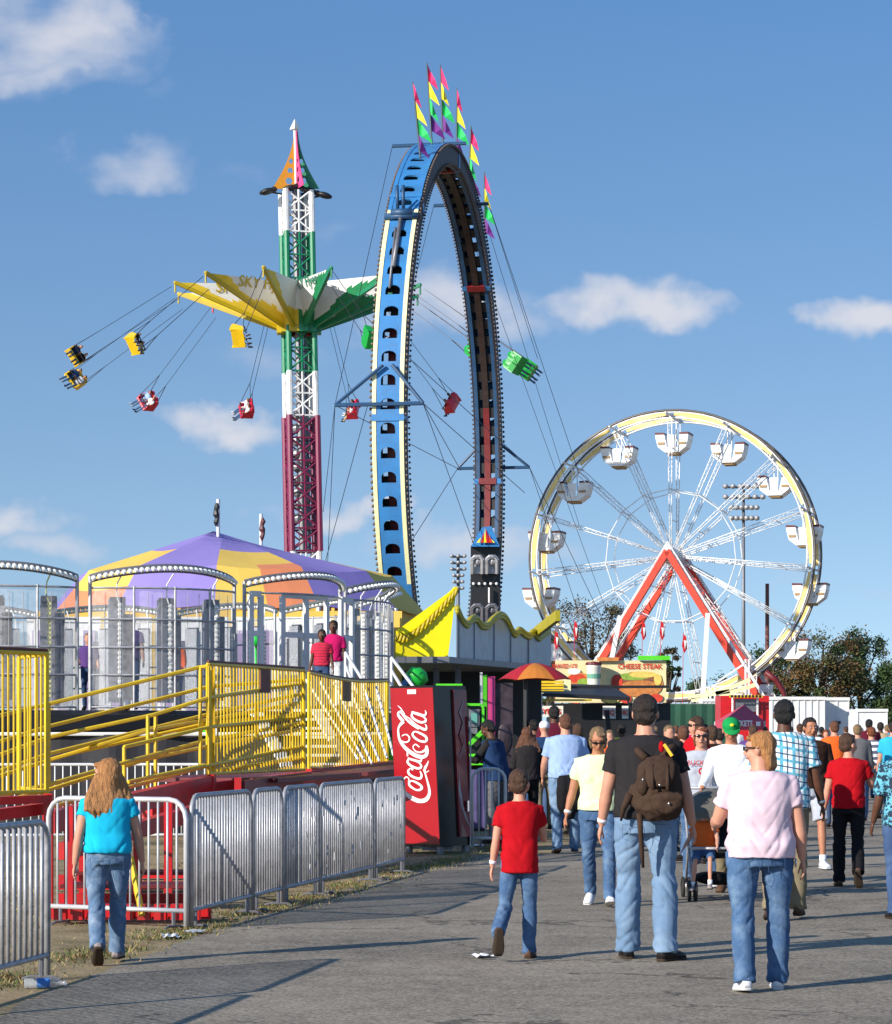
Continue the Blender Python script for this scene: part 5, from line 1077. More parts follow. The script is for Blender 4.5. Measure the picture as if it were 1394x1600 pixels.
# ================================================================ PEOPLE
BK = bpy.data.scenes.new('bake')
def bake(mb, voxel, smooth=3):
    me = bpy.data.meshes.new('b'); me.from_pydata(mb.v, [], mb.f); me.update()
    bm = bmesh.new(); bm.from_mesh(me); bmesh.ops.recalc_face_normals(bm, faces=bm.faces); bm.to_mesh(me); bm.free()
    o = bpy.data.objects.new('b', me); BK.collection.objects.link(o)
    m = o.modifiers.new('r', 'REMESH'); m.mode = 'VOXEL'; m.voxel_size = voxel
    if smooth: s = o.modifiers.new('s', 'SMOOTH'); s.factor = .5; s.iterations = smooth
    with bpy.context.temp_override(scene=BK, view_layer=BK.view_layers[0]): dg_ = bpy.context.evaluated_depsgraph_get(); dg_.update()
    r = bpy.data.meshes.new_from_object(o.evaluated_get(dg_)); bpy.data.objects.remove(o); bpy.data.meshes.remove(me); return r
def blob(mb, name, mats, parent, voxel, smooth=3, disp=None):
    me = bake(mb, voxel, smooth)
    if disp:
        n = len(me.vertices); co = np.empty(n * 3); me.vertices.foreach_get('co', co); co = co.reshape(-1, 3); no = np.array([v_.normal[:] for v_ in me.vertices]).reshape(-1, 3)
        d = np.array([disp(c, q) for c, q in zip(co, no)]); co += no * d[:, None]; me.vertices.foreach_set('co', co.ravel()); me.update()
    me.name = name; me.materials.clear(); me.materials.append(M(mats)); me.polygons.foreach_set('use_smooth', [True] * len(me.polygons))
    o = bpy.data.objects.new(name, me); COL.objects.link(o); o.parent = parent; ORG[o.name] = V((0, 0, 0)); return o
def skin(n, c): mat(n, c, .55, 0, .10, 14, spec=.35); return n
skin('skin_fair', (.56, .27, .18)); skin('skin_tan', (.42, .18, .10)); skin('skin_brown', (.10, .040, .022)); skin('skin_mid', (.26, .12, .07))
def cloth(n, c, **k): kw = dict(rough=.88, var=.12, scale=4, bump=.25, bscale=7, spec=.15); kw.update(k); mat(n, c, **kw); return n
def hairm(n, c): mat(n, c, .55, 0, .45, 22, bump=.9, bscale=50, stretch=(3, 3, .35), spec=.4); return n
hairm('hair_dark', (.022, .014, .010)); hairm('hair_brown', (.075, .035, .018)); hairm('hair_blonde', (.42, .19, .065)); hairm('hair_sandy', (.22, .14, .07)); hairm('hair_black', (.008, .007, .007)); hairm('hair_auburn', (.18, .05, .015)); hairm('hair_grey', (.3, .28, .26)); hairm('hair_redbrown', (.13, .05, .025))
cloth('jeans_light', (.15, .24, .37), dirt=(.29, .39, .51), dirtamt=.6, dirtscale=3); cloth('jeans_mid', (.06, .12, .235), dirt=(.17, .26, .38), dirtamt=.8, dirtscale=5); cloth('jeans_dark', (.05, .09, .19), dirt=(.10, .16, .28), dirtamt=.6); cloth('jeans_washed', (.10, .17, .28), dirt=(.30, .38, .48), dirtamt=.85, dirtscale=6)
cloth('cloth_red', (.42, .004, .010)); cloth('cloth_black', (.012, .011, .013)); cloth('cloth_charcoal', (.022, .02, .022)); cloth('cloth_lime', (.74, .84, .48)); cloth('cloth_pink', (.70, .53, .60)); cloth('cloth_turq', (.01, .44, .68)); cloth('cloth_white', (.78, .79, .82)); cloth('cloth_lightblue', (.30, .42, .68)); cloth('cloth_navy', (.015, .04, .11)); cloth('cloth_grey', (.42, .45, .52)); cloth('cloth_brown', (.035, .016, .010)); cloth('cloth_khaki', (.22, .18, .115)); cloth('cloth_greypants', (.12, .12, .13)); cloth('cloth_orange', (.70, .12, .02)); cloth('cloth_cyan', (.03, .38, .60)); cloth('cloth_maroon', (.10, .01, .025)); cloth('cloth_dkgreen', (.02, .08, .05)); cloth('cloth_purple', (.10, .05, .20)); cloth('cloth_magenta', (.55, .01, .12)); cloth('cloth_tan', (.45, .33, .2)); cloth('cloth_denimshort', (.06, .12, .24))
cloth('cloth_backpack', (.055, .032, .022), bump=.4); cloth('shoe_white', (.74, .74, .78), rough=.5); cloth('shoe_black', (.02, .018, .018), rough=.5); cloth('shoe_brown', (.10, .055, .035), rough=.6); cloth('shoe_grey', (.30, .26, .26)); cloth('sole', (.05, .035, .025)); cloth('sole_white', (.6, .6, .6)); mat('lens_dark', (.01, .008, .008), .15); mat('lip', (.30, .06, .05), .5); mat('eye_white', (.7, .7, .7), .3); mat('metal_buckle', (.6, .6, .6), .25, .9)
# patterned cloth
def pattern(name, fn, base=(.8, .8, .8)):
    m = bpy.data.materials.new(name); m.use_nodes = True; t = m.node_tree; b = t.nodes['Principled BSDF']; MATS[name] = m; c = nn(t, 'ShaderNodeTexCoord').outputs['Object']; s = nn(t, 'ShaderNodeSeparateXYZ'); t.links.new(c, s.inputs[0])
    t.links.new(fn(t, c, s), b.inputs['Base Color']); b.inputs['Roughness'].default_value = .85; n = noise_(t, c, 16, 4, .6); bp = nn(t, 'ShaderNodeBump'); bp.inputs['Strength'].default_value = .5; bp.inputs['Distance'].default_value = .02; t.links.new(n.outputs[0], bp.inputs['Height']); t.links.new(bp.outputs[0], b.inputs['Normal'])
def mixc(t, f, a, b):
    x = nn(t, 'ShaderNodeMix', data_type='RGBA'); t.links.new(f, x.inputs[0])
    for i, q in ((6, a), (7, b)):
        if isinstance(q, tuple): x.inputs[i].default_value = (*q, 1)
        else: t.links.new(q, x.inputs[i])
    return x.outputs[2]
def stripe(t, s, k, off, w): return math_(t, 'LESS_THAN', math_(t, 'FRACT', math_(t, 'MULTIPLY_ADD', s, k, off)), w)
def plaid(t, c, s):
    xa = math_(t, 'ADD', s.outputs[0], math_(t, 'MULTIPLY', s.outputs[1], .5)); z = math_(t, 'ADD', s.outputs[2], math_(t, 'MULTIPLY', s.outputs[0], .18))
    a = mixc(t, stripe(t, xa, 9.5, .1, .26), (.72, .78, .80), (.10, .38, .52)); a = mixc(t, stripe(t, z, 9.5, .2, .22), a, (.12, .40, .54)); a = mixc(t, stripe(t, xa, 9.5, .55, .10), a, (.03, .05, .12)); return mixc(t, stripe(t, z, 9.5, .65, .10), a, (.03, .05, .12))
pattern('cloth_plaid', plaid)
pattern('cloth_striped', lambda t, c, s: mixc(t, stripe(t, s.outputs[2], 9.0, .3, .5), (.75, .76, .80), (.10, .11, .17)))
pattern('cloth_redstriped', lambda t, c, s: mixc(t, stripe(t, s.outputs[2], 22., .3, .4), (.62, .01, .05), (.3, .01, .04)))
def tealp(t, c, s):
    n = noise_(t, c, 26, 3, .7); return mixc(t, math_(t, 'GREATER_THAN', n.outputs[0], .51), (.008, .03, .06), (.12, .42, .55))
pattern('cloth_teal', tealp)
def wrinkle(amp, f=9., zs=1.0, sd_=0.):
    def d(c, n): return amp * (mnoise.noise(V((c[0] * f + sd_, c[1] * f, c[2] * f * zs))) + .5 * mnoise.noise(V((c[0] * f * 2.3 + 9 + sd_, c[1] * f * 2.3, c[2] * f * 2.6 * zs))))
    return d
def ridge(x, y, z):
    return (1 - min(1, abs(mnoise.noise(V((x, y, z)))) * 3.2)) ** 2
def Rx(a): return Matrix.Rotation(radians(a), 3, 'X')
def Rz(a): return Matrix.Rotation(radians(a), 3, 'Z')
def Ry(a): return Matrix.Rotation(radians(a), 3, 'Y')
def person(label, loc, H=1.75, yaw=0, skn='skin_fair', shirt='cloth_white', sleeve=.55, trousers='jeans_mid', tlen=1.0, shoe='shoe_black', sole_='sole', hair=('hair_brown', 'short'), g=1.0, belly=1.0, hipw=1.0, hs=1.0, legs=((8, 6), (-8, 10)), feet=(None, None), arms=((5, 9, 12, 0), (5, 9, 12, 0)), head=(0, 0), hi=True, female=False, vox=None, lean=0, group=None, tilt=None, cap=None, glasses=False, hemlow=0., fist=False, jacket=None, z0=None, loose=1.0, face=True):
    s = H / 1.75; v1 = vox or (.011 if hi else .022); t = thing('person', label, 'person', (loc[0], loc[1], loc[2] if len(loc) > 2 else 0), radians(yaw), group, world=False)
    if tilt is not None: t.rotation_mode = 'QUATERNION'; t.rotation_quaternion = tilt.to_quaternion()
    th, sh_, ah = .425 * s, .40 * s, .085 * s; hr = .115 * s * hs; seed = H * 37 + loc[0] * 5
    LG_ = []; low = 0
    for i, sd_ in enumerate((-1, 1)):
        a, k = legs[i][:2]; ab_, sb_, to_ = (list(legs[i][2:]) + [0, 0, 6])[:3] if len(legs[i]) > 2 else (0, 0, 7); hipj = V((sd_ * .088 * s * g * hipw, 0, 0)); kn = hipj + V((sd_ * (.012 * s + th * sin(radians(ab_))), th * sin(radians(a)), -th * cos(radians(a)))); b = a - k
        an = kn + V((sd_ * sh_ * sin(radians(sb_)), sh_ * sin(radians(b)), -sh_ * cos(radians(b)))); fp_ = feet[i]
        if fp_ is None: fp_ = min(0, b * .9) if b < -12 else (12 if b > 14 else 0)
        fd = V((0, cos(radians(fp_)), sin(radians(fp_)))); fu = V((0, -sin(radians(fp_)), cos(radians(fp_)))); fd = Rz(-sd_ * to_) @ fd; fu = Rz(-sd_ * to_) @ fu; LG_.append((hipj, kn, an, fd, fu))
        for p in (an - fu * ah - fd * .06 * s, an - fu * ah + fd * .18 * s): low = min(low, p.z)
    hz = -low; O = V((0, 0, hz)); LG_ = [(h + O, k_ + O, a_ + O, fd, fu) for h, k_, a_, fd, fu in LG_]
    hc = (.91 * s - .0) ; topz = hz + (H - .91 * s)       # head top
    hcz = topz - hr; shz = hcz - hr - .080 * s; ln = sin(radians(lean))
    def T(x, y, z): return V((x, y + max(0, z - hz) * ln, z))
    gt = .5 + g * .5
    # ---- torso sections : (z, half width, half depth, y)
    u = shz - hz
    tor = [(hz - .02 * s, .150 * g * hipw, .115 * g, -.005), (hz + .08 * s, .160 * g * hipw, .122 * g * belly, -.005), (hz + .20 * s, (.135 if female else .148) * g * belly, .105 * g * belly, .0), (hz + u * .60, .155 * g, .112 * g, .0), (hz + u * .84, .178 * gt, .108 * gt, -.004), (shz, .180 * gt, .095 * gt, -.008), (shz + .038 * s, .125 * gt, .075 * gt, -.01), (shz + .07 * s, .062, .06, -.008)]
    def loftT(mb, grow, z_from, z_to, flare=0):
        R = []; N_ = 20; zs = sorted(set([z_from] + [q[0] for q in tor if z_from < q[0] < z_to] + [z_to]))
        for z in zs:
            i = 0
            while i < len(tor) - 2 and tor[i + 1][0] < z: i += 1
            A_, B_ = tor[i], tor[i + 1]; f = max(0, min(1, (z - A_[0]) / (B_[0] - A_[0]))); w = (A_[1] + (B_[1] - A_[1]) * f) * s + grow; d_ = (A_[2] + (B_[2] - A_[2]) * f) * s + grow; y = (A_[3] + (B_[3] - A_[3]) * f) * s
            fl = flare * max(0, 1 - (z - z_from) / (.2 * s)); w += fl; d_ += fl
            R.append([T(w * abs(cos(q)) ** .85 * (1 if cos(q) > 0 else -1), y + d_ * abs(sin(q)) ** .9 * (1 if sin(q) > 0 else -1), z) for q in [2 * pi * j / N_ for j in range(N_)]])
        mb.rings(R)
    # ---- arms
    AR = []; ua, fa = .285 * s, .245 * s
    for i, sd_ in enumerate((-1, 1)):
        sw_, ab, bend, inw = arms[i]; shj = T(sd_ * .172 * s * gt, -.008 * s, shz - .025 * s)
        dv = lambda sw, ab: V((sd_ * sin(radians(ab)), sin(radians(sw)) * cos(radians(ab)), -cos(radians(sw)) * cos(radians(ab))))
        el = shj + dv(sw_, ab) * ua; wd_ = dv(sw_ + bend, ab - inw); wr = el + wd_ * fa; AR.append((shj, el, wr, wd_, sd_))
    body = MB(); loftT(body, -.012 * s, hz - .05 * s, shz + .07 * s)
    hT = Rz(head[0]) @ Rx(head[1]); nb_ = T(0, -.012 * s, shz + .04 * s); HC = T(0, .012 * s, hcz) + V((0, .03 * s * sin(radians(-head[1])) * 2, 0)); sc = s * hs
    body.path([nb_, nb_.lerp(HC, .5), HC - V((0, .01 * s, .03 * s))], [.062 * s * gt, .054 * s * gt, .052 * s], 12)
    def hp(x, y, z): return HC + hT @ V((x * sc, y * sc, z * sc))
    body.ell(hp(0, -.008, .028), (.074 * sc, .093 * sc, .086 * sc), hT, 16, 12); body.ell(hp(0, .012, -.045), (.056 * sc * gt, .070 * sc, .068 * sc), hT, 14, 10); body.ell(hp(0, .045, -.088), (.026 * sc, .026 * sc, .022 * sc), hT, 10, 6)
    for e in (-1, 1): body.ell(hp(e * .077, -.008, -.008), (.012 * sc, .020 * sc, .032 * sc), hT, 8, 6); body.ell(hp(e * .038, .058, -.032), (.028 * sc, .024 * sc, .026 * sc), hT, 8, 6)
    if hi: body.path([hp(0, .080, .025), hp(0, .093, .0), hp(0, .104, -.022), hp(0, .092, -.034)], [.010 * sc, .012 * sc, .017 * sc, .012 * sc], 8); body.ell(hp(0, .078, .036), (.052 * sc, .014 * sc, .012 * sc), hT, 10, 6); body.ell(hp(0, .076, -.056), (.026 * sc, .014 * sc, .012 * sc), hT, 10, 6)
    ag = (g * .6 + .4)
    for (shj, el, wr, wd_, sd_) in AR:
        body.path([shj, shj.lerp(el, .4), shj.lerp(el, .85), el, el.lerp(wr, .3), el.lerp(wr, .75), wr], [.050 * s * ag, .048 * s * ag, .042 * s * ag, .038 * s * ag, .041 * s * ag, .030 * s * ag, .026 * s], 12)
        lat = V((0, 1, 0)) - wd_ * wd_.y
        if lat.length < .35: lat = V((0, 0, 1)) - wd_ * wd_.z
        lat.normalize(); pn = wd_.cross(lat) * 1.0
        if pn.x * sd_ > 0: pn = -pn
        R_ = Matrix((lat, pn, wd_)).transposed(); pc = wr + wd_ * .048 * s
        body.ell(pc, (.040 * s, .017 * s, .052 * s), R_, 10, 8); fr = .0088 * s if hi else .011 * s
        curl = 1.25 if fist else .42
        for j, (off, ln_) in enumerate(((.029, .072), (.010, .080), (-.010, .074), (-.028, .058))):
            p = wr + wd_ * .088 * s + lat * off * s; dd = wd_; pts = [p - wd_ * .02 * s]; ang = .15 * curl + .04 * j
            for q in range(3):
                dd = (wd_ * cos(ang) + pn * sin(ang)); pts.append(pts[-1] + dd * ln_ * s * (.42, .34, .26)[q] * (1.15 if q == 0 else 1)); ang += curl * (.8 if q == 0 else .7) + .03 * j
            body.path(pts, [fr * 1.08, fr, fr * .95, fr * .75], 7)
        p = wr + wd_ * .03 * s + lat * .028 * s; body.path([p, p + (wd_ * .6 + lat * .75 + pn * .2) * .030 * s, p + (wd_ * 1.3 + lat * .75 + pn * .5) * .042 * s, p + (wd_ * 1.75 + lat * .5 + pn * .7) * .046 * s], [fr * 1.5, fr * 1.25, fr * 1.1, fr * .85], 7)
    for (h, k_, a_, fd, fu) in LG_:
        body.path([h, h.lerp(k_, .5), k_, k_.lerp(a_, .3), k_.lerp(a_, .8), a_], [.075 * s * g, .062 * s * g, .045 * s * ag, .047 * s * ag, .034 * s, .033 * s], 12); body.path([a_, a_ - fu * .05 * s + fd * .04 * s, a_ - fu * .06 * s + fd * .13 * s], [.034 * s, .034 * s, .024 * s], 10)
    blob(body, 'body', skn, t, (.0085 if hi else v1) if not vox else vox, 3 if hi else 2)
    # ---- trousers
    tr = MB(); loftT(tr, .006 * s, hz - .07 * s, hz + .13 * s)
    for i, (h, k_, a_, fd, fu) in enumerate(LG_):
        lo = loose
        if tlen >= .95: en = a_ - fu * .035 * s; P_ = [h + V((0, 0, .03 * s)), h.lerp(k_, .35), h.lerp(k_, .8), k_, k_.lerp(a_, .35), k_.lerp(a_, .8), en]; rr = [.094 * g, .088 * g, .070 * ag, .066 * ag * lo, .064 * ag * lo, .060 * lo * ag, .063 * lo * ag]
        else: e_ = h.lerp(k_, min(1, tlen * 1.7)); P_ = [h + V((0, 0, .03 * s)), h.lerp(e_, .5), e_]; rr = [.094 * g, .09 * g, .082 * g]
        tr.path(P_, [r_ * s for r_ in rr], 14)
        if hi and not female: pass
        tr.ell(h + V((0, -.045 * s, .0)), (.078 * s * g, .07 * s * g, .085 * s), None, 12, 8)
    def fold(c, n_):
        z = c[2] - (hz - th); lowf = max(0, 1 - abs(c[2] - .10 * s) / (.12 * s)); kf = max(0, 1 - abs(z) / (.13 * s)); a = mnoise.noise(V((c[0] * 8 + seed, c[1] * 8, c[2] * 9))) * .010; b = sin(c[2] * 70 + c[1] * 25 + c[0] * 30 + 6 * mnoise.noise(V((c[0] * 7, c[1] * 7, c[2] * 3 + seed)))) * .0045
        r1 = ridge(c[0] * 5 + seed, c[1] * 5 + c[2] * 3, c[2] * 9 + abs(c[0]) * 8); hipf = max(0, 1 - abs(c[2] - hz + .12 * s) / (.16 * s))
        return (a * .7 + b * (lowf * .8 + kf * .5 + .1) - .013 * r1 * (.45 + .6 * lowf + .6 * kf + .5 * hipf)) * s
    blob(tr, 'trousers' if tlen >= .95 else 'shorts', trousers, t, v1 * 1.05, 2, fold if hi else None)
    # ---- shirt
    if shirt:
        st = MB(); hemz = hz + (.03 - hemlow) * s; loftT(st, .023 * s, hemz, shz + .058 * s, .012 * s)
        if female:
            for e in (-1, 1): st.ell(T(e * .075 * s * gt, .085 * s * gt, hz + u * .66), (.07 * s * gt, .06 * s * gt, .07 * s * gt), None, 12, 8)
        for (shj, el, wr, wd_, sd_) in AR:
            inn = shj + V((-sd_ * .05 * s, 0, .01 * s)); fullarm = [shj, el, wr]
            if sleeve <= 1: pts = [inn, shj + V((0, 0, .004 * s)), shj.lerp(el, sleeve * .55), shj.lerp(el, sleeve)]; rr = [.062, .064 * ag, .064 * ag, .068 * ag]
            else: f = sleeve - 1; pts = [inn, shj, shj.lerp(el, .6), el, el.lerp(wr, f * .6), el.lerp(wr, f)]; rr = [.06, .063 * ag, .058 * ag, .053 * ag, .046 * ag, .042 * ag]
            st.path(pts, [r_ * s for r_ in rr], 14)
        def fs_(c, n_):
            zf_ = (c[2] - hz) / u; w = max(0, 1 - abs(zf_ - .22) / .3); a = mnoise.noise(V((c[0] * 7 + seed, c[1] * 7, c[2] * 5))) * .010; b = sin(c[2] * 48 + abs(c[0]) * 22 + 7 * mnoise.noise(V((c[0] * 5 + seed, c[1] * 5, c[2] * 4)))) * .0045
            r1 = ridge(c[0] * 4 + seed, c[1] * 4, c[2] * 7 - abs(c[0]) * 9); sl2 = max(0, abs(c[0]) / s - .16) * 6
            return (a * .7 + b * (.15 + w * .7) - .012 * r1 * (.35 + w * .8 + min(.8, sl2))) * s
        blob(st, 'shirt', shirt, t, v1, 2, fs_ if hi else None)
    if jacket:
        st = MB(); loftT(st, .032 * s, hz - .02 * s, shz + .03 * s, .01); blob(st, 'vest', jacket, t, v1, 2, wrinkle(.008, 8) if hi else None)
    # ---- shoes
    for i, (h, k_, a_, fd, fu) in enumerate(LG_):
        for which in (0, 1):
            mb = MB(); R = []; lx = fd.cross(fu); secs = [(-.068, .022, .050), (-.055, .036, .075), (-.02, .038, .088), (.04, .042, .072), (.10, .050, .050), (.155, .046, .038), (.192, .030, .026)]
            for (y, w, hh) in secs:
                c0_ = a_ - fu * (ah - (.018 * s if which == 0 else .0)) + fd * y * s; ring = []
                for q in range(10):
                    an_ = 2 * pi * q / 10; cx_, cz_ = cos(an_) * w * s * (1 if which == 0 else 1.08), sin(an_)
                    zz_ = (max(0, cz_) ** .8 * hh * s if cz_ > 0 else 0) if which == 0 else (.020 * s if cz_ > 0 else 0)
                    ring.append(c0_ + lx * cx_ + fu * zz_)
                R.append(ring)
            mb.rings(R); ob = mb.build('shoe' if which == 0 else 'sole', shoe if which == 0 else sole_, t if which == 0 else prev, True); prev = ob
        if tlen < .95 and hi:
            mb = MB(); mb.path([a_ - fu * .03 * s, a_ + (k_ - a_).normalized() * .07 * s], [.04 * s, .042 * s], 12); mb.build('sock', 'shoe_white', t, True)
    # ---- hair
    if hair:
        hm, style = hair; hb_ = MB()
        if cap is None or style in ('long', 'bob', 'mid'):
            hb_.ell(hp(0, -.022, .036), (.083 * sc, .092 * sc, .088 * sc), hT, 18, 12)
            hb_.ell(hp(0, -.050, -.018), (.074 * sc, .058 * sc, .062 * sc), hT, 14, 10)
            if style == 'short': hb_.ell(hp(0, .040, .085), (.055 * sc, .035 * sc, .022 * sc), hT, 12, 8)
            if style in ('bob', 'long'):
                for e in (-1, 1): hb_.ell(hp(e * .062, -.012, -.022), (.026 * sc, .052 * sc, .075 * sc), hT, 12, 8)
            if style in ('bob', 'mid', 'long'): hb_.ell(hp(0, -.056, -.050), (.062 * sc, .040 * sc, .060 * sc), hT, 12, 8); hb_.ell(hp(-.02, .05, .075), (.055 * sc, .03 * sc, .022 * sc), hT, 12, 8)
            if style == 'mid':
                for e in (-.045, -.015, .02, .05): hb_.path([hp(e, -.07, -.05), hp(e * 1.1, -.075, -.11), hp(e * .9, -.065, -.165)], [.028 * sc, .024 * sc, .007 * sc], 8)
                hb_.ell(hp(.0, -.050, .095), (.035 * sc, .035 * sc, .028 * sc), hT, 10, 6)
            if style == 'long':
                hTs, hT0 = Rz(head[0] * .3), hT
                def hp(x, y, z): return HC + hTs @ V((x * sc, y * sc, z * sc))
                for q in range(21):
                    e = -.118 + .236 * q / 20; wv = .012 * sin(q * 1.9); L_ = .31 + .03 * sin(q * 2.7) - abs(e) * .5
                    hb_.path([hp(e * .62, -.03 - .05 * (1 - abs(e) / .12), .0), hp(e * 1.0 + wv, -.075 + abs(e) * .3, -.09), hp(e * 1.35 - wv, -.098 + abs(e) * .3, -.18), hp(e * 1.45 + wv * 1.5, -.105 + abs(e) * .25, -.25), hp(e * 1.3, -.10 + abs(e) * .2, -L_)], [.03 * sc, .027 * sc, .025 * sc, .021 * sc, .006 * sc], 8)
                def hp(x, y, z): return HC + hT @ V((x * sc, y * sc, z * sc))
        if hb_.v:
            dsp = (lambda c, n_: .005 * sc * mnoise.noise(V((c[0] * 55 + seed, c[1] * 55, c[2] * (14 if style in ('long', 'bob', 'mid') else 40)))) + .004 * sc * mnoise.noise(V((c[0] * 20, c[1] * 20, c[2] * 9)))) if hi else None
            blob(hb_, 'hair', hm, t, (.008 if hi else .016), 1 if style == 'long' else 2, dsp)
    if hi and face:
        for e in (-1, 1):
            mb = MB(); mb.ell(hp(e * .031, .0815, .010), (.013 * sc, .006 * sc, .0065 * sc), hT, 10, 6); mb.ell(hp(e * .031, .0865, .010), (.0055 * sc, .004 * sc, .0055 * sc), hT, 8, 6, 1); mb.build('eye', ['eye_white', 'lens_dark'], t, True)
        mb = MB(); mb.path([hp(-.022, .0855, -.057), hp(0, .0925, -.055), hp(.022, .0855, -.057)], [.003 * sc, .006 * sc, .003 * sc], 6); mb.build('mouth', 'lip', t, True)
    if glasses:
        mb = MB()
        for e in (-1, 1): mb.ell(hp(e * .033, .098, .010), (.027 * sc, .006 * sc, .016 * sc), hT @ Rz(-e * 14), 12, 8); mb.path([hp(e * .062, .088, .016), hp(e * .080, .03, .014), hp(e * .082, -.02, .008)], .0045 * sc, 5)
        mb.tube(hp(-.01, .103, .014), hp(.01, .103, .014), .004 * sc); mb.build('sunglasses', 'lens_dark', t, True)
    if cap:
        mb = MB(); mb.ell(hp(0, -.006, .048), (.088 * sc, .104 * sc, .078 * sc), hT, 18, 12); mb.ell(hp(0, -.008, .020), (.087 * sc, .102 * sc, .020 * sc), hT, 18, 8)
        br = [hp(x * .078, .085 + .075 * sqrt(max(0, 1 - x * x)), .018 - .018 * (1 - x * x)) for x in [-1 + 2 * q / 10 for q in range(11)]]; bi = [hp(x * .075, .06, .028) for x in [-1 + 2 * q / 10 for q in range(11)]]
        mb.add(br + bi + [p - V((0, 0, .008)) for p in br + bi], [(q, q + 1, 12 + q, 11 + q) for q in range(10)] + [(22 + q, 33 + q, 34 + q, 23 + q) for q in range(10)] + [(q, 22 + q, 23 + q, q + 1) for q in range(10)]); mb.build('cap', cap, t, True)
    t['_'] = 0; del t['_']
    return t, dict(s=s, hz=hz, shz=shz, AR=AR, LG=LG_, hp=hp, T=T, u=u, hT=hT, sc=sc)
def at(px, py): g_ = G(px, py); return (g_.x, g_.y)
def atd(px, d): return (x_(px, d), d)
def band(t, wr, wd_, r, m='shoe_white', name='wristband'):
    mb = MB(); mb.path([wr - wd_ * .02, wr - wd_ * .045], r, 12); mb.build(name, m, t, True)
# ---------------------------------------------------------------- foreground people
p1, i1 = person('girl with long wavy blonde hair in turquoise top and jeans walking by the barriers', at(168, 1506), 1.40, 6, 'skin_fair', 'cloth_turq', .40, 'jeans_washed', 1, 'shoe_grey', 'sole', ('hair_blonde', 'long'), 1.12, 1.06, 1.0, 1.22, legs=((-4, 34, -2, -3, 4), (15, 8, -3, -2, 10)), feet=(-42, 0), arms=((-8, 12, 10, 4), (6, 16, 8, 8)), head=(52, -4), lean=-2, loose=1.12)
p2, i2 = person('small boy in plain red shirt stepping forward, sole of his brown shoe showing', at(812, 1499), 1.335, 2, 'skin_fair', 'cloth_red', .55, 'jeans_mid', 1, 'shoe_brown', 'sole', ('hair_brown', 'short'), .97, 1.0, 1, 1.16, legs=((-4, 54, 5, 13, 8), (7, 8, 0, -1, 14)), feet=(-74, 0), arms=((-4, 10, 10, 2), (16, 12, 105, 20)), head=(-22, -2), loose=1.15, hemlow=.14)
p3, i3 = person('tall man in black shirt and light jeans carrying a brown backpack', at(1009, 1500), 1.86, -3, 'skin_fair', 'cloth_charcoal', .62, 'jeans_light', 1, 'shoe_black', 'sole', ('hair_dark', 'short'), 1.18, 1.05, .98, 1.04, legs=((8, 4, 0, 0, 6), (-6, 5, 1, 1, 38)), feet=(0, 0), arms=((2, 13, 12, 4), (-2, 14, 14, 2)), head=(-10, 0), loose=1.22, hemlow=.0)
p4, i4 = person('woman in pale pink top and blue jeans walking away, nearest to the camera', at(1188, 1548), 1.60, 2, 'skin_fair', 'cloth_pink', .60, 'jeans_mid', 1, 'shoe_white', 'sole_white', ('hair_blonde', 'mid'), 1.26, 1.06, 1.06, 1.04, legs=((-7, 10), (7, 5)), feet=(-6, 0), arms=((22, 16, 58, 18), (-4, 13, 12, 6)), head=(62, -2), female=False, glasses=True, loose=1.08, hemlow=.04)
p5, i5 = person('woman in pale lime shirt and sunglasses looking down as she walks towards the camera', at(935, 1416), 1.64, 176, 'skin_tan', 'cloth_lime', .62, 'jeans_mid', 1, 'shoe_white', 'sole_white', ('hair_sandy', 'bob'), 1.10, 1.04, 1.0, 1.04, legs=((17, 5, 0, 0, 5), (-12, 16, -2, -2, 12)), feet=(14, -18), arms=((0, 10, 12, 4), (0, 14, 10, 0)), head=(4, -24), female=True, glasses=True)
p6, i6 = person('woman in grey lettered sweatshirt and sunglasses behind the stroller', atd(1096, 26.2), 1.63, 178, 'skin_fair', 'cloth_grey', .7, 'jeans_mid', 1, 'shoe_white', 'sole_white', ('hair_auburn', 'bob'), 1.30, 1.05, 1.0, 1.05, legs=((6, 6), (-8, 10)), arms=((20, 12, 40, 8), (20, 12, 40, 8)), head=(-4, 4), female=True, glasses=True)
p7, i7 = person('man in white long sleeved shirt and green cap pushing the stroller', atd(1143, 25.2), 1.71, 168, 'skin_tan', 'cloth_white', 1.95, 'cloth_khaki', 1, 'shoe_brown', 'sole', ('hair_grey', 'short'), 1.12, 1.04, 1.0, 1.04, legs=((6, 6), (-10, 12)), arms=((26, 10, 40, 8), (26, 12, 40, 8)), head=(10, -14), cap='cap_green' if 'cap_green' in MATS else cloth('cap_green', (.01, .28, .07)))
p8, i8 = person('dark haired man in blue and white plaid shirt and khaki trousers seen from behind', at(1226, 1438), 1.84, -6, 'skin_brown', 'cloth_plaid', .72, 'cloth_khaki', 1, 'shoe_brown', 'sole', ('hair_black', 'short'), 1.12, 1.0, 1, 1.02, legs=((-6, 12), (10, 6)), arms=((0, 12, 10, 2), (2, 14, 14, 2)), head=(-6, 0), hemlow=.06, loose=1.1)
p9, i9 = person('man in dark brown shirt and shorts walking towards the camera behind the plaid shirt', at(1266, 1358), 1.76, 184, 'skin_tan', 'cloth_brown', .62, 'cloth_grey', .5, 'shoe_white', 'sole_white', ('hair_dark', 'short'), 1.16, 1.06, 1, 1.02, legs=((14, 4), (-14, 20)), arms=((4, 10, 16, 2), (2, 12, 16, 2)), head=(12, -4))
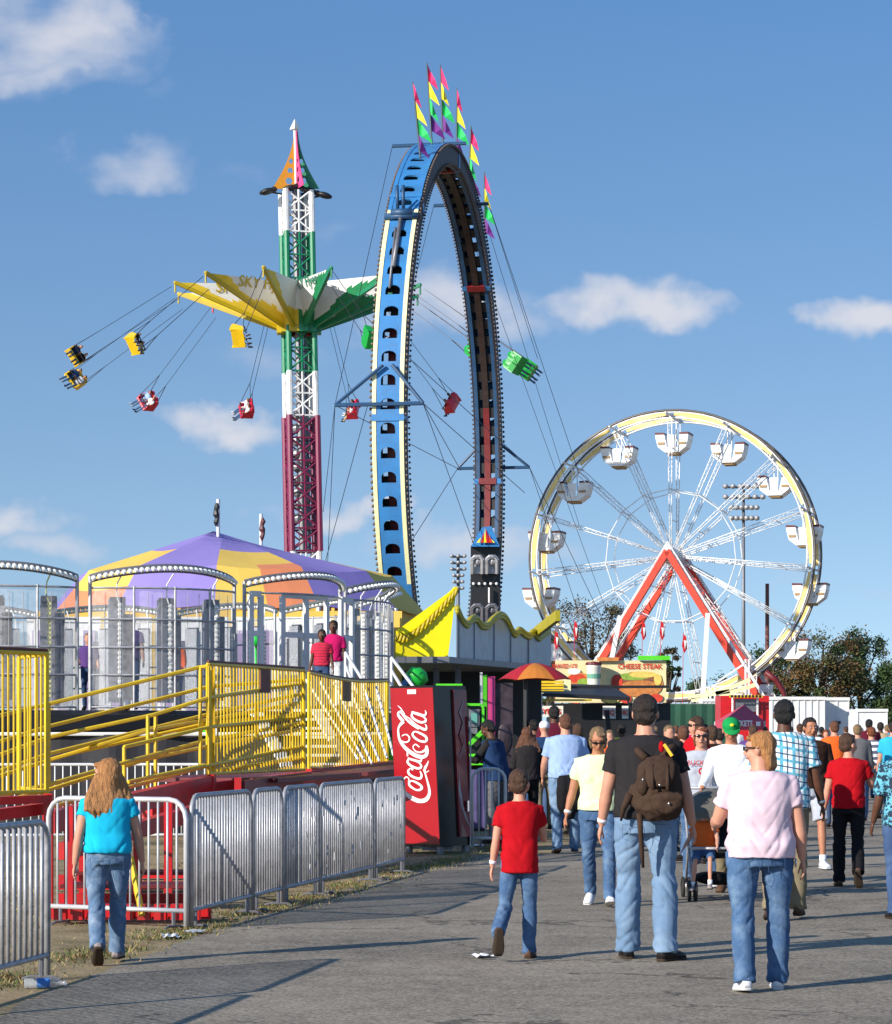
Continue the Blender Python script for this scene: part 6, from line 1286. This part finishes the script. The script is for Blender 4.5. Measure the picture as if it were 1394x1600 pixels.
p10, i10 = person('boy in red shirt and black trousers walking away with one hand raised', at(1326, 1386), 1.58, -8, 'skin_fair', 'cloth_red', .55, 'cloth_black', 1, 'shoe_brown', 'sole', ('hair_brown', 'short'), 1.05, 1.05, 1, 1.1, legs=((6, 5), (-2, 44)), feet=(0, -50), arms=((2, 12, 8, 2), (20, 20, 118, 14)), head=(-48, 0), hemlow=.04, loose=1.15)
p11, i11 = person('woman in dark teal patterned blouse cut by the right edge of the photo', at(1414, 1436), 1.62, 4, 'skin_brown', 'cloth_teal', .95, 'jeans_dark', 1, 'shoe_black', 'sole', ('hair_black', 'bob'), 1.15, 1.05, 1.05, 1.04, legs=((-4, 8), (8, 5)), arms=((2, 10, 16, 0), (2, 10, 16, 0)), female=True, hemlow=.08, face=False)
p12, i12 = person('man in light blue shirt and light jeans with dark jacket tied at the waist', at(884, 1334), 1.80, 4, 'skin_fair', 'cloth_lightblue', .7, 'jeans_light', 1, 'jeans_mid', 'sole', ('hair_redbrown', 'short'), 1.25, 1.06, 1, 1.03, legs=((-6, 8), (6, 5)), arms=((14, 14, 22, 12), (14, 14, 30, 10)), head=(4, -8), face=False)
p13, i13 = person('man in dark blue vest and grey trousers leaning at the game cabinet', atd(778, 36.5), 1.76, 62, 'skin_brown', 'cloth_charcoal', 1.5, 'cloth_greypants', 1, 'shoe_black', 'sole', ('hair_black', 'short'), 1.12, 1.08, 1, 1.03, legs=((4, 6), (-4, 6)), arms=((34, 10, 62, 10), (30, 8, 62, 10)), head=(12, -22), lean=10, jacket='cloth_navy')
p14, i14 = person('woman with long brown hair in dark clothes right of the blue vest man', atd(824, 37.5), 1.66, 12, 'skin_fair', 'cloth_charcoal', 1.9, 'cloth_black', 1, 'shoe_black', 'sole', ('hair_redbrown', 'long'), 1.05, 1, 1, 1.06, legs=((0, 4), (0, 4)), head=(-14, 0), face=False)
# details for the foreground group
band(p5, i5['AR'][1][2], i5['AR'][1][3], .033); band(p3, i3['AR'][0][2], i3['AR'][0][3], .036); band(p2, i2['AR'][0][2], i2['AR'][0][3], .026); band(p10, i10['AR'][1][2], i10['AR'][1][3], .030, 'shoe_grey'); band(p8, i8['AR'][1][2], i8['AR'][1][3], .034, 'metal_buckle', 'wrist_watch')
def on(t, name, mb, m, smooth=True): return mb.build(name, m, t, smooth)
# letters on the grey sweatshirt, cap emblem, pale yoke on blue shirt, keys at pink woman's hip
mb = MB(); T6 = i6['T']; s6 = i6['s']; yf = .175 * s6
text_into(mb, 'BUCKEYES', T6(0, yf, i6['hz'] + i6['u'] * .80), (-1, 0, 0), (0, 0, 1), .05, .0, bold=.012, width=.30); text_into(mb, 'O', T6(0, yf + .018, i6['hz'] + i6['u'] * .60), (-1, 0, 0), (0, 0, 1), .075, .0, bold=.03); on(p6, 'shirt_print', mb, 'red_paint', False)
mb = MB(); h7 = i7['hp']; mb.ell(h7(0, .098, .075), (.022, .008, .016), i7['hT'] @ Rx(25), 10, 6); on(p7, 'cap_emblem', mb, 'flag_yellow')
mb = MB(); mb.ell(i4['T'](.205, -.02, i4['hz'] + .02), (.012, .02, .04)); mb.ell(i4['T'](.215, -.03, i4['hz'] - .04), (.008, .016, .03)); on(p4, 'key_ring', mb, 'metal_buckle')
mb = MB(); T12 = i12['T']; s_ = i12['s']; mb.path([T12(-.06, -.12, i12['hz'] + .05), T12(0, -.19, i12['hz'] + .03), T12(.10, -.17, i12['hz'] + .06)], [.04, .05, .04], 10)
for e, L_ in ((-.05, .42), (.03, .50), (.10, .40)): mb.path([T12(e, -.17, i12['hz'] + .06), T12(e * 1.2, -.205, i12['hz'] - .12), T12(e * 1.1, -.20, i12['hz'] - L_ + .1), T12(e, -.18, i12['hz'] - L_)], [.07, .09, .085, .05], 12)
blob(mb, 'tied_jacket', 'cloth_black', p12, .018, 2, wrinkle(.01, 9))
mb = MB(); mb.path([i12['T'](-.19, -.05, i12['shz'] + .0), i12['T'](-.03, -.13, i12['shz'] - .10), i12['T'](.20, -.06, i12['shz'] - .02)], [.06, .05, .06], 10, ref=(0, 1, 0), ry=.10); 
# jeans pockets as stitched patches
def pockets(p, i, m='jeans_dark', sx=.085, yb=-.17):
    for e in (-1, 1):
        mb = MB(); s = i['s']; c = i['T'](e * sx * s, 0, i['hz'] - .055 * s); w = .055 * s; pl = [(-w, .05 * s), (w, .05 * s), (w, -.04 * s), (0, -.065 * s), (-w, -.04 * s)]
        q = [c + V((a, yb * s - (.012 if abs(a) < .03 else 0), b)) for a, b in pl]
        for j in range(5): mb.tube(q[j], q[(j + 1) % 5], .0016, seg=4)
        mb.build('pocket', m, p)
for p_, i_ in ((p1, i1), (p4, i4), (p3, i3)): pockets(p_, i_, 'jeans_dark', .085 if p_ is not p3 else .10, -.17 * (1 + .0))
# backpack (carried, a thing of its own)
T3 = i3['T']; s3 = i3['s']; hz3, u3, sh3 = i3['hz'], i3['u'], i3['shz']; bx, by = p3.location.x, p3.location.y
bp_ = thing('backpack', 'worn brown backpack with straps hanging on the back of the man in black', 'backpack', (bx, by, 0), radians(-3), world=False)
oX = .085
def Bp(x, y, z): return T3(x * .9 + oX, y - .205, z * .9 + sh3 - .30)
mb = MB(); mb.path([Bp(0, .0, .21), Bp(0, -.03, .16), Bp(0, -.055, .0), Bp(0, -.06, -.16), Bp(0, -.02, -.22)], [.10, .145, .165, .175, .14], 16, ref=(1, 0, 0), ry=[.06, .085, .10, .10, .07]); mb.path([Bp(-.18, .0, .02), Bp(-.20, -.01, -.08), Bp(-.17, 0, -.15)], [.04, .055, .04], 10)
blob(mb, 'main_bag', 'cloth_backpack', bp_, .012, 3, wrinkle(.016, 10))
mb = MB(); mb.ell(Bp(.06, -.165, -.12), (.115, .05, .075)); mb.ell(Bp(.06, -.175, -.08), (.12, .045, .045)); mb.ell(Bp(-.12, -.12, .04), (.05, .045, .10)); blob(mb, 'pocket', 'cloth_backpack', bp_, .010, 2, wrinkle(.010, 14))
mb = MB(); mb.path([Bp(0, -.05, .22), Bp(0, -.12, .17), Bp(0, -.165, .06), Bp(.0, -.17, .0)], [.10, .12, .10, .07], 14, ref=(1, 0, 0), ry=.03); blob(mb, 'flap', 'cloth_backpack', bp_, .012, 2, wrinkle(.01, 12))
mb = MB()
for e in (-.055, .06): mb.path([Bp(e, -.145, .18), Bp(e, -.20, .06), Bp(e, -.215, -.02)], .012, 6, ry=.005, ref=(1, 0, 0))
mb.path([Bp(-.15, -.08, -.20), Bp(-.14, -.06, -.35), Bp(-.13, -.02, -.50), Bp(-.12, 0, -.62)], [.022, .018, .016, .010], 8); mb.path([Bp(-.22, -.05, -.05), Bp(-.27, -.02, -.16), Bp(-.29, .0, -.26)], [.03, .02, .008], 8); mb.path([Bp(.02, .0, .22), Bp(.1, .08, .30), Bp(.14, .2, .31)], [.028, .03, .028], 8); mb.path([Bp(-.10, .0, .22), Bp(-.16, .08, .28), Bp(-.2, .2, .28)], [.028, .03, .028], 8); mb.build('strap', 'cloth_backpack', bp_, True)
for c_ in (Bp(.0, -.222, .02), Bp(-.125, -.17, .06), Bp(.07, -.225, -.12)): mb = MB(); mb.ell(c_, (.008, .006, .010), None, 8, 6); mb.build('buckle', 'metal_buckle', bp_, True)
mb = MB(); mb.bar(Bp(.04, -.10, .33), Bp(.10, -.11, .24), .045, .02); mb.build('yellow_tag', mat('tag_yellow', (.85, .45, .01), .5).name, bp_); mb = MB(); mb.ell(Bp(.02, -.04, .31), (.02, .012, .04)); mb.build('red_tag', 'cloth_red', bp_, True)
# stroller and child
sx_, sy_ = x_(1108, 24.2), 24.2; stt = thing('stroller', 'grey stroller with hood between the man in black and the woman in pink', 'stroller', (sx_, sy_, 0), radians(0), world=False)
mb = MB(); cth = 10
for j in range(cth):
    a0, a1 = pi * .95 * j / cth, pi * .95 * (j + 1) / cth
    for k in range(6):
        b0, b1 = -.24 + .48 * k / 6, -.24 + .48 * (k + 1) / 6
        def hd_(a, b): bul = 1 + .05 * sin(a * 8); return V((b + .08, .20 - cos(a) * .26 * bul, .78 + sin(a) * .26 * bul * (1 - .25 * (abs(b) / .24) ** 3)))
        mb.add([hd_(a0, b0), hd_(a1, b0), hd_(a1, b1), hd_(a0, b1)], [(0, 1, 2, 3)])
mb.build('hood', mat('hood_taupe', (.11, .10, .085), .85, 0, .2, 5, bump=.4, bscale=9).name, stt, True)
mb = MB(); mb.path([(.08, -.02, .44), (.08, .22, .42), (.08, .36, .48), (.08, .44, .86)], .19, 12, ref=(1, 0, 0), ry=.035); mb.build('seat', 'cloth_charcoal', stt, True)
mb = MB(); mb.path([(.08, .02, .20), (.08, .46, .20)], .20, 12, ref=(1, 0, 0), ry=.055); mb.build('basket', 'cloth_black', stt, True)
mb = MB()
for e in (-.17, .33): mb.path([(e, .75, 1.05), (e, .55, .80), (e, .1, .35), (e, -.12, .14)], .012, 6); mb.path([(e, .50, .14), (e, .3, .5), (e, .2, .62)], .012, 6); mb.tube((e, -.12, .14), (e, .5, .14), .011)
mb.tube((-.17, .75, 1.05), (.33, .75, 1.05), .016); mb.tube((-.17, -.12, .50), (.33, -.12, .50), .014); mb.tube((-.17, -.12, .50), (-.17, .3, .5), .012); mb.tube((.33, -.12, .5), (.33, .3, .5), .012); mb.build('frame', 'galv', stt, True)
for (x, y) in ((-.17, -.12), (.33, -.12), (-.17, .5), (.33, .5)):
    for dx in (-.03, .03):
        mb = MB(); mb.path([(x + dx, y + .085 * cos(q), .10 + .085 * sin(q)) for q in [2 * pi * k / 16 for k in range(16)]], .017, 6, 0, True)
        for k in range(6): mb.tube((x + dx, y, .10), (x + dx, y + .08 * cos(k * pi / 3), .10 + .08 * sin(k * pi / 3)), .004, seg=4)
        mb.build('wheel', 'rubber', stt, True)
person('small child in orange top and denim shorts sitting in the stroller', (sx_ - .03, sy_ + .06, .10), .98, 168, 'skin_fair', 'cloth_orange', .5, 'cloth_denimshort', .5, 'shoe_grey', 'sole', ('hair_brown', 'short'), 1.0, 1, 1, 1.25, legs=((74, 70, 4, 0, 6), (68, 62, 4, 4, 6)), feet=(0, 0), arms=((30, 10, 30, 5), (14, 22, 40, 5)), head=(20, -10), vox=.014)
# ---------------------------------------------------------------- crowd further back
CR = [  # label, px, d, H, yaw, skin, shirt, sleeve, trousers, hair, extra
 ('man in white cap and dark navy shirt left of the light blue shirt man', 851, 41, 1.74, 5, 'skin_fair', 'cloth_navy', .6, 'cloth_khaki', ('hair_grey', 'short'), dict(cap='cloth_white')),
 ('tall dark haired person standing behind the white cap man', 866, 43, 2.0, 0, 'skin_brown', 'cloth_maroon', .6, 'jeans_dark', ('hair_black', 'short'), {}),
 ('person in black jacket left of the white cap, under the parasol', 834, 44, 1.78, 10, 'skin_mid', 'cloth_black', 1.9, 'jeans_dark', ('hair_black', 'short'), {}),
 ('person in dark clothes just right of the light blue shirt man', 903, 39, 1.70, 20, 'skin_mid', 'cloth_charcoal', 1.8, 'cloth_black', ('hair_brown', 'bob'), {}),
 ('person in bright orange shirt peeking out left of the man in black', 953, 37, 1.60, 170, 'skin_fair', 'cloth_orange', .6, 'jeans_mid', ('hair_sandy', 'short'), {}),
 ('dark haired person with yellow collar near the awning pole', 972, 46, 1.72, 15, 'skin_brown', 'flag_yellow', .6, 'jeans_dark', ('hair_black', 'short'), {}),
 ('person in grey top shading eyes with raised arm right of the backpack', 1046, 34, 1.66, 190, 'skin_fair', 'cloth_grey', .5, 'jeans_mid', ('hair_sandy', 'short'), dict(arms=((5, 9, 12, 0), (80, 70, 60, 0)))),
 ('person in dark maroon jacket behind the grey sweatshirt woman', 1068, 36, 1.66, 15, 'skin_fair', 'cloth_maroon', 1.8, 'jeans_dark', ('hair_redbrown', 'bob'), {}),
 ('woman in red shirt and sunglasses above the grey sweatshirt woman', 1088, 31, 1.76, 110, 'skin_fair', 'cloth_red', .6, 'jeans_mid', ('hair_brown', 'bob'), dict(glasses=True)),
 ('person with curly brown hair right of the grey sweatshirt woman', 1112, 33, 1.66, 20, 'skin_fair', 'cloth_brown', 1.8, 'jeans_dark', ('hair_brown', 'bob'), {}),
 ('person in dark red top left of the green cap', 1124, 37, 1.62, 10, 'skin_fair', 'cloth_maroon', .6, 'jeans_dark', ('hair_dark', 'short'), {}),
 ('child in purple shirt right of the green cap', 1177, 42, 1.68, 0, 'skin_fair', 'cloth_purple', .5, 'jeans_mid', ('hair_brown', 'short'), {}),
 ('person in white shirt in front of the ribbed white trailer', 1250, 58, 1.75, 0, 'skin_fair', 'cloth_white', .6, 'jeans_mid', ('hair_brown', 'short'), {}),
 ('man with black hair and white shirt right of the brown shirt man', 1273, 50, 1.72, -5, 'skin_mid', 'cloth_white', .7, 'cloth_greypants', ('hair_black', 'short'), {}),
 ('person with brown hair between the white shirt and the orange shirt', 1291, 56, 1.62, 180, 'skin_fair', 'cloth_charcoal', .6, 'jeans_mid', ('hair_auburn', 'bob'), {}),
 ('person in orange shirt left of the red shirted boy on the right', 1304, 42, 1.75, 3, 'skin_fair', 'cloth_orange', .6, 'jeans_dark', ('hair_redbrown', 'short'), {}),
 ('person in grey jacket right of the red shirted boy head', 1340, 45, 1.70, -10, 'skin_fair', 'cloth_greypants', 1.8, 'jeans_dark', ('hair_sandy', 'short'), {}),
 ('woman in grey and white striped shirt and jeans on the right', 1362, 47, 1.66, -4, 'skin_fair', 'cloth_striped', .7, 'jeans_mid', ('hair_auburn', 'short'), dict(hi=True, face=False)),
 ('person in bright cyan shirt at the right edge of the photo', 1396, 43, 1.74, -6, 'skin_fair', 'cloth_cyan', .7, 'jeans_mid', ('hair_dark', 'short'), {}),
 ('person in red top with pale hair behind the striped shirt', 1345, 66, 1.68, 175, 'skin_fair', 'cloth_red', .7, 'jeans_dark', ('hair_grey', 'short'), {}),
 ('tall dark person with black cap behind the striped shirt woman', 1358, 60, 1.86, 5, 'skin_brown', 'cloth_maroon', .7, 'jeans_dark', ('hair_black', 'short'), {}),
 ('person in tan top near the small camper trailer', 1376, 62, 1.80, -10, 'skin_brown', 'cloth_tan', .7, 'jeans_dark', ('hair_dark', 'short'), {}),
 ('far person in green shirt left of the ticket canopy', 1136, 80, 1.70, 0, 'skin_fair', 'cloth_dkgreen', .6, 'jeans_dark', ('hair_brown', 'short'), {}),
 ('far person in white shirt under the ticket canopy', 1150, 84, 1.74, 0, 'skin_fair', 'cloth_white', .6, 'jeans_dark', ('hair_dark', 'short'), {}),
 ('far person in navy shirt right of the ticket canopy', 1196, 78, 1.72, 0, 'skin_fair', 'cloth_navy', .6, 'cloth_khaki', ('hair_brown', 'short'), {}),
 ('far person in red shirt between the plaid and brown shirts', 1236, 76, 1.72, 0, 'skin_fair', 'cloth_red', .6, 'jeans_dark', ('hair_dark', 'short'), {}),
 ('far person in light blue shirt below the white trailer end', 1262, 82, 1.74, 0, 'skin_fair', 'cloth_lightblue', .6, 'jeans_dark', ('hair_sandy', 'short'), {}),
 ('far person in black shirt below the white trailer end', 1284, 78, 1.72, 0, 'skin_brown', 'cloth_black', .6, 'jeans_dark', ('hair_black', 'short'), {}),
 ('far person in yellow shirt right of the orange shirt', 1322, 84, 1.74, 0, 'skin_fair', 'cloth_tan', .6, 'jeans_dark', ('hair_brown', 'short'), {}),
 ('far person in pale shirt with raised shoulders at the green screen', 1024, 62, 1.70, 0, 'skin_fair', 'cloth_lightblue', .6, 'jeans_dark', ('hair_sandy', 'short'), {}),
 ('far person in brown shirt at the green screen', 1056, 60, 1.72, 0, 'skin_fair', 'cloth_brown', .6, 'jeans_dark', ('hair_redbrown', 'short'), {}),
 ('far person in magenta top beside the white light tube', 1080, 66, 1.74, 0, 'skin_fair', 'cloth_magenta', .6, 'jeans_dark', ('hair_brown', 'bob'), {}),
 ('far person in dark shirt left of the far white post', 1102, 58, 1.74, 0, 'skin_fair', 'cloth_charcoal', .6, 'jeans_dark', ('hair_dark', 'short'), {}),
 ('far person in grey shirt beside the magenta top', 1034, 78, 1.72, 0, 'skin_mid', 'cloth_grey', .6, 'jeans_dark', ('hair_dark', 'short'), {}),
 ('far person in cyan shirt beyond the striped shirt', 1386, 78, 1.78, 0, 'skin_fair', 'cloth_cyan', .6, 'jeans_dark', ('hair_sandy', 'short'), {}),
]
for q, (lb, px, d, H, yw, sk, sh, sl_, tr_, hr_, ex) in enumerate(CR):
    kw = dict(hi=False, legs=((6, 4), (-8, 12)) if q % 2 else ((-6, 10), (8, 4)), g=1.05 + .15 * ((q * 7) % 3) / 2, group='people in the crowd further back', face=False); kw.update(ex)
    if d > 55: kw['vox'] = .028
    person(lb, atd(px, d), H, yw, sk, sh, sl_, tr_, 1, 'shoe_black', 'sole', hr_, **kw)
# people on the drum ride
pz = zf + .01
def onr(px, d): p = P(px, 1000, d); return (p.x, p.y, pz)
person('child in red striped shirt standing in the open gate of the drum ride', onr(503, 41.0), 1.28, 178, 'skin_brown', 'cloth_redstriped', .6, 'jeans_dark', 1, 'shoe_black', 'sole', ('hair_black', 'short'), 1, 1, 1, 1.15, vox=.014, hi=True)
person('taller child in magenta shirt behind the striped shirt child on the ride', onr(521, 41.7), 1.45, 175, 'skin_brown', 'cloth_magenta', .7, 'cloth_white', 1, 'shoe_black', 'sole', ('hair_black', 'short'), 1, 1, 1, 1.1, vox=.014, hi=True)
person('child in dark clothes leaning between the two left cages of the drum ride', onr(138, 41.8), 1.25, 182, 'skin_fair', 'cloth_purple', .8, 'jeans_dark', 1, 'shoe_black', 'sole', ('hair_sandy', 'short'), 1, 1, 1, 1.15, hi=False)
person('person in orange top inside the second cage of the drum ride', onr(276, 42.5), 1.25, 160, 'skin_fair', 'cloth_orange', 1.5, 'jeans_mid', 1, 'shoe_black', 'sole', ('hair_auburn', 'bob'), 1, 1, 1, 1.15, hi=False)
person('person in dark purple standing in the second cage of the drum ride', onr(205, 42.6), 1.55, 175, 'skin_mid', 'cloth_purple', .6, 'jeans_dark', 1, 'shoe_black', 'sole', ('hair_dark', 'short'), hi=False)
# riders on the swings : seated, in the frame of their seat
RD = [('cloth_black', 'jeans_dark'), ('cloth_grey', 'jeans_mid'), ('cloth_tan', 'jeans_mid'), ('cloth_navy', 'jeans_mid'), ('cloth_brown', 'cloth_black'), ('cloth_grey', 'jeans_dark'), ('cloth_grey', 'jeans_dark'), ('cloth_maroon', 'jeans_dark'), ('cloth_white', 'jeans_mid'), ('cloth_white', 'jeans_dark'), ('cloth_white', 'cloth_tan'), ('cloth_red', 'cloth_brown')]
RL = ['upper leftmost yellow seat', 'lower leftmost yellow seat', 'middle yellow seat', 'yellow seat nearest the tower', 'leftmost green seat', 'green seat inside the ring', 'green seat touching the ring', 'rightmost green seat', 'leftmost red seat', 'red seat left of the tower', 'red seat left of the ring', 'red seat inside the ring']
QN = 0
for (c, R, m, ph), (sh, tr_), lb in zip(SEATF, RD, RL):
    both = [-.22, .22]
    for e in both:
        sh2 = sh if e < 0 else random.Random(QN).choice(['cloth_white', 'cloth_maroon', 'cloth_black', 'cloth_lightblue'] if 'red' in lb else ['cloth_black', 'cloth_navy', 'cloth_brown', 'cloth_grey'])
        QN += 1; t, i = person('%s rider in %s top in the %s' % ('left hand' if e < 0 else 'right hand', sh2.split('_')[1], lb), (0, 0, 0), 1.55, 0, 'skin_fair' if QN % 3 else 'skin_tan', sh2, .7 if QN % 2 else 1.8, tr_, 1, 'shoe_black' if QN % 2 else 'shoe_white', 'sole', (['hair_dark', 'hair_brown', 'hair_sandy'][QN % 3], 'short'), hi=False, vox=.026, legs=((78, 42), (72, 36)), arms=((40, 8, 50, 6), (35, 8, 60, 6)), tilt=R, face=False, group='riders on the swing seats')
        t.location = c + R @ V((e, -.05, .12 - i['hz']))
bpy.data.scenes.remove(BK)
for o_ in COL.objects:
    if o_.name.split('.')[0] in ('light_string', 'bulb_strip', 'bulb_cap') and o_.parent: o_['kind'] = 'stuff'
